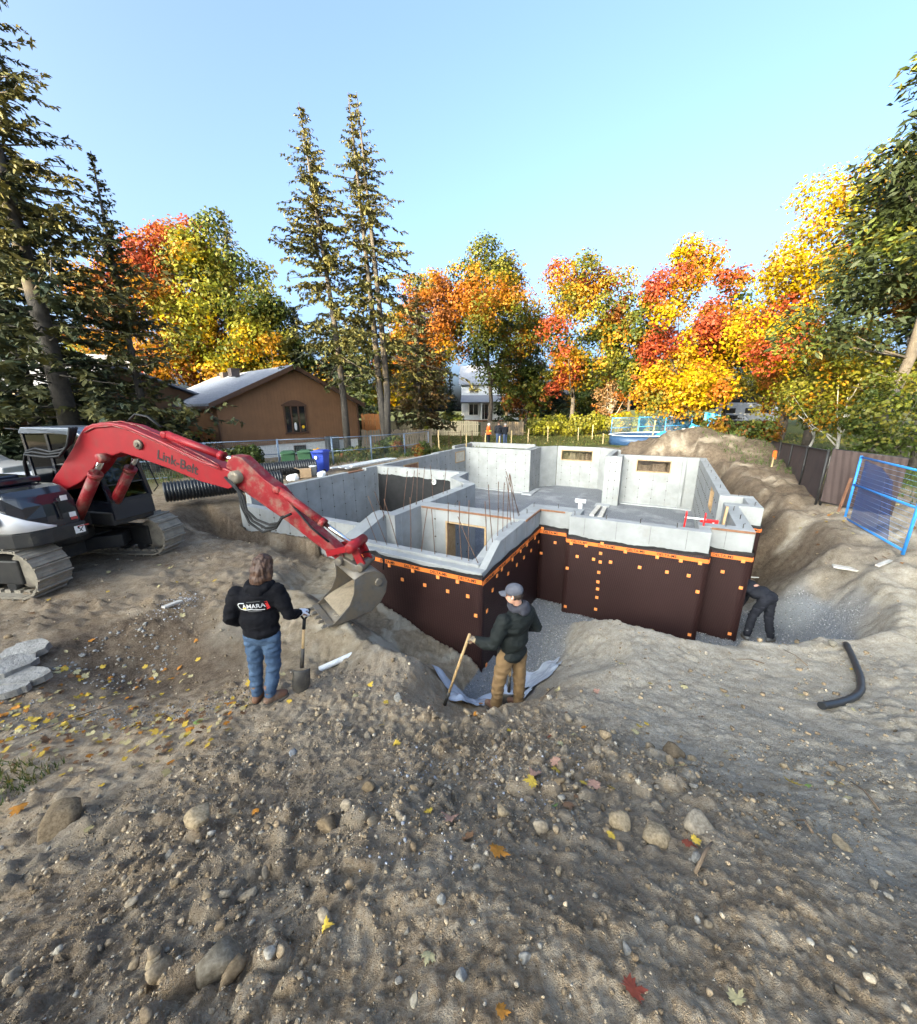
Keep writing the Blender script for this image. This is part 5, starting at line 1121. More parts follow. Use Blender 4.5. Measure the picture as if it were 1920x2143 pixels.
# rear wing
mb = MB(); mb.prism([(-7.5, 3.6), (-7.5, 1.0), (2.2, 1.0), (2.2, 3.6), (-2.6, 5.5)], 6, HD + 4, lambda p, t: (p[0], t, p[1])); mb.build('wing', [M_BROWN], BH)
for s in (0, 1):
    pts = [(-8.0, 3.45), (-2.6, 5.58), (-2.6, 5.70), (-8.0, 3.57)] if s == 0 else [(-2.6, 5.58), (2.7, 3.45), (2.7, 3.57), (-2.6, 5.70)]
    mb = MB(); mb.prism(pts, 5.5, HD + 4.4, lambda p, t: (p[0], t, p[1])); mb.build('roof', [M_SHING], BH)
mb = MB(); mb.box((-2.2, 9.0, 5.75), (1.0, .6, .42)); mb.build('roof_vent', [bpy.data.materials['vent_brown']], BH)
# air conditioner hung on the wall
AC = thing('air_conditioner', 'grey boxed air conditioner on a bracket against the brown house wall', 'air conditioner', hA + hd * 6.35 - hn * .34, math.atan2(hd.y, hd.x))
mb = MB(); mb.box((0, 0, 1.12), (.85, .36, .86)); cab_ = mb.build('casing', [pm('ac_grey', (.10, .105, .11), (.08, .085, .09), 9, .5)], AC, bev=.02)
for k in range(7):
    mb = MB(); mb.box((0, -.185, .82 + k * .1), (.78, .012, .03)); mb.build('louvre', [M_DARK], cab_)
mb = MB(); mb.bar((-.3, .15, .6), (-.3, -.15, .68), .03, .03); mb.build('bracket', [M_GALV], AC); mb = MB(); mb.bar((.3, .15, .6), (.3, -.15, .68), .03, .03); mb.build('bracket', [M_GALV], AC)
# plain houses further off
def plain_house(name, label, p, rot, w, d, h, hr, mw, mr, wins=(), base=.4):
    o = thing(name, label, 'house', (p[0], p[1], base), rot)
    mb = MB(); mb.prism([(0, 0), (d, 0), (d, h), (d / 2, hr), (0, h)], 0, w, lambda q, t: (t, q[0], q[1])); mb.build('wall', [mw], o)
    for s in (0, 1):
        pts = [(-.4, h - .25), (d / 2, hr + .03), (d / 2, hr + .2), (-.4, h - .08)] if s == 0 else [(d / 2, hr + .03), (d + .4, h - .25), (d + .4, h - .08), (d / 2, hr + .2)]
        mb = MB(); mb.prism(pts, -.4, w + .4, lambda q, t: (t, q[0], q[1])); mb.build('roof', [mr], o)
    for (x0, x1, z0, z1, nm) in wins:
        mb = MB(); mb.box(((x0 + x1) / 2, -.03, (z0 + z1) / 2), (x1 - x0 + .2, .06, z1 - z0 + .2)); f = mb.build(nm, [M_HWHITE], o)
        n_ = max(1, round((x1 - x0) / .7))
        for k in range(n_):
            mb = MB(); xa = x0 + (x1 - x0) * k / n_ + .03; xb = x0 + (x1 - x0) * (k + 1) / n_ - .03; mb.box(((xa + xb) / 2, -.05, (z0 + z1) / 2), (xb - xa, .04, z1 - z0)); mb.build('pane', [M_GLASS], f)
    return o
M_WSID = pm('white_siding', (.62, .64, .68), (.55, .57, .6), 4, .8)
M_BEIGE = pm('beige_stucco', (.55, .46, .33), (.5, .41, .29), 4, .9)
wh = plain_house('white_house', 'two storey white house with grey roof glimpsed through the maple trunks', (.6, 62), R(-4), 9.0, 8, 5.6, 8.4, M_WSID, M_SHING, [(1.3, 2.7, 4.2, 5.3, 'window'), (1.2, 2.6, .9, 2.5, 'window'), (3.0, 4.2, .2, 2.5, 'patio_door'), (5.6, 7.0, 4.2, 5.3, 'window'), (5.5, 7.2, .9, 2.4, 'window')], base=1.3)
mb = MB(); mb.prism([(-2.0, 2.65), (0, 3.7), (0, 3.85), (-2.1, 2.8)], 0, 8.8, lambda q, t: (t, q[0], q[1])); mb.build('porch_roof', [M_SHING], wh)
mb = MB(); mb.box((3.5, -2.2, .0), (7, 2.4, .3)); mb.build('deck', [M_WOODR], wh)
for x in (.3, 3.2, 6.0, 8.5):
    mb = MB(); mb.box((x, -1.9, 1.4), (.14, .14, 2.6)); mb.build('porch_post', [M_HWHITE], wh)
plain_house('beige_house', 'beige house with pale roof half hidden behind the left spruces', (-34, 28.0), R(22), 9.5, 8, 4.6, 7.2, M_BEIGE, M_SHING, [(2, 3.2, 2.0, 3.2, 'window'), (6, 7.2, 2.0, 3.2, 'window')], base=.4)
plain_house('dark_roofed_house', 'dark roofed house behind the maples right of centre', (19, 72), R(3), 11, 9, 5.0, 9.2, pm('dark_siding', (.10, .09, .09), None, 5, .8), pm('dark_shingle', (.04, .04, .05), None, 7, .9), [(2, 3.5, 2, 3.2, 'window'), (6, 7.5, 2, 3.2, 'window')])
cp_ = thing('camper', 'white camper trailer parked in shade under the right maples', 'trailer', (33.0, 45, .9), R(-25))
mb = MB(); mb.prism([(-2.8, .5), (2.6, .5), (2.9, 1.2), (2.6, 2.6), (-2.5, 2.7), (-2.9, 1.8)], -1.1, 1.1, lambda q, t: (q[0], t, q[1])); mb.build('body', [pm('camper_white_in_shade', (.30, .31, .33), None, 5, .6)], cp_, bev=.06)  # white body coloured grey to stand for the shade under the maples
for xx in (-1.6, .2, 1.7): mb = MB(); mb.box((xx, -1.11, 1.8), (.9, .04, .55)); mb.build('window', [M_GLASS], cp_)
for xx in (-.4, .5): mb = MB(); mb.lathe([(.2, -.1), (.36, -.1), (.36, .1), (.2, .1)], (xx, -1.0, .36), 16, Matrix.Rotation(R(90), 3, 'X')); mb.build('wheel', [M_HOSE], cp_)
vn = thing('parked_car', 'black car parked in front of the white camper under the right maples', 'car', (30.2, 42.6, .8), R(-20))
mb = MB(); mb.prism([(-2.2, .35), (2.2, .35), (2.25, .8), (1.2, .95), (.7, 1.5), (-1.2, 1.52), (-1.9, 1.0), (-2.25, .9)], -.85, .85, lambda q, t: (q[0], t * (1 if q[1] < 1.2 else .85), q[1])); mb.build('body', [M_GLOSS], vn, bev=.05)
mb = MB(); mb.prism([(.98, 1.0), (.62, 1.44), (-1.1, 1.46), (-1.6, 1.02)], -.83, .83, lambda q, t: (q[0], t * (1 if q[1] < 1.2 else .9) * 1.02, q[1])); mb.build('window', [M_GLASS], vn)
for xx in (-1.4, 1.4):
    for yy in (-.8, .8): mb = MB(); mb.lathe([(.15, -.1), (.34, -.1), (.34, .1), (.15, .1)], (xx, yy, .34), 16, Matrix.Rotation(R(90), 3, 'X')); mb.build('wheel', [M_HOSE], vn)
# unseen block added behind left of the viewpoint to shade the site
ab = thing('shade_block', 'unseen brick block added behind the viewpoint to shade the site', 'shade blocker', (-.62 * 2 * 0 + .62 * -52 + .785 * -33, .785 * -52 - .62 * -33, .3), math.atan2(-.62, .785))
AW, AH = 52.0, 16.0
mb = MB(); mb.box((AW / 2, 5, AH / 2), (AW, 10, AH)); mb.build('wall', [pm('red_brick', (.25, .12, .08), (.2, .09, .06), 5, .9)], ab); mb = MB(); mb.box((AW / 2, 5, AH + .1), (AW + .5, 10.5, .2)); mb.build('roof', [M_SHING], ab)
_wf = MB().box((0, 0, 0), (1.7, .1, 1.6)).mesh('window', [M_HWHITE]); _wp = MB().box((0, 0, 0), (1.5, .12, 1.4)).mesh('pane', [M_GLASS])
for fl_ in range(5):
    for k in range(13):
        f = inst('window', _wf, ab, (2.2 + k * 3.95, 10.02, 1.8 + fl_ * 3.0)); inst('pane', _wp, f, (0, .02, 0))
# ================================================================== fences
M_FBLUE = pm('blue_grey_paint', (.10, .15, .22), (.13, .17, .22), 12, .5)
M_FCY = pm('bright_blue_paint', (.02, .22, .62), (.03, .25, .66), 12, .45)
M_OLDSHADEW = pm('weathered_and_shaded_wood', (.16, .125, .09), (.11, .085, .06), 4, .9, .2, 40)  # weathered boards; on the picket fence the dark tone is painted shade
M_PICK = pm('sunlit_fence_wood', (.52, .43, .28), (.42, .34, .22), 4, .85, .2, 40)  # picket fence wood with the low sun put into a paler tone
M_ORW = pm('orange_cedar', (.42, .16, .05), (.34, .12, .035), 4, .8, .15, 40)
def mesh_mat(name, col, scale, frac):
    m, nt, b = mat_nodes(name); out = nt.nodes['Material Output']; b.inputs['Base Color'].default_value = (*col, 1); b.inputs['Roughness'].default_value = .5; co = N(nt, 'ShaderNodeTexCoord').outputs['Object']
    sp = N(nt, 'ShaderNodeSeparateXYZ'); nt.links.new(co, sp.inputs[0])
    def line(sock, sc):
        a = N(nt, 'ShaderNodeMath', operation='MULTIPLY'); a.inputs[1].default_value = sc; nt.links.new(sock, a.inputs[0]); f = N(nt, 'ShaderNodeMath', operation='FRACT'); nt.links.new(a.outputs[0], f.inputs[0]); l = N(nt, 'ShaderNodeMath', operation='LESS_THAN'); l.inputs[1].default_value = frac; nt.links.new(f.outputs[0], l.inputs[0]); return l.outputs[0]
    mx_ = N(nt, 'ShaderNodeMath', operation='MAXIMUM'); nt.links.new(line(sp.outputs[0], scale[0]), mx_.inputs[0]); nt.links.new(line(sp.outputs[2], scale[1]), mx_.inputs[1])
    t = N(nt, 'ShaderNodeBsdfTransparent'); mm = N(nt, 'ShaderNodeMixShader'); nt.links.new(mx_.outputs[0], mm.inputs[0]); nt.links.new(t.outputs[0], mm.inputs[1]); nt.links.new(b.outputs[0], mm.inputs[2]); nt.links.new(mm.outputs[0], out.inputs[0]); return m
M_CHAIN = mesh_mat('chain_mesh', (.16, .19, .2), (14, 14), .05)
M_CHAINB = mesh_mat('blue_mesh', (.03, .18, .42), (12, 12), .12)
def temp_panel(label, a, b, z0, h, mat, mesh_m, group=None, rails=(.02, .5, .98), th=.022, wires=0, wmat=None):
    a = Vector((a[0], a[1], 0)); b = Vector((b[0], b[1], 0)); d = b - a; L = d.length
    o = thing('temporary_fence_panel', label, 'fence', (a.x, a.y, z0), math.atan2(d.y, d.x), group)
    for x in (.02, L - .02): mb = MB(); mb.tube([(x, 0, -.05), (x, 0, h)], th, 8); mb.build('post', [mat], o)
    for r_ in rails: mb = MB(); mb.tube([(0, 0, h * r_), (L, 0, h * r_)], th * .85, 8); mb.build('rail', [mat], o)
    if mesh_m: mb = MB(); mb.add([(.02, 0, .03), (L - .02, 0, .03), (L - .02, 0, h), (.02, 0, h)], [(0, 1, 2, 3)]); mb.build('wire_mesh', [mesh_m], o)
    for k in range(wires):
        z = h * (k + .6) / wires; mb = MB(); mb.tube([(0, 0, z), (L, 0, z)], .0035, 5); mb.build('wire', [wmat or mat], o)
    return o
FP = [(-13.4, 15.2), (-10.9, 16.5), (-8.4, 17.9), (-6.2, 18.9), (-4.55, 20.1), (-3.0, 21.6), (-1.8, 23.6)]
lb = ['blue grey fence panel leftmost, behind the excavator cab', 'blue grey fence panel behind the feathery green bush', 'blue grey fence panel behind the green bins', 'blue grey fence panel with posts either side of the blue bin corner', 'blue grey fence panel in front of the leaning spruce trunks', 'blue grey fence panel last but one towards the far wall', 'blue grey fence panel at the far right end of its row']
for i in range(6): temp_panel(lb[i], FP[i], FP[i + 1], .5, 1.42, M_FBLUE, M_CHAIN, 'temporary fence panels left of the foundation', (.02, .52, .98))
def plank_fence(name, label, a, b, z0, h, mat, pw=.14, gap=.02, top=0.0, rails=True, th=.022, jit=.02):
    a = Vector((a[0], a[1], 0)); b = Vector((b[0], b[1], 0)); d = b - a; L = d.length; o = thing(name, label, 'fence', (a.x, a.y, z0), math.atan2(d.y, d.x))
    n = int(L / (pw + gap)); protos = []
    for v_ in range(5):
        mb = MB(); hh = h + random.uniform(-jit, jit) * 2
        if top: mb.prism([(-pw / 2, 0), (pw / 2, 0), (pw / 2, hh - top), (0, hh), (-pw / 2, hh - top)], -th / 2, th / 2, lambda q, t: (q[0], t, q[1]))
        else: mb.box((0, 0, hh / 2), (pw, th, hh))
        protos.append(mb.mesh('picket', [mat]))
    for i in range(min(n, 299)):
        inst('picket', protos[i % 5 if i % 3 else random.randrange(5)], o, ((i + .5) * (pw + gap), random.uniform(-.006, .006), random.uniform(-.02, .02)), (0, random.uniform(-.012, .012), 0))
    if rails:
        for f in (.2, .78): mb = MB(); mb.box((L / 2, th / 2 + .03, h * f), (L, .04, .09)); mb.build('rail', [mat], o)
        k = 0
        while k * 2.4 <= L: mb = MB(); mb.box((k * 2.4, th / 2 + .09, h * .5), (.1, .1, h * 1.02)); mb.build('post', [mat], o); k += 1
    return o
plank_fence('board_fence', 'dark weathered board fence behind the temporary panels', (-6.8, 27.4), (-1.7, 28.3), .45, 1.35, M_OLDSHADEW, .15, .035)
plank_fence('cedar_fence', 'bright orange cedar fence between brown house and spruce trunk', (-7.6, 31.0), (-5.4, 31.0), .5, 2.35, M_ORW, .16, .012)
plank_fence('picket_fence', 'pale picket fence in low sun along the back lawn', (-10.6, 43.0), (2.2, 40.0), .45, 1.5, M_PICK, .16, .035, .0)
plank_fence('picket_fence', 'shaded picket fence continuing behind the visitors to the hedge', (2.4, 40.0), (7.0, 40.0), .45, 1.4, M_OLDSHADEW, .16, .04, .0)  # same picket fence, its shade painted in by the darker wood
# rusty snow fence with posts
for i in range(5):
    x = -1.5 + i * .85; temp_panel('low rusty wire fence section number' , (x, 27.6 + i * .35), (x + .85, 27.95 + i * .35), .5, 1.15, M_REBAR, None, 'low rusty wire fence sections before the back lawn', (.9,), .012)['label'] = 'low rusty wire fence section before the back lawn, ' + ['leftmost', 'second from the left', 'middle one', 'second from the right', 'rightmost'][i]
# brown privacy screen
M_SCREEN = pm('brown_screen_fabric', (.060, .040, .036), (.046, .031, .028), 2, .9, .3, 120)
def screen_fence(label, a, b, za_, zb_, h, h2=None):
    h2 = h2 or h
    a = Vector((a[0], a[1], 0)); b = Vector((b[0], b[1], 0)); d = b - a; L = d.length; o = thing('screen_fence', label, 'fence', (a.x, a.y, 0), math.atan2(d.y, d.x))
    mb = MB(); mb.grid(60, 14, lambda s, t: (L * s, .03 * math.sin(s * L * 2.6) * (1 - t) + .012 * math.sin(s * 60 + t * 6), za_ + (zb_ - za_) * s + .06 + (h + (h2 - h) * s) * t)); mb.build('fabric', [M_SCREEN], o)
    k = 0
    while k * 2.6 <= L: f = k * 2.6 / L; mb = MB(); mb.tube([(k * 2.6, .05, za_ + (zb_ - za_) * f - .2), (k * 2.6, .05, za_ + (zb_ - za_) * f + h + (h2 - h) * f + .1)], .03, 8); mb.build('post', [M_DARK], o); k += 1
    mb = MB(); mb.tube([(0, .04, za_ + .06 + h), (L, .04, zb_ + .06 + h2)], .02, 8); mb.build('rail', [M_DARK], o)
screen_fence('dark brown fabric screen fence running along the top of the right bank', (10.9, 11.15), (16.8, 20.6), zg(11.1, 11.2), min(.5, zg(16.5, 20.3)) - .1, 1.5, .95)
screen_fence('short dark brown fabric screen fence at the corner beside the blue panel', (10.9, 11.1), (11.6, 9.75), zg(11.1, 11.2), zg(11.0, 9.9), 1.55)
bp_ = temp_panel('bright blue wire fence panel at the right edge of the bank', (10.55, 9.95), (9.35, 7.45), .24, 1.72, M_FCY, None, None, (.02, .56, .98), .03, 16, pm('wire_blue', (.18, .32, .55), None, 9, .5))
def sheer(name, col, dens):
    m, nt, b = mat_nodes(name); out = nt.nodes['Material Output']; b.inputs['Base Color'].default_value = (*col, 1); b.inputs['Roughness'].default_value = .4
    t = N(nt, 'ShaderNodeBsdfTransparent'); mm = N(nt, 'ShaderNodeMixShader'); mm.inputs[0].default_value = dens; nt.links.new(t.outputs[0], mm.inputs[1]); nt.links.new(b.outputs[0], mm.inputs[2]); nt.links.new(mm.outputs[0], out.inputs[0]); return m
mb = MB(); mb.add([(.15, .06, .05), (2.0, .06, .05), (1.55, .06, 1.3), (.9, .06, 1.55), (.12, .06, 1.62)], [(0, 1, 2, 3, 4)]); o = mb.build('hanging_tarp', [sheer('blue_sheet', (.01, .07, .24), .62)], bp_)
# blue site fence round the pool
PF = [(11.7, 29.6), (14.6, 31.4), (17.4, 32.6), (20.2, 33.6)]
for i in range(3): temp_panel(['leftmost blue mesh panel behind the pool', 'middle blue mesh panel behind the pool', 'right blue mesh panel behind the pool beside the tarp'][i], PF[i], PF[i + 1], .5, 1.95, M_FCY, M_CHAINB, 'blue mesh panels behind the pool', (.02, .6, .98))
M_TARP = pm('blue_tarp', (.02, .25, .62), (.015, .2, .52), 7, .35, .2, 14)
M_TARPG = pm('grey_tarp', (.36, .38, .42), (.28, .3, .34), 7, .6, .3, 14)
tp_ = thing('tarp_screen', 'upright bright blue tarp on a frame right of the pool', 'tarp', (20.6, 32.6, .5), R(-18))
mb = MB(); mb.grid(14, 10, lambda s, t: (1.15 * s, .05 * math.sin(s * 11 + t * 4), .0 + (2.25 - .25 * s) * t)); mb.build('sheet', [M_TARP], tp_); mb = MB(); mb.tube([(0, .06, 0), (0, .06, 2.25), (1.15, .06, 2.0)], .03, 6); mb.build('frame', [M_FCY], tp_)
def tarp_pile(label, x, y, rx, ry, h, mat, seed, base=None):
    z = zg(x, y) if base is None else base; m = MB(); r0 = random.Random(seed)
    for i in range(6): m.ell((r0.uniform(-.6, .6) * rx, r0.uniform(-.6, .6) * ry, .1), (rx * r0.uniform(.35, .6), ry * r0.uniform(.35, .6), h * r0.uniform(.6, 1)), None, 12, 8)
    o = remesh(m, 'covered_pile', [mat], .07, None, 3, None, .16, .35); o.location = (x, y, z - .05); tag(o, label, 'tarp'); return o
tarp_pile('low pile under a blue tarp beside the pool rim', 16.3, 29.6, 1.0, .7, .55, M_TARP, 1, .95); tarp_pile('grey tarp covered pile right of the low blue one', 17.9, 30.0, 1.1, .8, .8, M_TARPG, 2, .95)
tarp_pile('rounded heap under bright blue tarp before the upright tarp', 19.5, 30.9, .95, .8, 1.05, M_TARP, 3, .85); tarp_pile('white cloth draped over a heap right of the upright blue tarp', 20.9, 30.0, .75, .6, 1.15, pm('white_cloth', (.6, .61, .64), None, 6, .8), 4, .6)
# pool
po = thing('swimming_pool', 'oval above ground pool with dark blue wall and white rim', 'pool', (14.7, 28.4, zg(14.7, 28.4) - .1), R(8))
def oval(rx, ry, n=44): return [(rx * math.cos(2 * math.pi * k / n), ry * math.sin(2 * math.pi * k / n)) for k in range(n)]
mb = MB(); A = oval(3.6, 2.2); B_ = oval(3.56, 2.16); n = len(A)
mb.add([(p[0], p[1], 0) for p in A] + [(p[0], p[1], .78) for p in A], [(k, (k + 1) % n, n + (k + 1) % n, n + k) for k in range(n)], 0, True); o = mb.build('pool_wall', [pm('pool_navy', (.02, .05, .11), (.03, .07, .14), 5, .4)], po); o.modifiers.new('s', 'SOLIDIFY').thickness = .03
mb = MB(); mb.tube([(p[0], p[1], .80) for p in A] + [(A[0][0], A[0][1], .80)], .075, 8, caps=False, flat=.5); mb.build('rim', [M_HWHITE], po)
mb = MB(); mb.vprism(oval(3.5, 2.1), .55, .58); mb.build('cover', [pm('pool_cover', (.02, .06, .13), None, 5, .3)], po)
# survey stakes
M_STK = pm('stake_wood', (.52, .38, .2), (.42, .3, .15), 6, .8)
SG = 'wooden survey stakes beyond the foundation'
for i, (x, y, h, lab) in enumerate([(4.1, 29.6, 1.15, 'wooden stake just right of the three visitors'), (5.7, 31.4, 1.2, 'wooden stake left of the big hedge'), (7.7, 33.0, 1.3, 'tall wooden stake before the hedge left part'), (10.3, 33.0, 1.1, 'wooden stake before the middle of the hedge'), (12.0, 34.5, 1.3, 'wooden stake before the hedge right end'), (10.9, 28.9, .8, 'short stake left of the pool'), (2.0, 28.4, 1.0, 'wooden stake at the feet of the visitor in orange'), (-1.3, 26.2, 1.25, 'wooden stake at the corner of the rusty wire fence'), (13.2, 26.3, 1.7, 'long leaning stake in front of the pool'), (.6, 27.6, 1.0, 'wooden stake beside the rusty wire fence'), (3.0, 28.0, .8, 'stubby stake between the visitors')]):
    z = zg(x, y); o = thing('stake', lab, 'stake', (x, y, z), 0, SG); mb = MB(); lean = .06 if i == 8 else random.uniform(-.03, .03)
    mb.prism([(-.035, h), (.035, h), (.035, .05), (0, -.15), (-.035, .05)], -.018, .018, lambda q, t: (q[0] + lean * max(q[1], 0) * 1.3, t, q[1])); mb.build('post', [M_STK], o)
fs = thing('stake', 'survey stake with red ribbon at the end of the brown screen', 'stake', (13.2, 15.9, zg(13.2, 15.9)), 0); mb = MB(); mb.box((0, 0, .3), (.05, .03, .7)); mb.build('post', [M_STK], fs); mb = MB(); mb.box((.0, -.02, .56), (.12, .05, .26)); mb.box((.05, -.03, .42), (.05, .02, .14)); mb.build('ribbon', [M_ORANGE], fs)
rs = thing('stake', 'rusty red stake standing before the brown screen corner', 'stake', (11.0, 10.6, zg(11.0, 10.6)), 0); mb = MB(); mb.bar((0, 0, -.1), (.12, 0, 1.0), .06, .03); mb.build('post', [M_WOODR], rs)
# ================================================================== bins, pipes, clutter left of the wall
M_GBIN = pm('green_bin_plastic', (.035, .10, .045), (.03, .085, .04), 5, .5); M_BBIN = pm('blue_bin_plastic', (.02, .055, .34), (.02, .05, .30), 5, .45)
def bin_(label, x, y, rz, mat, z):
    o = thing('wheelie_bin', label, 'bin', (x, y, z), rz, 'bins beside the foundation wall')
    mb = MB(); mb.prism([(-.24, -.28), (.24, -.28), (.27, -.2), (.27, .3), (-.27, .3), (-.27, -.2)], 0, 1, lambda p, t: (p[0] * (.82 + .22 * t), p[1] * (.80 + .24 * t), .06 + .88 * t)); mb.build('body', [mat], o, bev=.02)
    mb = MB(); mb.box((0, .0, .96), (.60, .66, .05)); mb.box((0, -.03, 1.0), (.46, .5, .04)); mb.build('lid', [mat], o, bev=.02)
    mb = MB(); mb.tube([(-.25, .36, .92), (.25, .36, .92)], .02, 8); mb.build('handle', [mat], o)
    for s in (-.24, .24): mb = MB(); mb.lathe([(.04, -.025), (.11, -.025), (.11, .025), (.04, .025)], (s, .26, .11), 14, Matrix.Rotation(R(90), 3, 'Y')); mb.build('wheel', [M_HOSE], o)
    mb = MB(); mb.box((0, -.29, .80), (.5, .03, .04)); mb.build('lip', [mat], o); return o
bin_('green wheelie bin, left of the two green ones', -7.45, 16.75, R(200), M_GBIN, .48); bin_('green wheelie bin squeezed between the other green bin and the blue one', -6.75, 16.9, R(190), M_GBIN, .5)
bb = bin_('bright blue wheelie bin with round white sticker', -6.0, 16.7, R(170), M_BBIN, .52)
mb = MB(); mb.lathe([(.075, 0), (.075, .006)], (.06, .355, .72), 16, Matrix.Rotation(R(90), 3, 'X')); mb.build('sticker', [M_HWHITE], bb)
fp = thing('flower_pot', 'yellow chrysanthemums in a pot behind the blue bin', 'flowers', (-6.75, 18.4, .55)); mb = MB(); mb.lathe([(.14, 0), (.2, .3)], (0, 0, .35), 14); mb.build('pot', [M_OLDSHADEW], fp)
mb = MB()
for i in range(60): a = random.uniform(0, 6.28); r_ = .3 * math.sqrt(random.random()); mb.ell((r_ * math.cos(a), r_ * math.sin(a), .72 + .15 * (1 - r_ / .3) + random.uniform(0, .06)), (.04, .04, .03), None, 6, 4)
mb.build('blossom', [pm('yellow_petal', (.75, .42, .03), (.6, .3, .02), 9, .8)], fp, kind='stuff')
M_PIPE = pm('black_corrugated', (.014, .015, .016), (.022, .023, .025), 6, .42, spec=.5)
def corrugated(label, a, b, r):
    a = Vector(a); b = Vector(b); x, y, d, L = frame_from(a, b); Rm = Matrix((x, y, d)).transposed(); o = thing('corrugated_pipe', label, 'pipe', a); pr = [(r * .84, 0)]; n = int(L / .085)
    for k in range(n):
        z = k * L / n; pr += [(r * .90, z + .01), (r, z + .02), (r, z + .055), (r * .90, z + .065)]
    mb = MB(); mb.lathe(pr, (0, 0, 0), 24, Rm); mb.f = [f for f in mb.f if len(f) == 4]; mb.mi = mb.mi[:len(mb.f)]; mb.sm = [True] * len(mb.f); mb.build('pipe_wall', [M_PIPE], o)
    mb = MB(); mb.lathe([(r * .84, 0), (r * .80, .3), (r * .80, L)], (0, 0, 0), 24, Rm); mb.f = [f for f in mb.f if len(f) == 4]; mb.mi = mb.mi[:len(mb.f)]; mb.sm = [True] * len(mb.f); mb.build('liner', [M_PIPE], o); return o
corrugated('black corrugated pipe with its open end behind the excavator track', (-9.05, 11.45, .82), (-6.3, 13.4, .86), .32); corrugated('black corrugated pipe lying beyond the boom beside the bins', (-8.0, 14.8, .92), (-6.0, 16.0, .96), .30)
for i in range(4):
    o = thing('plank', ['white plank on top of the stack by the bins', 'white plank second in the stack by the bins', 'white plank nearest the wall in the stack', 'white plank at the back of the stack'][i], 'plank', (-5.35 + .16 * i - .12 * (i == 0), 16.4 + .06 * i, .72 + .07 * (i % 2) + .07 * (i == 0)), R(60), 'white planks stacked by the garage wall'); mb = MB(); mb.box((1.8, 0, 0), (3.7 - .2 * i, .14, .05)); mb.build('board', [M_HWHITE], o)
cb = thing('cardboard_box', 'crumpled cardboard box on the bank by the bins', 'box', (-6.1, 15.1, zg(-6.1, 15.1)), R(20)); mb = MB(); mb.box((0, 0, .17), (.42, .34, .34)); mb.build('carton', [pm('cardboard', (.36, .24, .14), None, 5, .9)], cb, bev=.01); mb = MB(); mb.box((-.3, 0, .36), (.24, .3, .012), Matrix.Rotation(R(20), 3, 'Y')); mb.build('flap', [bpy.data.materials['cardboard']], cb)
for i, (x, y, l) in enumerate([(-6.55, 14.9, 'white plastic bag left of the cardboard box'), (-5.6, 15.35, 'small white bag right of the cardboard box')]):
    m = MB(); m.ell((0, 0, .12), (.26 - .08 * i, .2, .16)); m.ell((.1, .05, .2), (.12, .1, .12)); o = remesh(m, 'plastic_bag', [M_HWHITE], .03, None, 2, None, .09, .12); o.location = (x, y, zg(x, y)); tag(o, l, 'bag')
bk_ = thing('paint_bucket', 'white pail standing behind the cardboard box', 'bucket', (-5.95, 15.5, zg(-5.95, 15.5))); mb = MB(); mb.lathe([(.12, 0), (.145, .36), (.155, .36), (.155, .39)], (0, 0, 0), 18); mb.build('pail', [M_HWHITE], bk_); mb = MB(); mb.tube([(.15 * math.cos(a), 0, .3 - .2 * math.sin(a)) for a in np.linspace(0, math.pi, 9)], .006, 5); mb.build('bail', [M_GALV], bk_)
# ================================================================== vegetation
M_LEAF = leafmat('autumn_leaf', transl=.4); M_NEEDLE = leafmat('needle', transl=.12, rough=.6)
M_BARK = pm('dark_bark', (.075, .058, .045), (.045, .036, .03), 6, .95, .6, 25, bdist=.03); M_BARKG = pm('grey_bark', (.085, .072, .06), (.05, .043, .037), 5, .95, .6, 25, bdist=.03); M_BIRCH = pm('pale_bark', (.45, .42, .38), (.25, .23, .2), 4, .9, .4, 25)
PAL = dict(yellow=(.70, .47, .02), gold=(.58, .29, .025), orange=(.58, .19, .028), red=(.48, .085, .035), rust=(.36, .13, .035), green=(.085, .115, .022), olive=(.20, .19, .03), lime=(.33, .33, .035), dark=(.035, .055, .018), tan=(.46, .27, .13))
for _k in PAL: PAL[_k] = tuple(c * (.50 if _k in ('yellow', 'gold', 'orange', 'red', 'rust', 'tan', 'lime') else .62) for c in PAL[_k])
def quads(cen, nrm, size, aspect, rs, droop=None):
    """kite shaped leaf clumps"""
    n = len(cen); nrm = nrm / np.linalg.norm(nrm, axis=1, keepdims=True); t = rs.normal(size=(n, 3)) if droop is None else droop
    t = t - nrm * (t * nrm).sum(1, keepdims=True); t /= np.linalg.norm(t, axis=1, keepdims=True) + 1e-9; b = np.cross(nrm, t); s = size[:, None]
    a0 = cen - t * s * .5; a1 = cen + b * s * aspect * .5 + nrm * s * .06; a2 = cen + t * s * .5; a3 = cen - b * s * aspect * .5 + nrm * s * .06
    Vv = np.stack([a0, a1, a2, a3], 1).reshape(-1, 3); F = np.arange(4 * n).reshape(n, 4); return Vv, F
def leaf_mesh(name, cen, nrm, size, col, rs, mat, aspect=.8, droop=None):
    Vv, F = quads(cen, nrm, size, aspect, rs, droop); c4 = np.repeat(np.c_[col, np.ones(len(col))], 4, 0); return npmesh(name, Vv, F, mat, cols={'col': c4})
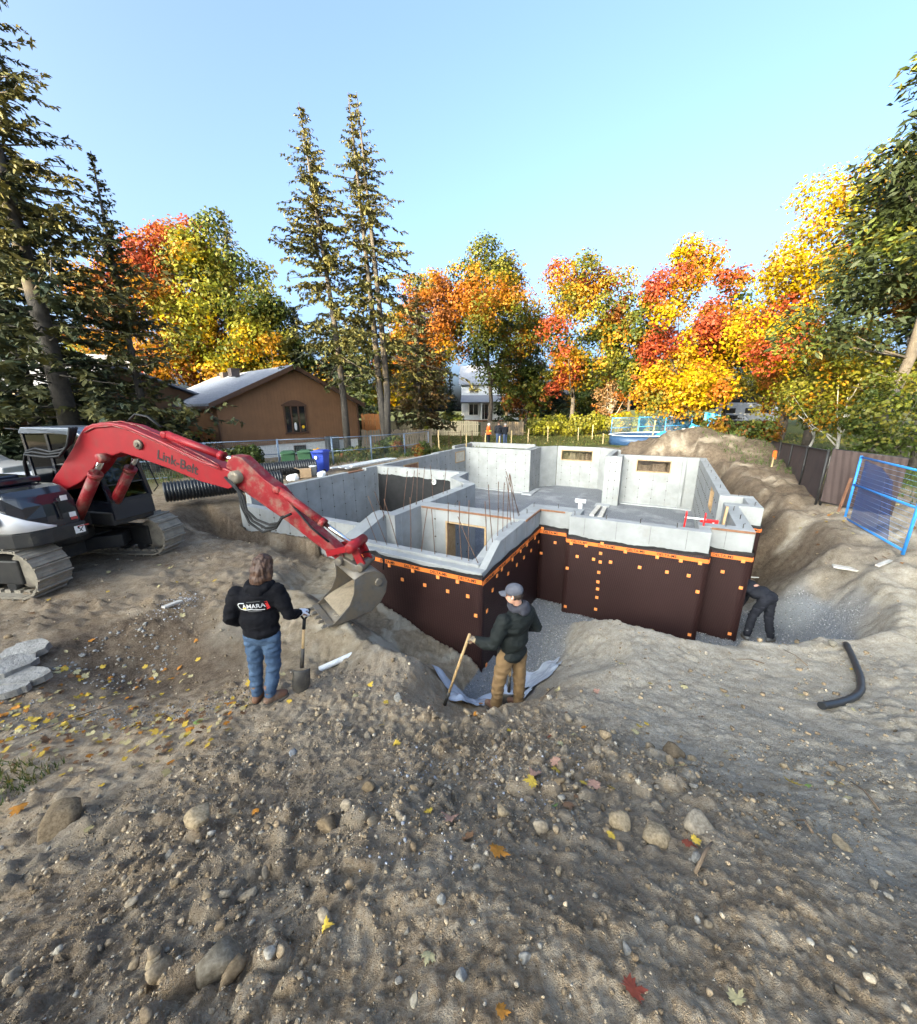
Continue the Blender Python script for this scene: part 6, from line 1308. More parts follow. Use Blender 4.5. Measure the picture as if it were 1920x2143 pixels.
def maple(label, x, y, H, rad, zc, pal, n=7000, ls=.40, seed=1, trunk=.22, lean=(0, 0), group='autumn maples', squash=1.0, name='maple_tree', bark=None, ball=0.0, npuff=64, topbias=1.0, open_=.0, z0=None, limbs=9):
    n = int(n * 1.4); rs = np.random.default_rng(seed); z0 = zg(x, y) if z0 is None else z0; o = thing(name, label, 'tree', (x, y, z0), 0, group)
    hc = (H + zc) / 2; hz = (H - zc) / 2
    # puffs through an egg shaped volume
    P = []; 
    while len(P) < npuff:
        p = rs.uniform(-1, 1, 3); r = np.linalg.norm(p)
        if r > 1 or r < .35 and rs.random() < .8: continue
        k = 1 - .28 * max(p[2], 0) * topbias + (-.15 * min(p[2], 0)) * 0
        P.append((p[0] * rad * .82 * k + lean[0] * (p[2] + 1) / 2, p[1] * rad * .82 * k * squash + lean[1] * (p[2] + 1) / 2, hc + p[2] * hz * .88))
    P = np.array(P); pr = rs.uniform(.16, .34, npuff) * rad * (1 - .1 * np.clip((P[:, 2] - hc) / hz, 0, 1))
    idx = rs.choice(npuff, n, p=pr ** 2 / (pr ** 2).sum()); d = rs.normal(size=(n, 3)); d /= np.linalg.norm(d, axis=1, keepdims=True); d[:, 2] = np.abs(d[:, 2]) * np.where(rs.random(n) < .72, 1, -1)
    rr = pr[idx] * (rs.uniform(.2, 1.0, n) ** .5) * (1 + rs.normal(0, .10, n)); cen = P[idx] + d * rr[:, None] * np.array([1, 1, .8])
    nrm = d + rs.normal(0, .55, (n, 3)) + np.array([0, 0, .3])
    size = ls * .73 * rs.uniform(.5, 1.25, n)
    # colour: patches over the crown, warmer towards the top
    names = list(pal); cols = np.array([PAL[k] for k, _ in names]); wts = np.array([w_ for _, w_ in names], float); cum = np.cumsum(wts / wts.sum())
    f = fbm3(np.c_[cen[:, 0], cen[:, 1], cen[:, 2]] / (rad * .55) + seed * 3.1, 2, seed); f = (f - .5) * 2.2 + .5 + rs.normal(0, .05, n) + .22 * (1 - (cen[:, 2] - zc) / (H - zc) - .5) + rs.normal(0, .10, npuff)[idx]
    ci = np.searchsorted(cum, np.clip(f, 0, .999)); col = cols[np.clip(ci, 0, len(cols) - 1)] * rs.uniform(.78, 1.15, (n, 1)); col = np.clip(col * (1 + rs.normal(0, .05, (n, 3))), .004, .9)
    me = leaf_mesh('crown', cen, nrm, size, col, rs, M_LEAF); link(bpy.data.objects.new('crown', me), o)
    # trunk and limbs
    mb = MB(); tz = zc + (H - zc) * .45; pts = []
    for k in range(7): t = k / 6; pts.append((lean[0] * t * t * .5 + .12 * math.sin(k * 1.7 + seed), lean[1] * t * t * .5 + .12 * math.cos(k * 1.3 + seed), -.2 + (tz + .2) * t))
    mb.tube(pts, [trunk * (1.25 if k == 0 else 1) * (1 - .75 * k / 6) for k in range(7)], 9)
    order = np.argsort(-pr)[:limbs]
    for j in order:
        b0 = rs.uniform(.35, .95); bi = Vector(pts[0]).lerp(Vector(pts[-1]), b0); bi = Vector((lean[0] * b0 * b0 * .5, lean[1] * b0 * b0 * .5, -.2 + (tz + .2) * b0)); e = Vector(P[j]); mid = bi.lerp(e, .5) + Vector((0, 0, -.08 * (e - bi).length)); 
        mb.tube([bi, bi.lerp(mid, .5) + Vector((0, 0, .1)), mid, e], [trunk * .42, trunk * .34, trunk * .24, trunk * .08], 6)
    mb.build('trunk', [bark or M_BARK], o); return o
def conifer(label, x, y, H, Rb, zc, seed=1, pal=('dark', 'green'), dens=1.0, lean=(0, 0), trunk=.2, name='spruce_tree', group='spruces', spray=.36, step=.42, power=.85, droop=.5, two=False, up=0.0, width=.42, z0=None, warm=0.0, bark=None, sparse=0.0):
    rs = np.random.default_rng(seed); z0 = zg(x, y) if z0 is None else z0; o = thing(name, label, 'tree', (x, y, z0), 0, group)
    C_, N_, D_, S_, K_ = [], [], [], [], []; br = MB(); z = zc; 
    while z < H - .1:
        t = (z - zc) / (H - zc); L0 = Rb * (1 - t) ** power + .06; nb = int(rs.integers(5, 8) * dens) if L0 > .5 else 4
        for b in range(nb):
            if rs.random() < sparse * (1 - t) * 1.2: continue
            ph = rs.uniform(0, 6.28); L = L0 * rs.uniform(.45, 1.12) if rs.random() < .8 else L0 * rs.uniform(.9, 1.3); ax = lean[0] * t + (two and .22 * (1 if b % 2 else -1) * (1 - t * .3) or 0); ay = lean[1] * t
            m = max(3, int(L / (spray * .34))); s = np.linspace(.12 if t > .3 else .25, 1, m); r = L * s; dz = L * (up * s + .22 * s * (t - .2) - droop * .55 * s * s * (1 - t * .6) + .10 * s ** 3)
            cx = ax + r * math.cos(ph); cy = ay + r * math.sin(ph); cz = z + dz + rs.uniform(-.3, .3) * min(1, L)
            wob = np.cumsum(rs.normal(0, .05, (m, 3)), 0) * L * .5; base = np.c_[cx, cy, cz] + wob; dirv = np.gradient(base, axis=0); dirv /= np.linalg.norm(dirv, axis=1, keepdims=True) + 1e-9; side = np.c_[-np.sin(ph) * np.ones(m), np.cos(ph) * np.ones(m), np.zeros(m)]
            if L > .7 and rs.random() < .5: br.tube([(ax, ay, z), tuple(base[m // 2]), tuple(base[-1])], [.03 * min(1, L / 2) + .008, .016, .005], 4, caps=False)
            for sg in (-1, 1):
                sc_ = .45 + .55 * (1 - t); l = spray * sc_ * (.55 + .6 * (1 - s)) * rs.uniform(.7, 1.25, m); dd = dirv * .75 + side * sg * .75 + np.array([0, 0, -.22 * droop]) + rs.normal(0, .13, (m, 3)); dd /= np.linalg.norm(dd, axis=1, keepdims=True)
                C_.append(base + dd * l[:, None] * .5); D_.append(dd); S_.append(l); up_ = np.array([0, 0, 1.0]) + rs.normal(0, .35, (m, 3)) + side * sg * .25; N_.append(up_); K_.append(np.full(m, t))
            l = spray * sc_ * rs.uniform(.4, .9, m); dd = np.array([0, 0, -1.0]) * .8 + dirv * .5 + rs.normal(0, .35, (m, 3)); dd /= np.linalg.norm(dd, axis=1, keepdims=True); C_.append(base + dd * l[:, None] * .45); D_.append(dd); S_.append(l); N_.append(rs.normal(0, 1, (m, 3))); K_.append(np.full(m, t))
            l = spray * sc_ * .8 * rs.uniform(.7, 1.2, m); C_.append(base); D_.append(dirv + rs.normal(0, .15, (m, 3))); S_.append(l); N_.append(rs.normal(0, .5, (m, 3)) + np.array([0, 0, .8])); K_.append(np.full(m, t))
        z += step * rs.uniform(.75, 1.25) * (1 - .35 * t)
    cen = np.concatenate(C_); nrm = np.concatenate(N_); dd = np.concatenate(D_); sz = np.concatenate(S_) * 1.15; tt = np.concatenate(K_); n = len(cen)
    c0 = np.array(PAL[pal[0]]); c1 = np.array(PAL[pal[1]]); f = np.clip(fbm3(cen / 1.1 + seed, 2, seed) * 1.8 - .4 + rs.normal(0, .15, n) + warm * tt, 0, 1)[:, None]; col = (c0 * (1 - f) + c1 * f) * rs.uniform(.75, 1.25, (n, 1)); col = np.clip(col, .004, .9)
    me = leaf_mesh('crown', cen, nrm, sz, col, rs, M_NEEDLE, width, dd); link(bpy.data.objects.new('crown', me), o)
    ofs = (-.22, .22) if two else (0,)
    for q in ofs: br.tube([(q * k, 0, -.2) if k == 0 else (q + lean[0] * max(0, (H * k / 5 - zc) / (H - zc)), lean[1] * max(0, (H * k / 5 - zc) / (H - zc)), H * k / 5) for k in range(6)], [trunk * (1.15 - .2 * k) for k in range(5)] + [.015], 9)
    br.build('trunk', [bark or M_BARKG], o); return o
G_A, G_S = 'autumn maples', 'spruces and cedars'
PAL['bluegreen'] = (.034, .05, .03); PAL['spr'] = (.125, .11, .034); PAL['sprg'] = (.058, .068, .027); PAL['brownc'] = (.13, .07, .028)
# tall pair behind the temporary fence
conifer('tall leaning spruce, left of the tall pair, single trunk before the brown house', -6.9, 24.0, 17.9, 4.0, 5.6, 11, ('sprg', 'spr'), 1.1, (-1.1, .3), .2, group=G_S, spray=.40, step=.30, droop=.6, warm=.35, sparse=.48, power=.95)
conifer('tall twin stemmed spruce, right of the tall pair', -4.5, 24.2, 18.3, 4.2, 5.2, 12, ('sprg', 'spr'), 1.1, (-.75, .2), .21, group=G_S, spray=.40, step=.30, droop=.6, two=True, warm=.4, sparse=.52, power=.95)
# left foreground conifers
conifer('huge dark spruce at the left edge behind the excavator', -15.9, 16.0, 19.5, 4.6, 2.6, 21, ('bluegreen', 'spr'), 1.2, (0, 0), .34, group=G_S, spray=.42, step=.32, droop=.35, sparse=.28)
conifer('second dark spruce beyond the huge one at the left edge', -19.4, 18.0, 15.0, 4.2, 1.0, 22, ('bluegreen', 'sprg'), 1.4, (0, 0), .3, group=G_S, spray=.5, step=.36, droop=.4, sparse=.15)
conifer('slender cedar with bare trunk between the left spruce and the brown house', -14.4, 18.0, 12.6, 2.5, .8, 23, ('sprg', 'spr'), 1.15, (.2, 0), .17, 'cedar_tree', G_S, .32, .30, 1.0, .15, up=.22, width=.5, sparse=.55)
conifer('distant spruce top rising behind the yellow maple left of the tall pair', -21.5, 41.0, 20.5, 3.6, 5, 24, ('sprg', 'spr'), 1.0, (0, 0), .25, group=G_S, spray=.62, step=.55)
conifer('dark bushy pine behind the brown house roof, left one', -14.5, 37.0, 11.5, 4.2, 1.5, 25, ('bluegreen', 'sprg'), 1.2, (0, 0), .25, 'pine_tree', G_S, .7, .5, .6, .3)
conifer('dark bushy pine behind the brown house roof, middle one', -10.5, 36.0, 10.5, 4.0, 1.5, 26, ('bluegreen', 'sprg'), 1.2, (0, 0), .25, 'pine_tree', G_S, .7, .5, .6, .3)
conifer('brownish pine right of the twin spruce with orange light on it', -3.2, 33.5, 12.0, 3.1, 1.8, 27, ('sprg', 'brownc'), 1.2, (0, 0), .2, 'pine_tree', G_S, .6, .5, .7, .35)
conifer('small dark fir beside the white house', -1.0, 56, 7.5, 1.8, .6, 28, ('dark', 'bluegreen'), 1.1, (0, 0), .12, 'fir_tree', G_S, .6, .5)
conifer('blue green fir right of the white house', 6.6, 53, 10, 2.6, .5, 29, ('dark', 'bluegreen'), 1.2, (0, 0), .2, 'fir_tree', G_S, .7, .55)
conifer('dark fir in shade behind the middle maples', 12.5, 50, 9, 3.4, .3, 30, ('dark', 'bluegreen'), 1.3, (0, 0), .2, 'fir_tree', G_S, .8, .55, .6)
# middle maples
maple('orange maple right of the twin spruce', -3.4, 42.0, 17.0, 4.9, 4.6, [('rust', 2), ('orange', 3), ('gold', 2.5), ('olive', 1.4)], 12000, .38, 41, .24, group=G_A)
maple('tall green maple with golden top and dark curved trunk, centre of the picture', 3.6, 43.0, 18.8, 6.2, 4.6, [('orange', .8), ('gold', 2.6), ('lime', 1.2), ('olive', 2.0), ('green', 3.0)], 18000, .38, 42, .30, (-1.0, 0), group=G_A)
maple('broad maple with red and orange top right of the green one', 12.2, 42.0, 18.0, 6.3, 3.0, [('red', 1.0), ('orange', 1.5), ('gold', 3.2), ('lime', 1.2), ('olive', 1.4), ('green', 1.6)], 18000, .38, 43, .28, group=G_A, bark=M_BARKG)
maple('low yellow maple before the picket fence', -6.3, 40.5, 7.5, 2.6, 2.2, [('orange', 1), ('yellow', 3), ('lime', 2)], 3200, .36, 44, .15, group=G_A)
maple('dim brown maple between the middle trunks', 8.3, 47.0, 9, 3.5, .8, [('rust', 2), ('olive', 2), ('green', 2)], 3500, .5, 45, .2, group=G_A)
# right hand maples
maple('columnar maple blazing yellow and red, left of the two big right ones', 20.2, 36.0, 17.0, 5.2, 1.6, [('red', 1.3), ('orange', 1.7), ('yellow', 3.4), ('gold', 1.6)], 17000, .36, 51, .28, group=G_A, topbias=.9)
maple('dark green maple partly hidden right of the columnar red one', 26.2, 38.5, 13.5, 4.4, 2.0, [('rust', 1.2), ('olive', 1.4), ('green', 4)], 6500, .44, 52, .25, group=G_A)
maple('dark olive maple at the left flank of the columnar red one', 16.9, 38.8, 14.8, 3.2, 2.5, [('rust', 1.4), ('olive', 3), ('green', 3)], 5000, .42, 57, .2, group=G_A)
maple('spreading low maple with golden skirt above the pool', 18.6, 34.0, 7.6, 4.8, 1.3, [('orange', 1.6), ('yellow', 3.2), ('gold', 2), ('olive', 1.8)], 7000, .36, 53, .2, group=G_A)
maple('huge bright yellow maple filling the right side behind the brown screen', 22.4, 24.6, 15.8, 5.6, 1.4, [('red', .6), ('orange', .9), ('yellow', 5.2), ('gold', 1.5), ('lime', 1.6)], 24000, .27, 54, .25, group=G_A)
maple('young yellow green maple leaning over the brown screen', 16.0, 16.2, 5.2, 2.2, 1.1, [('gold', 1.6), ('lime', 2), ('olive', 2.5), ('green', 1.5)], 4200, .20, 55, .08, group=G_A, bark=M_BIRCH)
maple('golden olive maple before the camper', 26.5, 31.5, 8.5, 3.8, 1.2, [('orange', 1), ('gold', 2), ('lime', 2), ('olive', 2)], 6000, .34, 56, .18, group=G_A)
maple('pale tan half bare tree left of the columnar red maple', 16.2, 41.5, 6.8, 2.3, 1.2, [('tan', 3), ('orange', 1)], 1400, .30, 58, .12, group=G_A, bark=M_BIRCH, limbs=16)
maple('young green tree behind the corner of the brown screen', 14.0, 12.6, 3.6, 1.6, .8, [('lime', 1), ('olive', 2.2), ('green', 3)], 2600, .17, 59, .06, group=G_A)
# left maples
maple('orange maple glowing behind the slender cedar', -25.5, 34.0, 17.2, 5.2, 3.0, [('red', 1), ('orange', 3), ('gold', 3), ('rust', 1)], 13000, .38, 61, .25, group=G_A)
maple('red topped maple left of the yellow one', -24.2, 37.5, 19.4, 5.0, 6.0, [('red', 3.2), ('orange', 3), ('gold', 2)], 12000, .38, 62, .25, group=G_A)
maple('yellow green maple behind the brown house roof', -19.2, 35.0, 18.0, 5.6, 2.6, [('gold', 1.7), ('yellow', 1.6), ('lime', 2.8), ('olive', 2), ('green', 2)], 15000, .38, 63, .25, group=G_A)
maple('dark olive maple left of the bushy pines', -15.5, 34.5, 12.8, 3.6, 2.5, [('gold', .8), ('olive', 3), ('green', 3)], 6000, .42, 64, .22, group=G_A)
# right edge pines
PAL['pine'] = (.024, .034, .013); PAL['pine_sunlit'] = (.17, .08, .02)  # second tone puts orange low sun into the needle colour
def shaggy(label, x, y, trunks, blobs, seed, n=9000, ls=.34, pal=(('pine', 3), ('olive', 1)), name='pine_tree', bark=M_BARKG, asp=.36):
    rs = np.random.default_rng(seed); z0 = zg(x, y); o = thing(name, label, 'tree', (x, y, z0), 0, G_S); C = np.array([b[:3] for b in blobs]); Rr = np.array([b[3] for b in blobs])
    idx = rs.choice(len(blobs), n, p=Rr ** 2 / (Rr ** 2).sum()); sub = rs.normal(size=(260, 3)); sub /= np.linalg.norm(sub, axis=1, keepdims=True); k = rs.integers(0, 260, n); d = sub[k]
    cen = C[idx] + d * (Rr[idx] * rs.uniform(.35, 1.02, n) ** .5)[:, None] * np.array([1, 1, .75]) + rs.normal(0, .16, (n, 3)); nrm = rs.normal(0, .6, (n, 3)) + np.array([0, 0, .8]); dr = d * np.array([1, 1, .2]) + np.array([0, 0, -.45]) + rs.normal(0, .3, (n, 3))
    cols = np.array([PAL[p[0]] for p in pal]); cum = np.cumsum([p[1] for p in pal]) / sum(p[1] for p in pal); f = np.clip((fbm3(cen / 1.6 + seed, 2, seed) - .5) * 2 + .5 + rs.normal(0, .12, n), 0, .999); col = cols[np.searchsorted(cum, f)] * rs.uniform(.7, 1.25, (n, 1))
    link(bpy.data.objects.new('crown', leaf_mesh('crown', cen, nrm, ls * rs.uniform(.6, 1.3, n), np.clip(col, .004, .9), rs, M_NEEDLE, asp, dr)), o)
    mb = MB()
    for tr in trunks: mb.tube(tr[0], tr[1], 9)
    for j in range(len(blobs)):
        if rs.random() < .8:
            tr = trunks[j % len(trunks)][0]; a = Vector(tr[-2]).lerp(Vector(tr[-1]), rs.random()); a = min((Vector(q) for q in tr), key=lambda q: abs(q.z - C[j][2] + .6)); mb.tube([a, a.lerp(Vector(C[j]), .5) + Vector((0, 0, -.1)), Vector(C[j])], [.05, .035, .012], 5)
    for q in range(22):
        tr = trunks[q % len(trunks)][0]; t = rs.uniform(.3, .8); a = Vector(tr[1]).lerp(Vector(tr[2]), t); e = a + Vector((rs.uniform(-1, 1), rs.uniform(-1, 1), rs.uniform(-.2, .35))).normalized() * rs.uniform(.5, 1.4); mb.tube([a, a.lerp(e, .5) + Vector((0, 0, -.06)), e], [.018, .011, .004], 4)
    mb.build('trunk', [bark], o); return o
bl = []
r0 = np.random.default_rng(77)
for i in range(74):
    t = r0.random(); z = 4.9 + 10.2 * t; r = 3.7 * (1 - t) ** .7 * (.5 + .6 * r0.random()); a = r0.uniform(0, 6.28); bl.append((r * math.cos(a) + .5, r * math.sin(a) + .3, z, .55 + .55 * (1 - t) * r0.random() + .2))
shaggy('dark pine with two bare curved trunks behind the blue fence panel', 15.6, 13.8, [([(-.55, 0, -.2), (-.62, .05, 1.6), (-.1, .1, 4.2), (.1, .2, 8), (.4, .3, 13.5)], [.20, .17, .15, .10, .03]), ([(.35, -.1, -.2), (.55, 0, 1.4), (1.15, .1, 3.6), (1.0, .2, 7), (.8, .3, 12)], [.19, .16, .14, .09, .03])], bl, 77, 26000, .27, (('pine', 4), ('green', 1.2), ('olive', .8)))
bl2 = []
for i in range(64):
    t = r0.random(); z = 4.5 + 13.5 * t; r = 3.8 * (1 - t) ** .6 * (.4 + .6 * r0.random()); a = r0.uniform(0, 6.28); bl2.append((r * math.cos(a), r * math.sin(a), z, .6 + .6 * (1 - t) * r0.random()))
shaggy('taller spruce with orange sunlight put into its crown colour at the right edge', 19.6, 16.2, [([(0, 0, -.2), (.1, .05, 3), (.05, .1, 7), (0, .2, 12), (0, .2, 17)], [.24, .2, .16, .1, .03])], bl2, 78, 22000, .29, (('pine', 2), ('olive', 1.6), ('pine_sunlit', 2.2)))
maple('orange tree glimpsed behind the right pine', 25.5, 18.0, 14.5, 3.6, 3.0, [('red', 1), ('orange', 3), ('gold', 2)], 6000, .34, 79, .2, group=G_A)
maple('dim golden maple filling in behind the orange and the green one', -4.6, 50.0, 13.0, 4.6, 2.0, [('gold', 2), ('olive', 2), ('green', 2)], 7000, .42, 81, .22, group=G_A)
maple('dim green maple filling in behind the two middle maples', 8.4, 51.0, 14.5, 5.2, 2.0, [('olive', 2), ('green', 3), ('gold', 1)], 8000, .42, 82, .22, group=G_A)
maple('thin bare stemmed shrub tree beside the brown screen end', 18.6, 20.2, 4.6, 1.9, 1.0, [('gold', 1), ('olive', 2), ('green', 2)], 2400, .2, 80, .07, group=G_A, bark=M_BIRCH)
# background belt
rb = random.Random(5); kinds = [('rusty orange', [('rust', 2), ('orange', 2), ('olive', 1)]), ('golden', [('gold', 3), ('yellow', 1), ('olive', 1.5)]), ('green', [('olive', 1.5), ('green', 3)]), ('brown', [('rust', 2), ('olive', 2), ('green', 1)])]
for i, x in enumerate([-62, -52, -44, -36, -29, -22, -14, -8, 9.5, 15, 24, 36, 44, 52, 62]):
    k, p = kinds[i % 4]; yy = 62 + rb.uniform(-4, 10) - .18 * abs(x); H = rb.uniform(11, 15) if not (5 < x < 27) else rb.uniform(6, 8.5); o = maple(k + ' tree in the far belt behind the yards', x, yy, H, rb.uniform(5, 6.5), .8, p, 3600, .72, 200 + i, .25, group='trees in the far belt', limbs=4)
    o['label'] = k + ' tree in the far belt, ' + ['far left', 'left of the brown house', 'behind the middle maples', 'far right'][0 if x < -40 else 1 if x < -10 else 2 if x < 25 else 3]
# ---- hedges and bushes
M_HEDGE = leafmat('hedge_leaf', transl=.3)
def bush(name, label, x, y, blobs, n, ls, pal, seed, group=None, z0=None, stems=True):
    rs = np.random.default_rng(seed); z0 = zg(x, y) if z0 is None else z0; o = thing(name, label, 'bush' if name != 'hedge' else 'hedge', (x, y, z0), 0, group); C = np.array([b[:3] for b in blobs], float); Rr = np.array([b[3] for b in blobs], float)
    idx = rs.choice(len(blobs), n, p=Rr ** 2 / (Rr ** 2).sum()); d = rs.normal(size=(n, 3)); d /= np.linalg.norm(d, axis=1, keepdims=True); cen = C[idx] + d * (Rr[idx] * rs.uniform(.3, 1.05, n) ** .4)[:, None]; cen[:, 2] = np.maximum(cen[:, 2], .03)
    cols = np.array([PAL[p[0]] for p in pal]); cum = np.cumsum([p[1] for p in pal]) / sum(p[1] for p in pal); f = np.clip((fbm3(cen / .9 + seed, 2, seed) - .5) * 2 + .5 + rs.normal(0, .12, n), 0, .999); col = cols[np.searchsorted(cum, f)] * rs.uniform(.7, 1.25, (n, 1))
    link(bpy.data.objects.new('foliage', leaf_mesh('foliage', cen, d + rs.normal(0, .5, (n, 3)), ls * rs.uniform(.6, 1.3, n), np.clip(col, .004, .9), rs, M_HEDGE)), o)
    if stems:
        mb = MB()
        for j in range(min(10, len(blobs))): mb.tube([(C[j][0] * .5, C[j][1] * .5, -.1), (C[j][0] * .8, C[j][1] * .8, C[j][2] * .5), tuple(C[j])], [.03, .02, .008], 5)
        mb.build('stem', [M_BARK], o)
    return o
hb = [(i * .55 + rb.uniform(-.2, .2), rb.uniform(-.5, .5), rb.uniform(.6, 1.5), rb.uniform(.65, .95)) for i in range(14) for _ in range(2)]
bush('hedge', 'long rounded hedge catching the low sun beyond the stakes', 7.6, 39.0, hb, 7000, .24, (('lime', 3), ('olive', 3), ('green', 2)), 301)
bush('round_bush', 'round sunlit bush at the right end of the long hedge', 16.0, 38.2, [(0, 0, 1.1, 1.05), (.4, 0, 1.7, .7), (-.4, .2, 1.5, .7)], 2200, .22, (('lime', 3), ('yellow', 1), ('olive', 2)), 302)
for i, (x, lab) in enumerate([(17.2, 'narrow yellow green cedar, left of the pair behind the pool fence'), (18.5, 'narrow yellow green cedar, right of the pair behind the pool fence')]):
    bush('columnar_cedar', lab, x, 37.6, [(0, 0, .5, .42), (0, 0, 1.1, .40), (0, 0, 1.7, .33), (0, 0, 2.3, .22), (0, 0, 2.7, .12)], 1500, .16, (('lime', 3), ('yellow', 1), ('olive', 2)), 310 + i, None)
bush('feathery_bush', 'feathery bright green bush behind the boom', -9.6, 15.9, [(rb.uniform(-1.1, 1.1), rb.uniform(-.6, .6), rb.uniform(.3, 1.0), rb.uniform(.3, .5)) for _ in range(14)], 4500, .13, (('lime', 2), ('olive', 2), ('green', 2)), 320)
bush('yellow_shrub', 'bright yellow shrub before the picket fence', -3.4, 39.5, [(0, 0, .7, .6), (.2, 0, 1.2, .45), (-.3, 0, 1.0, .4)], 1200, .2, (('yellow', 2), ('lime', 2)), 321)
bush('yellow_shrub', 'smaller golden shrub at the left end of the picket fence', -8.4, 41.6, [(0, 0, .6, .6), (.5, 0, .9, .5)], 900, .2, (('yellow', 2), ('tan', 1), ('lime', 1)), 322)
bush('weed_clump', 'weedy clump climbing the temporary fence before the far wall', -3.2, 22.4, [(rb.uniform(-1.4, 1.2), rb.uniform(-.8, .8), rb.uniform(.1, .7), rb.uniform(.3, .5)) for _ in range(16)], 3000, .16, (('green', 3), ('olive', 2), ('rust', .7)), 323)
bush('weed_clump', 'low weeds at the foot of the spruce trunks', -5.6, 21.2, [(rb.uniform(-1.6, 1.4), rb.uniform(-.5, .8), rb.uniform(.05, .35), rb.uniform(.25, .4)) for _ in range(14)], 2200, .15, (('green', 3), ('olive', 2), ('rust', 1)), 324)
bush('wild_shrub', 'tangled shrubs between the dirt heap and the brown screen', 16.6, 22.6, [(rb.uniform(-2, 2), rb.uniform(-1.2, 1.2), rb.uniform(.2, 1.4), rb.uniform(.4, .7)) for _ in range(18)], 4200, .19, (('olive', 3), ('green', 2), ('rust', 1), ('gold', 1)), 325)
bush('dark_shrub', 'dark evergreen shrubs behind the excavator at the left edge', -17.5, 19.5, [(rb.uniform(-3, 3.2), rb.uniform(-1.5, 1.5), rb.uniform(.3, 2.2), rb.uniform(.6, 1.0)) for _ in range(24)], 5500, .26, (('dark', 3), ('bluegreen', 3), ('olive', .6)), 326)
bush('dark_shrub', 'dark shrub against the left corner of the brown house', -13.4, 20.0, [(rb.uniform(-1, .8), rb.uniform(-.6, .6), rb.uniform(.3, 1.5), rb.uniform(.45, .7)) for _ in range(12)], 2600, .2, (('dark', 3), ('olive', 1), ('rust', 1)), 327)
bush('garden_shrub', 'green garden shrub before the white house', -1.6, 46, [(rb.uniform(-2.4, 2.4), 0, rb.uniform(.5, 1.6), rb.uniform(.6, 1.0)) for _ in range(12)], 2600, .3, (('green', 3), ('olive', 2)), 328)
bush('ivy_shrub', 'shaggy shrub line behind the pool fence', 22, 36, [(rb.uniform(-3.5, 3), rb.uniform(-.6, .6), rb.uniform(.3, 1.3), rb.uniform(.6, .9)) for _ in range(16)], 3500, .24, (('olive', 3), ('green', 2), ('gold', 1.5)), 329)
# ================================================================== loose things on the ground
_Rc = cam.rotation_euler.to_matrix()
def hit(px, py):
    """where the sight line through a photo pixel meets the terrain"""
    d = _Rc @ Vector(((px - 960) / 795.36, -(py - 1071.5) / 795.36, -1.0)); ts = np.linspace(.4, 14, 1400); X = d.x * ts; Y = d.y * ts; Z = CAMH + d.z * ts
    g = terrain(X, Y)[0]; k = int(np.argmax(Z < g)); return (X[k], Y[k], g[k])
def gzv(x, y): return terrain(np.asarray(x, float), np.asarray(y, float))[0]
def normal_at(x, y, e=.06):
    g = gzv([x + e, x - e, x, x], [y, y, y + e, y - e]); n = Vector((-(g[0] - g[1]) / (2 * e), -(g[2] - g[3]) / (2 * e), 1)); return n.normalized()
# ---- stones
def ico(sub):
    bm = bmesh.new(); bmesh.ops.create_icosphere(bm, subdivisions=sub, radius=1); V_ = np.array([v.co[:] for v in bm.verts]); F_ = np.array([[l.index for l in f.verts] for f in bm.faces]); bm.free(); return V_, F_
I1, F1 = ico(1); I2, F2 = ico(2); I3, F3 = ico(3)
I0 = np.array([(1, 0, 0), (-1, 0, 0), (0, 1, 0), (0, -1, 0), (0, 0, 1), (0, 0, -1)], float); F0 = np.array([(0, 2, 4), (2, 1, 4), (1, 3, 4), (3, 0, 4), (2, 0, 5), (1, 2, 5), (3, 1, 5), (0, 3, 5)])
def rock_shape(Vb, rs, rough=.3, flat=.7):
    d = Vb + 0; f = fbm3(d * 1.1 + rs.uniform(0, 50, 3), 3, int(rs.integers(1, 999))) - .5; f2 = fbm3(d * 4.5 + rs.uniform(0, 50, 3), 2, int(rs.integers(1, 999))) - .5 if len(Vb) > 50 else 0; o = d * (1 + rough * 2 * f + rough * .9 * f2)[:, None]
    for _ in range(int(rs.integers(7, 13)) if len(Vb) < 100 else 5):             # knocked-off faces
        n = rs.normal(size=3); n /= np.linalg.norm(n); lim = rs.uniform(.38, .72); h = o @ n; o = o - np.clip(h - lim, 0, None)[:, None] * n * .85
    return o * np.array([1, rs.uniform(.65, 1), flat * rs.uniform(.7, 1.1)])
def stone_mat():
    m, nt, b = mat_nodes('stone'); a = N(nt, 'ShaderNodeAttribute', attribute_name='col'); co = objco(nt); n = noise(nt, 55, 5, .65, co); r = ramp(nt, [(.35, (.55, .53, .5)), (.65, (1.1, 1.1, 1.1))]); nt.links.new(n, r.inputs[0])
    c = mix(nt, a.outputs[0], r.outputs[0], 1.0, 'MULTIPLY'); nt.links.new(c, b.inputs['Base Color']); b.inputs['Roughness'].default_value = .95; b.inputs['Specular IOR Level'].default_value = .15; bump(nt, b, n, .5, .01); return m
M_STONE = stone_mat()
SCOL = 1.25 * np.array([(.27, .198, .125), (.22, .16, .10), (.32, .245, .165), (.18, .13, .082), (.38, .31, .225), (.25, .185, .118), (.29, .225, .15), (.30, .265, .215)])
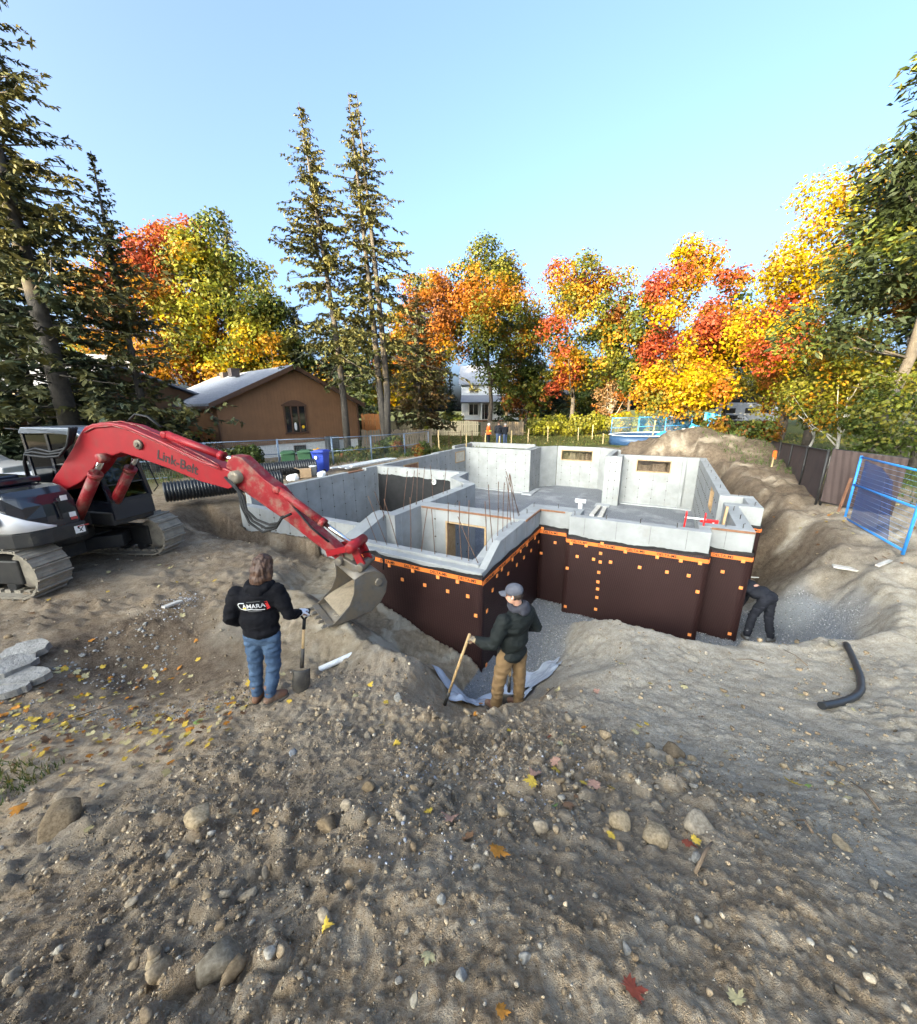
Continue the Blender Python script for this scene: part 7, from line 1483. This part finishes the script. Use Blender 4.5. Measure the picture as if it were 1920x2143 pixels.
def scatter(name, n, xs, ys, sizes, seed, cols, probs=None, accept=None, base=(I1, F1), sink=.3, flat=.75, rough=.3):
    rs = np.random.default_rng(seed); x = rs.uniform(*xs, n); y = rs.uniform(*ys, n)
    z, sa, gr, ba, la = terrain(x, y); keep = np.ones(n, bool) if accept is None else accept(x, y, z, sa, gr, ba, la, rs); x, y, z = x[keep], y[keep], z[keep]; n = len(x)
    protos = [rock_shape(base[0], rs, rough, flat) for _ in range(24)]; s = sizes[0] * (sizes[1] / sizes[0]) ** (rs.random(n) ** 2.4); a = rs.uniform(0, 6.28, n); k = rs.integers(0, 24, n); nv = len(base[0])
    P = np.array(protos)[k]; ca, sn = np.cos(a)[:, None], np.sin(a)[:, None]; Vx = P[:, :, 0] * ca - P[:, :, 1] * sn; Vy = P[:, :, 0] * sn + P[:, :, 1] * ca
    W = np.stack([Vx * s[:, None] + x[:, None], Vy * s[:, None] + y[:, None], P[:, :, 2] * s[:, None] + (z + s * flat * (1 - 2 * sink))[:, None]], 2).reshape(-1, 3)
    F = (base[1][None] + (np.arange(n) * nv)[:, None, None]).reshape(-1, 3); c = cols[rs.choice(len(cols), n, p=probs)] * rs.uniform(.75, 1.2, (n, 1)); c4 = np.c_[np.repeat(c, nv, 0), np.ones(n * nv)]
    o = link(bpy.data.objects.new(name, npmesh(name, W, F, M_STONE, cols={'col': c4}))); o['kind'] = 'stuff'; return o
def acc_dirt(x, y, z, sa, gr, ba, la, rs):
    m = fbm2(x * .9, y * .9, 3, 71); return (rs.random(len(x)) < (.32 + 1.0 * sstep(.38, .62, m)) * (1 - .8 * sa) * (1 - gr) * (1 - .55 * ba) * (1 - la)) & (z > -.6)
scatter('soil_crumbs', 42000, (-2.8, 3.6), (.15, 3.2), (.003, .012), 11, SCOL, accept=acc_dirt, rough=.5, base=(I0, F0))
scatter('soil_crumbs', 9000, (-2.6, 3.4), (.15, 3.0), (.006, .020), 21, SCOL, accept=acc_dirt, rough=.5)
scatter('soil_crumbs', 9000, (-5.5, 6.0), (1.6, 6.0), (.007, .034), 12, SCOL, accept=acc_dirt, rough=.5)
scatter('small_stones', 800, (-2.8, 3.6), (.15, 3.4), (.013, .036), 13, SCOL, accept=acc_dirt, base=(I2, F2), rough=.5)
scatter('small_stones', 900, (-9, 9), (3.4, 10.0), (.02, .06), 14, SCOL, accept=lambda x, y, z, sa, gr, ba, la, rs: (gr < .3) & (z > -.9) & (rs.random(len(x)) < .6 * (1 - sa) * (1 - la)))
GCOL = np.array([(.30, .295, .29), (.20, .197, .195), (.42, .415, .41), (.5, .495, .49), (.25, .245, .24)])
scatter('trench_gravel', 60000, (-1.2, 9.5), (4.6, 10.5), (.013, .026), 15, GCOL, base=(I0, F0), accept=lambda x, y, z, sa, gr, ba, la, rs: (gr > .45) & (sdf_outline(x, y) > .01), sink=.2)
scatter('limestone_chips', 900, (-5.5, -4.2), (5.5, 6.4), (.008, .03), 16, np.array([(.5, .5, .5), (.42, .42, .43)]), accept=lambda x, y, z, sa, gr, ba, la, rs: np.hypot((x + 4.9) * 1.3, y - 5.95) < .42 * rs.random(len(x)) ** .5 * 1.3)
scatter('limestone_chips', 2600, (-6.0, -2.6), (2.9, 4.6), (.008, .022), 17, np.array([(.36, .36, .36), (.28, .28, .28), (.22, .2, .17)]), accept=lambda x, y, z, sa, gr, ba, la, rs: (np.abs(y - 3.75 - .08 * (x + 4.4)) < .42 * (.4 + .6 * rs.random(len(x)))) & (rs.random(len(x)) < .9))
scatter('limestone_chips', 420, (-.5, .9), (1.2, 2.6), (.006, .018), 18, np.array([(.42, .43, .46), (.34, .35, .38)]), accept=lambda x, y, z, sa, gr, ba, la, rs: fbm2(x * 2.2, y * 2.2, 2, 40) > .62)
for nm, rx, ry in (('rubble', (-5.6, -4.4), (4.4, 5.4)),): scatter('small_rubble', 160, rx, ry, (.015, .05), 19, np.array([(.34, .33, .31), (.26, .25, .23)]), base=(I2, F2))
# single clods and rocks
def rock(name, label, p, s, col, seed, rough=.35, flat=.75, sub=3, group=None, sink=.3, cat='rock', rz=None):
    rs = np.random.default_rng(seed); V_ = rock_shape(I3 if sub == 3 else I2, rs, rough, flat); F_ = F3 if sub == 3 else F2; c = np.tile(np.array([*col, 1.0]), (len(V_), 1)); c[:, :3] *= (.8 + .4 * fbm3(V_ * 2.5, 2, seed))[:, None]
    o = link(bpy.data.objects.new(name, npmesh(name, V_ * s, F_, M_STONE, smooth=False, cols={'col': c}))); o.location = (p[0], p[1], p[2] + s * flat * (1 - 2 * sink)); o.rotation_euler = (random.uniform(-.2, .2), random.uniform(-.2, .2), random.uniform(0, 6) if rz is None else rz); return tag(o, label, cat, group)
BR, TN, GY = (.20, .145, .09), (.34, .26, .165), (.25, .235, .21)
for i, (px, py, s, col, lab) in enumerate([(118, 1735, .17, BR, 'dark brown boulder at the left edge of the mound'), (422, 1715, .10, TN, 'angular clay lump on the slope below the person in the hoodie'), (690, 1738, .075, BR, 'round brown clod halfway down the mound left of centre'),
    (320, 2018, .035, TN, 'tan cobble near the bottom left corner'), (460, 2030, .10, (.2, .165, .12), 'broad flat stone sunk in soil at the bottom left'), (833, 1463, .065, GY, 'smooth grey stone beside the edge left of the capped person'), (1410, 1580, .10, BR, 'rounded earth clod with dark cut face right of centre'),
    (1300, 1730, .06, TN, 'upright tan stone in the rough clods right of centre'), (1370, 1750, .085, TN, 'largest pale clod in the rough patch right of centre'), (1460, 1730, .08, (.25, .21, .16), 'lumpy clod right of the largest pale clod'), (1760, 1770, .05, TN, 'tan rock with broken face towards the right edge'),
    (1455, 1800, .03, GY, 'flat grey chip below the rough clods'), (1170, 1830, .025, TN, 'oval tan pebble below the orange leaves'), (1050, 1700, .045, TN, 'pale clod above the orange leaves'), (615, 1580, .055, (.24, .24, .24), 'grey crumbly lump left of centre on the mound'), (770, 1650, .05, BR, 'brown clod right of the grey crumbly lump'),
    (1310, 1990, .022, GY, 'grey oval stone near the red leaf'), (925, 1885, .025, GY, 'pale stone low in the middle of the mound'), (968, 2050, .022, GY, 'whitish stone at the bottom centre, left one'), (1100, 2010, .024, GY, 'whitish stone at the bottom centre, right one'), (870, 2095, .022, (.3, .26, .2), 'rounded stone at the bottom edge left of centre'), (1740, 1640, .03, (.3, .28, .22), 'low stone beside the yellow leaf on the right'),
    (1668, 1345, .07, TN, 'tan lump by the end of the black hose'), (1745, 1350, .08, (.26, .23, .18), 'rounded lump of clay behind the black hose')]):
    rock('rock' if col == GY else 'clod', lab, hit(px, py), s, col, 500 + i, .34, .72 if s < .1 else .66, 3)
rc = random.Random(3); protoR = []
cnt = 0
while cnt < 90:
    x = rc.uniform(-2.6, 3.6); y = rc.uniform(.7, 3.6); m_ = float(fbm2(np.array([x * .9]), np.array([y * .9]), 3, 71)[0])
    if m_ < rc.uniform(.36, .6): continue
    s = rc.uniform(.022, .055) * (1 + .25 * (y > 2)); 
    if len(protoR) < 10:
        o = rock('clod', 'rough clod of dry soil on the mound', (x, y, zg(x, y)), s, rc.choice([BR, TN, (.27, .205, .135), (.31, .25, .18)]), 700 + cnt, .4, .75, 2, 'loose clods of soil over the near mound', .25); protoR.append(o); o['base'] = s
    else:
        q = rc.choice(protoR); o = q.copy(); COL.objects.link(o); k = s / q['base']; o.scale = (k, k, k * rc.uniform(.8, 1.2)); o.location = (x, y, zg(x, y) + s * .35); o.rotation_euler = (rc.uniform(-.5, .5), rc.uniform(-.5, .5), rc.uniform(0, 6))
    o['label'] = ('small ' if s < .035 else 'bigger ') + 'clod of dry soil on the ' + ('left' if x < -.8 else 'middle' if x < 1.2 else 'right') + (' lower' if y < 1.6 else ' middle' if y < 2.5 else ' upper') + ' slope of the near mound'
    cnt += 1
for o in list(COL.objects):
    if 'base' in o.keys(): del o['base']
# concrete rubble on the left
def slab(label, p, w_, d_, t, rz, tilt, seed):
    r_ = random.Random(seed); n = 15; poly = []
    for k in range(n): a = 2 * math.pi * k / n + r_.uniform(-.2, .2); q = r_.uniform(.86, 1.06); poly.append((w_ / 2 * q * math.cos(a), d_ / 2 * q * math.sin(a)))
    mb = MB(); mb.vprism(poly, 0, t); o = mb.build('concrete_slab', [pm('rubble_concrete', (.29, .275, .25), (.18, .168, .15), 7, .95, .8, 26, bdist=.03)] if 'rubble_concrete' not in bpy.data.materials else [bpy.data.materials['rubble_concrete']], None, p); o.rotation_euler = (tilt[0], tilt[1], rz); return tag(o, label, 'rubble', 'broken concrete slabs at the left edge')
for i, (px, py, w_, d_, rz, tl, lab) in enumerate([(62, 1372, .52, .36, .3, (.2, -.05), 'broken concrete slab at the left, uppermost of the pile'), (20, 1405, .55, .4, .9, (.12, .1), 'broken concrete slab at the left frame edge, half cut off'), (50, 1428, .62, .34, .1, (.1, .06), 'widest broken concrete slab in front of the pile'), (28, 1455, .36, .2, .5, (.05, .0), 'smallest broken concrete slab, lowest of the pile')]):
    p = hit(px, py); slab(lab, (p[0], p[1], p[2] + .02 + .02 * (i == 0)), w_, d_, .09, rz, tl, 30 + i)
# hose, pipe, boards, plastic
HP = [hit(1770, 1352), hit(1786, 1385), hit(1800, 1420), hit(1802, 1450), hit(1785, 1468), hit(1750, 1478), hit(1712, 1484)]
hs = thing('drain_hose', 'black ribbed drain hose curving across the pale bank on the right', 'hose', HP[0]); mb = MB(); pts = []
for i in range(len(HP) - 1):
    for k in range(6): f = k / 6; q = Vector(HP[i]).lerp(Vector(HP[i + 1]), f); pts.append(q - Vector(HP[0]) + Vector((0, 0, .035)))
for _ in range(4): pts = [pts[0]] + [(pts[i - 1] + pts[i] * 2 + pts[i + 1]) / 4 for i in range(1, len(pts) - 1)] + [pts[-1]]
mb.tube(pts, [.042 if i % 2 else .037 for i in range(len(pts))], 10); mb.build('hose_wall', [M_PIPE], hs)
pv = thing('pvc_pipe', 'short white plastic pipe lying on the sand beside the shovel', 'pipe', hit(705, 1392)); mb = MB(); mb.tube([(-.20, -.15, .04), (.22, .20, .05)], .042, 14, caps=False); mb.tube([(.22, .20, .05), (-.20, -.15, .04)], .035, 14, caps=False); mb.build('pipe_wall', [M_HWHITE], pv)
def board(label, px, py, L, w_, t, rz, mat, tilt=0):
    p = hit(px, py); o = thing('board', label, 'board', (p[0], p[1], p[2] + t), rz); mb = MB(); mb.box((0, 0, 0), (L, w_, t), Matrix.Rotation(tilt, 3, 'Y')); mb.build('plank', [mat], o); return o
M_GREYW = pm('grey_wood', (.50, .47, .42), (.38, .35, .31), 7, .9)
board('pale grey board lying on the right bank', 1783, 1195, .62, .17, .035, R(-35), M_GREYW); board('weathered stick of wood beyond the pale board on the bank', 1850, 1182, .6, .07, .03, R(25), M_GREYW); board('short pale offcut of wood in the white chips', 362, 1268, .30, .085, .03, R(70), M_GREYW, .1)
board('thin white lath lying on the gravel behind the bending worker', 1588, 1210, .55, .03, .015, R(-10), M_HWHITE)
M_PLAS = pm('silver_plastic', (.50, .54, .60), (.38, .42, .48), 5, .2, .5, 9, spec=.7)
def sheet(label, cx, cy, w_, d_, rz, seed):
    rs = np.random.default_rng(seed); n = 44; s, t = np.meshgrid(np.linspace(-.5, .5, n), np.linspace(-.5, .5, n)); ed = 1 + .12 * np.sin(np.arctan2(t, s) * 5 + seed) + .06 * np.sin(np.arctan2(t, s) * 11); X = s * w_ * ed; Y = t * d_ * ed; x = cx + X * math.cos(rz) - Y * math.sin(rz); y = cy + X * math.sin(rz) + Y * math.cos(rz)
    x, y = x.ravel(), y.ravel(); z = terrain(x, y, False)[0]; sd_ = sdf_outline(x, y); z = np.where(sd_ < .05, -1.2 + (.05 - sd_) * 1.5, z); z = np.maximum(z, gzv(x, y)) + .015 + .07 * np.abs(fbm2(x * 5, y * 5, 4, seed) - .5) + .05 * np.clip(np.sin(x * 9 + 4 * y + 5 * vn2(x * 3, y * 3, seed)), 0, 1) ** 3
    ii = (np.arange(n - 1)[None] + np.arange(n - 1)[:, None] * n).ravel(); F = np.stack([ii, ii + 1, ii + 1 + n, ii + n], 1); o = link(bpy.data.objects.new('plastic_sheet', npmesh('plastic_sheet', np.stack([x, y, z], 1), F, M_PLAS, smooth=True))); return tag(o, label, 'plastic sheet')
sheet('crumpled silvery plastic sheet at the foot of the near corner', .42, 5.05, 1.35, .95, .5, 3); sheet('silvery plastic sheet draped behind the capped person in the trench', 1.35, 5.75, .75, 1.0, -.35, 8)
# things in and on the foundation
def fw(u, v, z): p = uv2xy(u, v); return (p[0], p[1], z)
tp = thing('vent_pipe', 'white tee topped plastic pipe rising inside the recessed wall', 'pipe', fw(-1.75, 9.72, -1.78), BA); mb = MB(); mb.tube([(0, 0, 0), (0, 0, 2.72)], .05, 12); mb.build('riser', [M_HWHITE], tp); mb = MB(); mb.tube([(-.13, 0, 2.72), (.13, 0, 2.72)], .058, 12); mb.build('tee', [M_HWHITE], tp)
M_LRED = pm('ladder_red', (.62, .03, .03), (.52, .025, .03), 9, .45)
ld = thing('ladder', 'red and white ladder leaning out of the right front room', 'ladder', fw(.72, 9.85, -1.78), BA)
for s in (-.2, .2): mb = MB(); mb.bar((s, .55, 0), (s * .85, -.72, 2.86), .03, .085); mb.build('rail', [M_LRED], ld)
for k in range(9): f = (k + .6) / 9; mb = MB(); mb.bar((-.2, .55 - 1.27 * f, 2.86 * f), (.2, .55 - 1.27 * f, 2.86 * f), .03, .03); mb.build('rung', [M_HWHITE], ld)
lr = thing('barrier_board', 'red board with white stripes standing by the right wall', 'barrier', fw(1.05, 10.2, -1.78), BA); mb = MB(); mb.box((0, 0, 1.25), (.34, .05, 2.7), Matrix.Rotation(R(14), 3, 'X')); mb.build('panel', [M_LRED], lr)
for s in (-.1, .08): mb = MB(); mb.box((s, -.03, 1.25), (.035, .012, 2.6), Matrix.Rotation(R(14), 3, 'X')); mb.build('stripe', [M_HWHITE], lr)
lm = thing('lumber', 'raw timber post leaning against the right wall beside the red board', 'lumber', fw(1.38, 10.5, -1.78), BA); mb = MB(); mb.bar((-.12, -.2, 0), (.05, .1, 2.75), .09, .05); mb.build('post', [M_WOOD], lm)
for i, (u, v, rz) in enumerate([(-2.7, 19.2, 1.55), (-2.35, 19.0, 1.6)]):
    o = thing('form_board', ['pale form board on the stone floor, left one', 'pale form board on the stone floor, right one'][i], 'board', fw(u, v, -1.70), BA + rz); mb = MB(); mb.box((0, 0, 0), (2.0, .2, .09)); mb.build('plank', [M_GREYW], o)
o = thing('notch_plank', 'brown plank laid in the notch of the garage wall', 'board', fw(-11.33, 11.8, .70), BA); mb = MB(); mb.box((0, 0, .03), (.16, .9, .05)); mb.build('plank', [M_WOODR], o)
# parked white car left of the cab
wc = thing('parked_car', 'white parked car glimpsed left of the excavator cab', 'car', (-19.5, 14.6, .45), R(12))
mb = MB(); mb.prism([(-2.2, .35), (2.2, .35), (2.25, .75), (1.3, .92), (.75, 1.42), (-1.2, 1.45), (-1.9, 1.0), (-2.25, .9)], -.85, .85, lambda q, t: (q[0], t * (1 if q[1] < 1.2 else .85), q[1])); mb.build('body', [M_WHITE], wc, bev=.05)
mb = MB(); mb.prism([(1.05, .98), (.66, 1.36), (-1.1, 1.38), (-1.6, 1.0)], -.83, .83, lambda q, t: (q[0], t * (1 if q[1] < 1.2 else .9) * 1.02, q[1])); mb.build('window', [M_GLASS], wc)
for xx in (-1.4, 1.4):
    for yy in (-.8, .8): mb = MB(); mb.lathe([(.15, -.1), (.34, -.1), (.34, .1), (.15, .1)], (xx, yy, .34), 16, Matrix.Rotation(R(90), 3, 'X')); mb.build('wheel', [M_HOSE], wc)
# ---- fallen leaves
LP = [(0, -.52), (.03, -.30), (.20, -.36), (.17, -.26), (.42, -.20), (.34, -.10), (.52, .10), (.36, .10), (.38, .24), (.20, .16), (.13, .20), (.17, .40), (.08, .36), (0, .56)]
LP = LP + [(-x, y) for x, y in LP[-2:0:-1]]
def leaf_geo(seed, curl):
    r_ = random.Random(seed); vs = [(0, 0, .03)]; cx, cy = r_.uniform(-1, 1), r_.uniform(-1, 1)
    for x, y in LP: vs.append((x, y, curl * (x * x * cx + y * y * cy + .6 * x * y * (cx - cy)) + r_.uniform(-.02, .05)))
    n = len(LP); return np.array(vs), np.array([(0, 1 + i, 1 + (i + 1) % n) for i in range(n)])
def fall_mat(name, c):
    m, nt, b = mat_nodes(name); co = objco(nt); n = noise(nt, 9, 5, .6, co); r = ramp(nt, [(.3, tuple(k * .7 for k in c)), (.5, c), (.72, tuple(min(.95, k * 1.15) for k in c))]); nt.links.new(n, r.inputs[0]); nt.links.new(r.outputs[0], b.inputs['Base Color']); b.inputs['Roughness'].default_value = .6; b.inputs['Specular IOR Level'].default_value = .3; return m
FC = dict(yellow=(.52, .34, .05), pale=(.46, .38, .19), orange=(.46, .18, .025), red=(.30, .06, .03), pink=(.36, .20, .14), brown=(.19, .10, .05), green=(.14, .21, .05))
FM = {k: fall_mat('fallen_' + k, v) for k, v in FC.items()}
LM = {}
for k in FC:
    for j in range(4):
        g_, f_ = leaf_geo(hash(k) % 97 + j * 13 if False else sum(map(ord, k)) + j * 13, .35 + .35 * j); me = npmesh('leaf', g_, f_, FM[k]); 
        LM[(k, j)] = me
def drop_leaf(p, size, col, label, j=None, tilt=.35, group=None):
    n = normal_at(p[0], p[1]) + Vector((random.uniform(-tilt, tilt), random.uniform(-tilt, tilt), 0)); q = n.to_track_quat('Z', 'Y') @ Quaternion((0, 0, 1), random.uniform(0, 6.28))
    o = bpy.data.objects.new('fallen_leaf', LM[(col, random.randrange(4) if j is None else j)]); link(o); o.location = (p[0], p[1], p[2] + .012 + size * .06); o.rotation_euler = q.to_euler(); o.scale = (size, size, size); return tag(o, label, 'leaf', group)
for px, py, s, col, lab in [(1118, 1628, .11, 'pink', 'tan pink maple leaf with a yellow one under it, right of centre'), (1112, 1640, .09, 'yellow', 'yellow leaf tucked under the tan pink one'), (1163, 1598, .09, 'pink', 'pink leaf beside a yellow leaf in a dip'), (1165, 1615, .08, 'yellow', 'yellow leaf in a dip beside the pink one'), (1243, 1648, .09, 'pink', 'curled pinkish leaf among the clods'), (1278, 1652, .06, 'yellow', 'small yellow leaf right of the curled pinkish one'),
    (1659, 1645, .10, 'yellow', 'single yellow orange maple leaf on the bare right slope'), (1042, 1790, .10, 'orange', 'bright orange curled leaf standing on edge in the middle'), (981, 1760, .08, 'brown', 'brown orange leaf left of the bright orange one'), (944, 1716, .10, 'pink', 'broad dusty pink leaf in the middle of the mound'), (897, 1702, .055, 'yellow', 'small yellow leaf above the broad pink one'), (536, 1700, .055, 'orange', 'lone orange red leaf left of centre on the mound'),
    (42, 1694, .12, 'orange', 'orange leaf at the left edge above the boulder'), (682, 1945, .05, 'yellow', 'curled yellow leaf low on the left half'), (897, 2010, .05, 'pale', 'pale curled leaf low in the middle'), (1324, 2080, .075, 'red', 'large red orange leaf at the bottom edge'), (1542, 2100, .055, 'pale', 'tan leaf at the bottom edge right of the red one'), (1050, 2125, .045, 'orange', 'orange leaf cut by the bottom edge'), (1278, 1756, .045, 'yellow', 'bright yellow scrap below the upright tan stone'), (1440, 1770, .07, 'red', 'dark red leaf under the rough clods'), (1455, 1765, .05, 'yellow', 'yellow leaf beside the dark red one'),
    (1190, 1690, .07, 'brown', 'brown dry leaf in the rough patch'), (1152, 1545, .07, 'red', 'red brown leaf right of the capped person'), (1200, 1540, .06, 'pale', 'pale leaf beside the red brown one'), (1222, 1524, .06, 'orange', 'orange leaf above the pale one'), (1330, 1535, .07, 'pale', 'whitish leaf pair on the bank edge'), (1168, 1450, .09, 'pale', 'pale leaf on the bank behind the capped person'), (1300, 1390, .08, 'pale', 'pale yellow leaf on the flat top of the bank'), (1248, 1450, .09, 'pink', 'pinkish leaf on the bank top'), (1432, 1440, .08, 'pale', 'pale leaf right along the bank top'),
    (1005, 1474, .10, 'orange', 'orange leaf at the feet of the capped person'), (960, 1468, .11, 'yellow', 'bright yellow leaf left of the feet of the capped person'), (997, 1497, .08, 'orange', 'orange scrap below the feet of the capped person'), (1066, 1532, .05, 'yellow', 'small yellow leaf below the lip'), (828, 1560, .08, 'yellow', 'yellow leaf in the middle left of the lip'), (800, 1520, .06, 'yellow', 'yellow leaf on the left lip'), (808, 1472, .07, 'yellow', 'yellow leaf beside the smooth grey stone'), (775, 1434, .08, 'yellow', 'yellow leaf up on the gravelly edge'), (745, 1458, .09, 'pale', 'pale leaf cluster on the gravelly edge'), (1690, 1650, .04, 'green', 'small green leaf right of the yellow orange one'), (1160, 1690, .05, 'green', 'small green leaf among the clods'),
    (575, 1462, .12, 'orange', 'large orange leaf at the boots of the person in the hoodie'), (525, 1435, .12, 'yellow', 'yellow leaf behind the boots of the person in the hoodie'), (480, 1475, .11, 'orange', 'orange leaf left of the boots'), (515, 1480, .11, 'yellow', 'yellow leaf below the boots'), (592, 1415, .09, 'pale', 'pale leaf between boots and shovel'), (606, 1470, .06, 'yellow', 'small yellow leaf below the shovel blade'), (370, 1510, .10, 'orange', 'orange and yellow leaf on the grey edge'), (415, 1513, .09, 'green', 'green leaf lying on the grey edge'), (390, 1540, .10, 'yellow', 'yellow leaf below the green one'), (280, 1575, .11, 'yellow', 'yellow leaf down on the left edge of the mound'), (350, 1545, .09, 'yellow', 'yellow leaf between the green leaf and the left edge')]:
    drop_leaf(hit(px, py), s * 1.15, col, lab)
rl = random.Random(9); cnt = 0
while cnt < 150:                                         # leaf bed and bank on the left, singles on the right bank
    k = rl.random()
    if k < .66: px, py = rl.uniform(0, 400), rl.uniform(1395, 1560)
    elif k < .86: px, py = rl.uniform(60, 460), rl.uniform(1180, 1400)
    else: px, py = rl.uniform(1150, 1800), rl.uniform(1380, 1680)
    p = hit(px, py)
    if p[2] < -.6: continue
    c = rl.choice(['yellow', 'yellow', 'pale', 'pale', 'orange', 'yellow', 'brown']) if k < .86 else rl.choice(['pale', 'pale', 'yellow', 'brown'])
    zone = 'in the leaf bed at the left' if k < .66 else 'on the churned dirt before the excavator' if k < .86 else 'on the pale right bank'
    drop_leaf(p, rl.uniform(.055, .105) if k < .86 else rl.uniform(.04, .08), c, {'yellow': 'yellow', 'pale': 'pale yellow', 'orange': 'orange', 'brown': 'brown'}[c] + ' fallen maple leaf ' + zone, group='fallen maple leaves ' + zone); cnt += 1
def leaf_stuff(name, n, fn, sizes, seed):
    rs = np.random.default_rng(seed); x, y = fn(rs, n); z = gzv(x, y); n = len(x); g_, f_ = leaf_geo(seed, .5); s = rs.uniform(*sizes, n); a = rs.uniform(0, 6.28, n); tx, ty = rs.normal(0, .3, n), rs.normal(0, .3, n)
    lx = g_[None, :, 0] * np.cos(a)[:, None] - g_[None, :, 1] * np.sin(a)[:, None]; ly = g_[None, :, 0] * np.sin(a)[:, None] + g_[None, :, 1] * np.cos(a)[:, None]; W = np.stack([x[:, None] + lx * s[:, None], y[:, None] + ly * s[:, None], (z + .012)[:, None] + (g_[None, :, 2] + lx * tx[:, None] + ly * ty[:, None] + .12) * s[:, None]], 2).reshape(-1, 3)
    F = (f_[None] + (np.arange(n) * len(g_))[:, None, None]).reshape(-1, 3); cs = np.array([FC[k] for k in ('yellow', 'pale', 'pale', 'orange', 'brown', 'brown')]); c = np.repeat(cs[rs.integers(0, 6, n)] * rs.uniform(.7, 1.15, (n, 1)), len(g_), 0)
    o = link(bpy.data.objects.new(name, npmesh(name, W, F, M_LEAF, cols={'col': np.c_[c, np.ones(len(c))]}))); o['kind'] = 'stuff'
leaf_stuff('leaf_litter', 360, lambda rs, n: (rs.uniform(-6.5, -2.4, n), 3.45 + rs.normal(0, .42, n)), (.04, .085), 5)
leaf_stuff('lawn_leaf_litter', 1300, lambda rs, n: (rs.uniform(-12, 30, n), rs.uniform(29, 42, n)), (.10, .2), 6)
leaf_stuff('bank_leaf_litter', 160, lambda rs, n: (rs.uniform(9, 13, n), rs.uniform(5, 12, n)), (.06, .12), 7)
# twigs and roots
M_TWIG = pm('twig', (.20, .14, .09), (.12, .08, .05), 9, .9)
for i, (px, py, px2, py2, lab) in enumerate([(1690, 1395, 1640, 1362, 'thin root sticking from the bank by the hose'), (1600, 1390, 1540, 1382, 'bare twig lying along the bank crest'), (60, 1540, 230, 1480, 'long bent twig in the leaf bed'), (1700, 1745, 1665, 1722, 'dark reddish twig on the right slope'), (1130, 1470, 1160, 1440, 'twig on the bank beside the capped person'), (1840, 1700, 1780, 1640, 'dry stalk on the right slope'), (1455, 1830, 1490, 1770, 'splinter of bark below the rough clods')]):
    a = Vector(hit(px, py)); b = Vector(hit(px2, py2)); mb = MB(); m_ = (a + b) / 2 + Vector((.02, .02, .03)); o = thing('twig', lab, 'twig', a); mb.tube([Vector((0, 0, .01)), (m_ - a), (b - a) + Vector((0, 0, .015))], [.008, .007, .004], 5); mb.build('stem', [M_TWIG], o)
# grass on the lawns and along the left edge
def blades(name, n, fn, h, seed, pal):
    rs = np.random.default_rng(seed); x, y = fn(rs, n); z = gzv(x, y); n = len(x); a = rs.uniform(0, 6.28, n); L = rs.uniform(*h, n); w_ = L * .12; lx, ly = rs.normal(0, .4, n) * L, rs.normal(0, .4, n) * L
    A = np.stack([x - np.cos(a) * w_, y - np.sin(a) * w_, z - .01], 1); B = np.stack([x + np.cos(a) * w_, y + np.sin(a) * w_, z - .01], 1); T = np.stack([x + lx, y + ly, z + L], 1); W = np.stack([A, B, T], 1).reshape(-1, 3); F = np.arange(3 * n).reshape(n, 3); cs = np.array(pal); c = np.repeat(cs[rs.integers(0, len(cs), n)] * rs.uniform(.7, 1.2, (n, 1)), 3, 0)
    o = link(bpy.data.objects.new(name, npmesh(name, W, F, M_HEDGE, cols={'col': np.c_[c, np.ones(len(c))]}))); o['kind'] = 'stuff'
blades('lawn_grass', 26000, lambda rs, n: (rs.uniform(-14, 34, n), 28 + 18 * rs.random(n)), (.10, .22), 1, [(.07, .10, .02), (.12, .13, .03), (.16, .13, .04)])
blades('edge_grass', 1500, lambda rs, n: (rs.uniform(-5.4, -3.9, n), rs.uniform(2.3, 3.0, n)), (.03, .08), 2, [(.06, .09, .02), (.10, .12, .03), (.2, .16, .06)])
blades('bank_weeds', 9000, lambda rs, n: (rs.uniform(13, 26, n), rs.uniform(6, 24, n)), (.08, .2), 3, [(.06, .10, .02), (.09, .13, .03)])
blades('fence_foot_grass', 7000, lambda rs, n: (lambda t: (-12 + 12 * t + rs.normal(0, .8, n), 15.6 + 8.5 * t + rs.normal(.6, .6, n)))(rs.random(n)), (.12, .3), 4, [(.05, .08, .02), (.09, .11, .03), (.16, .12, .05)])
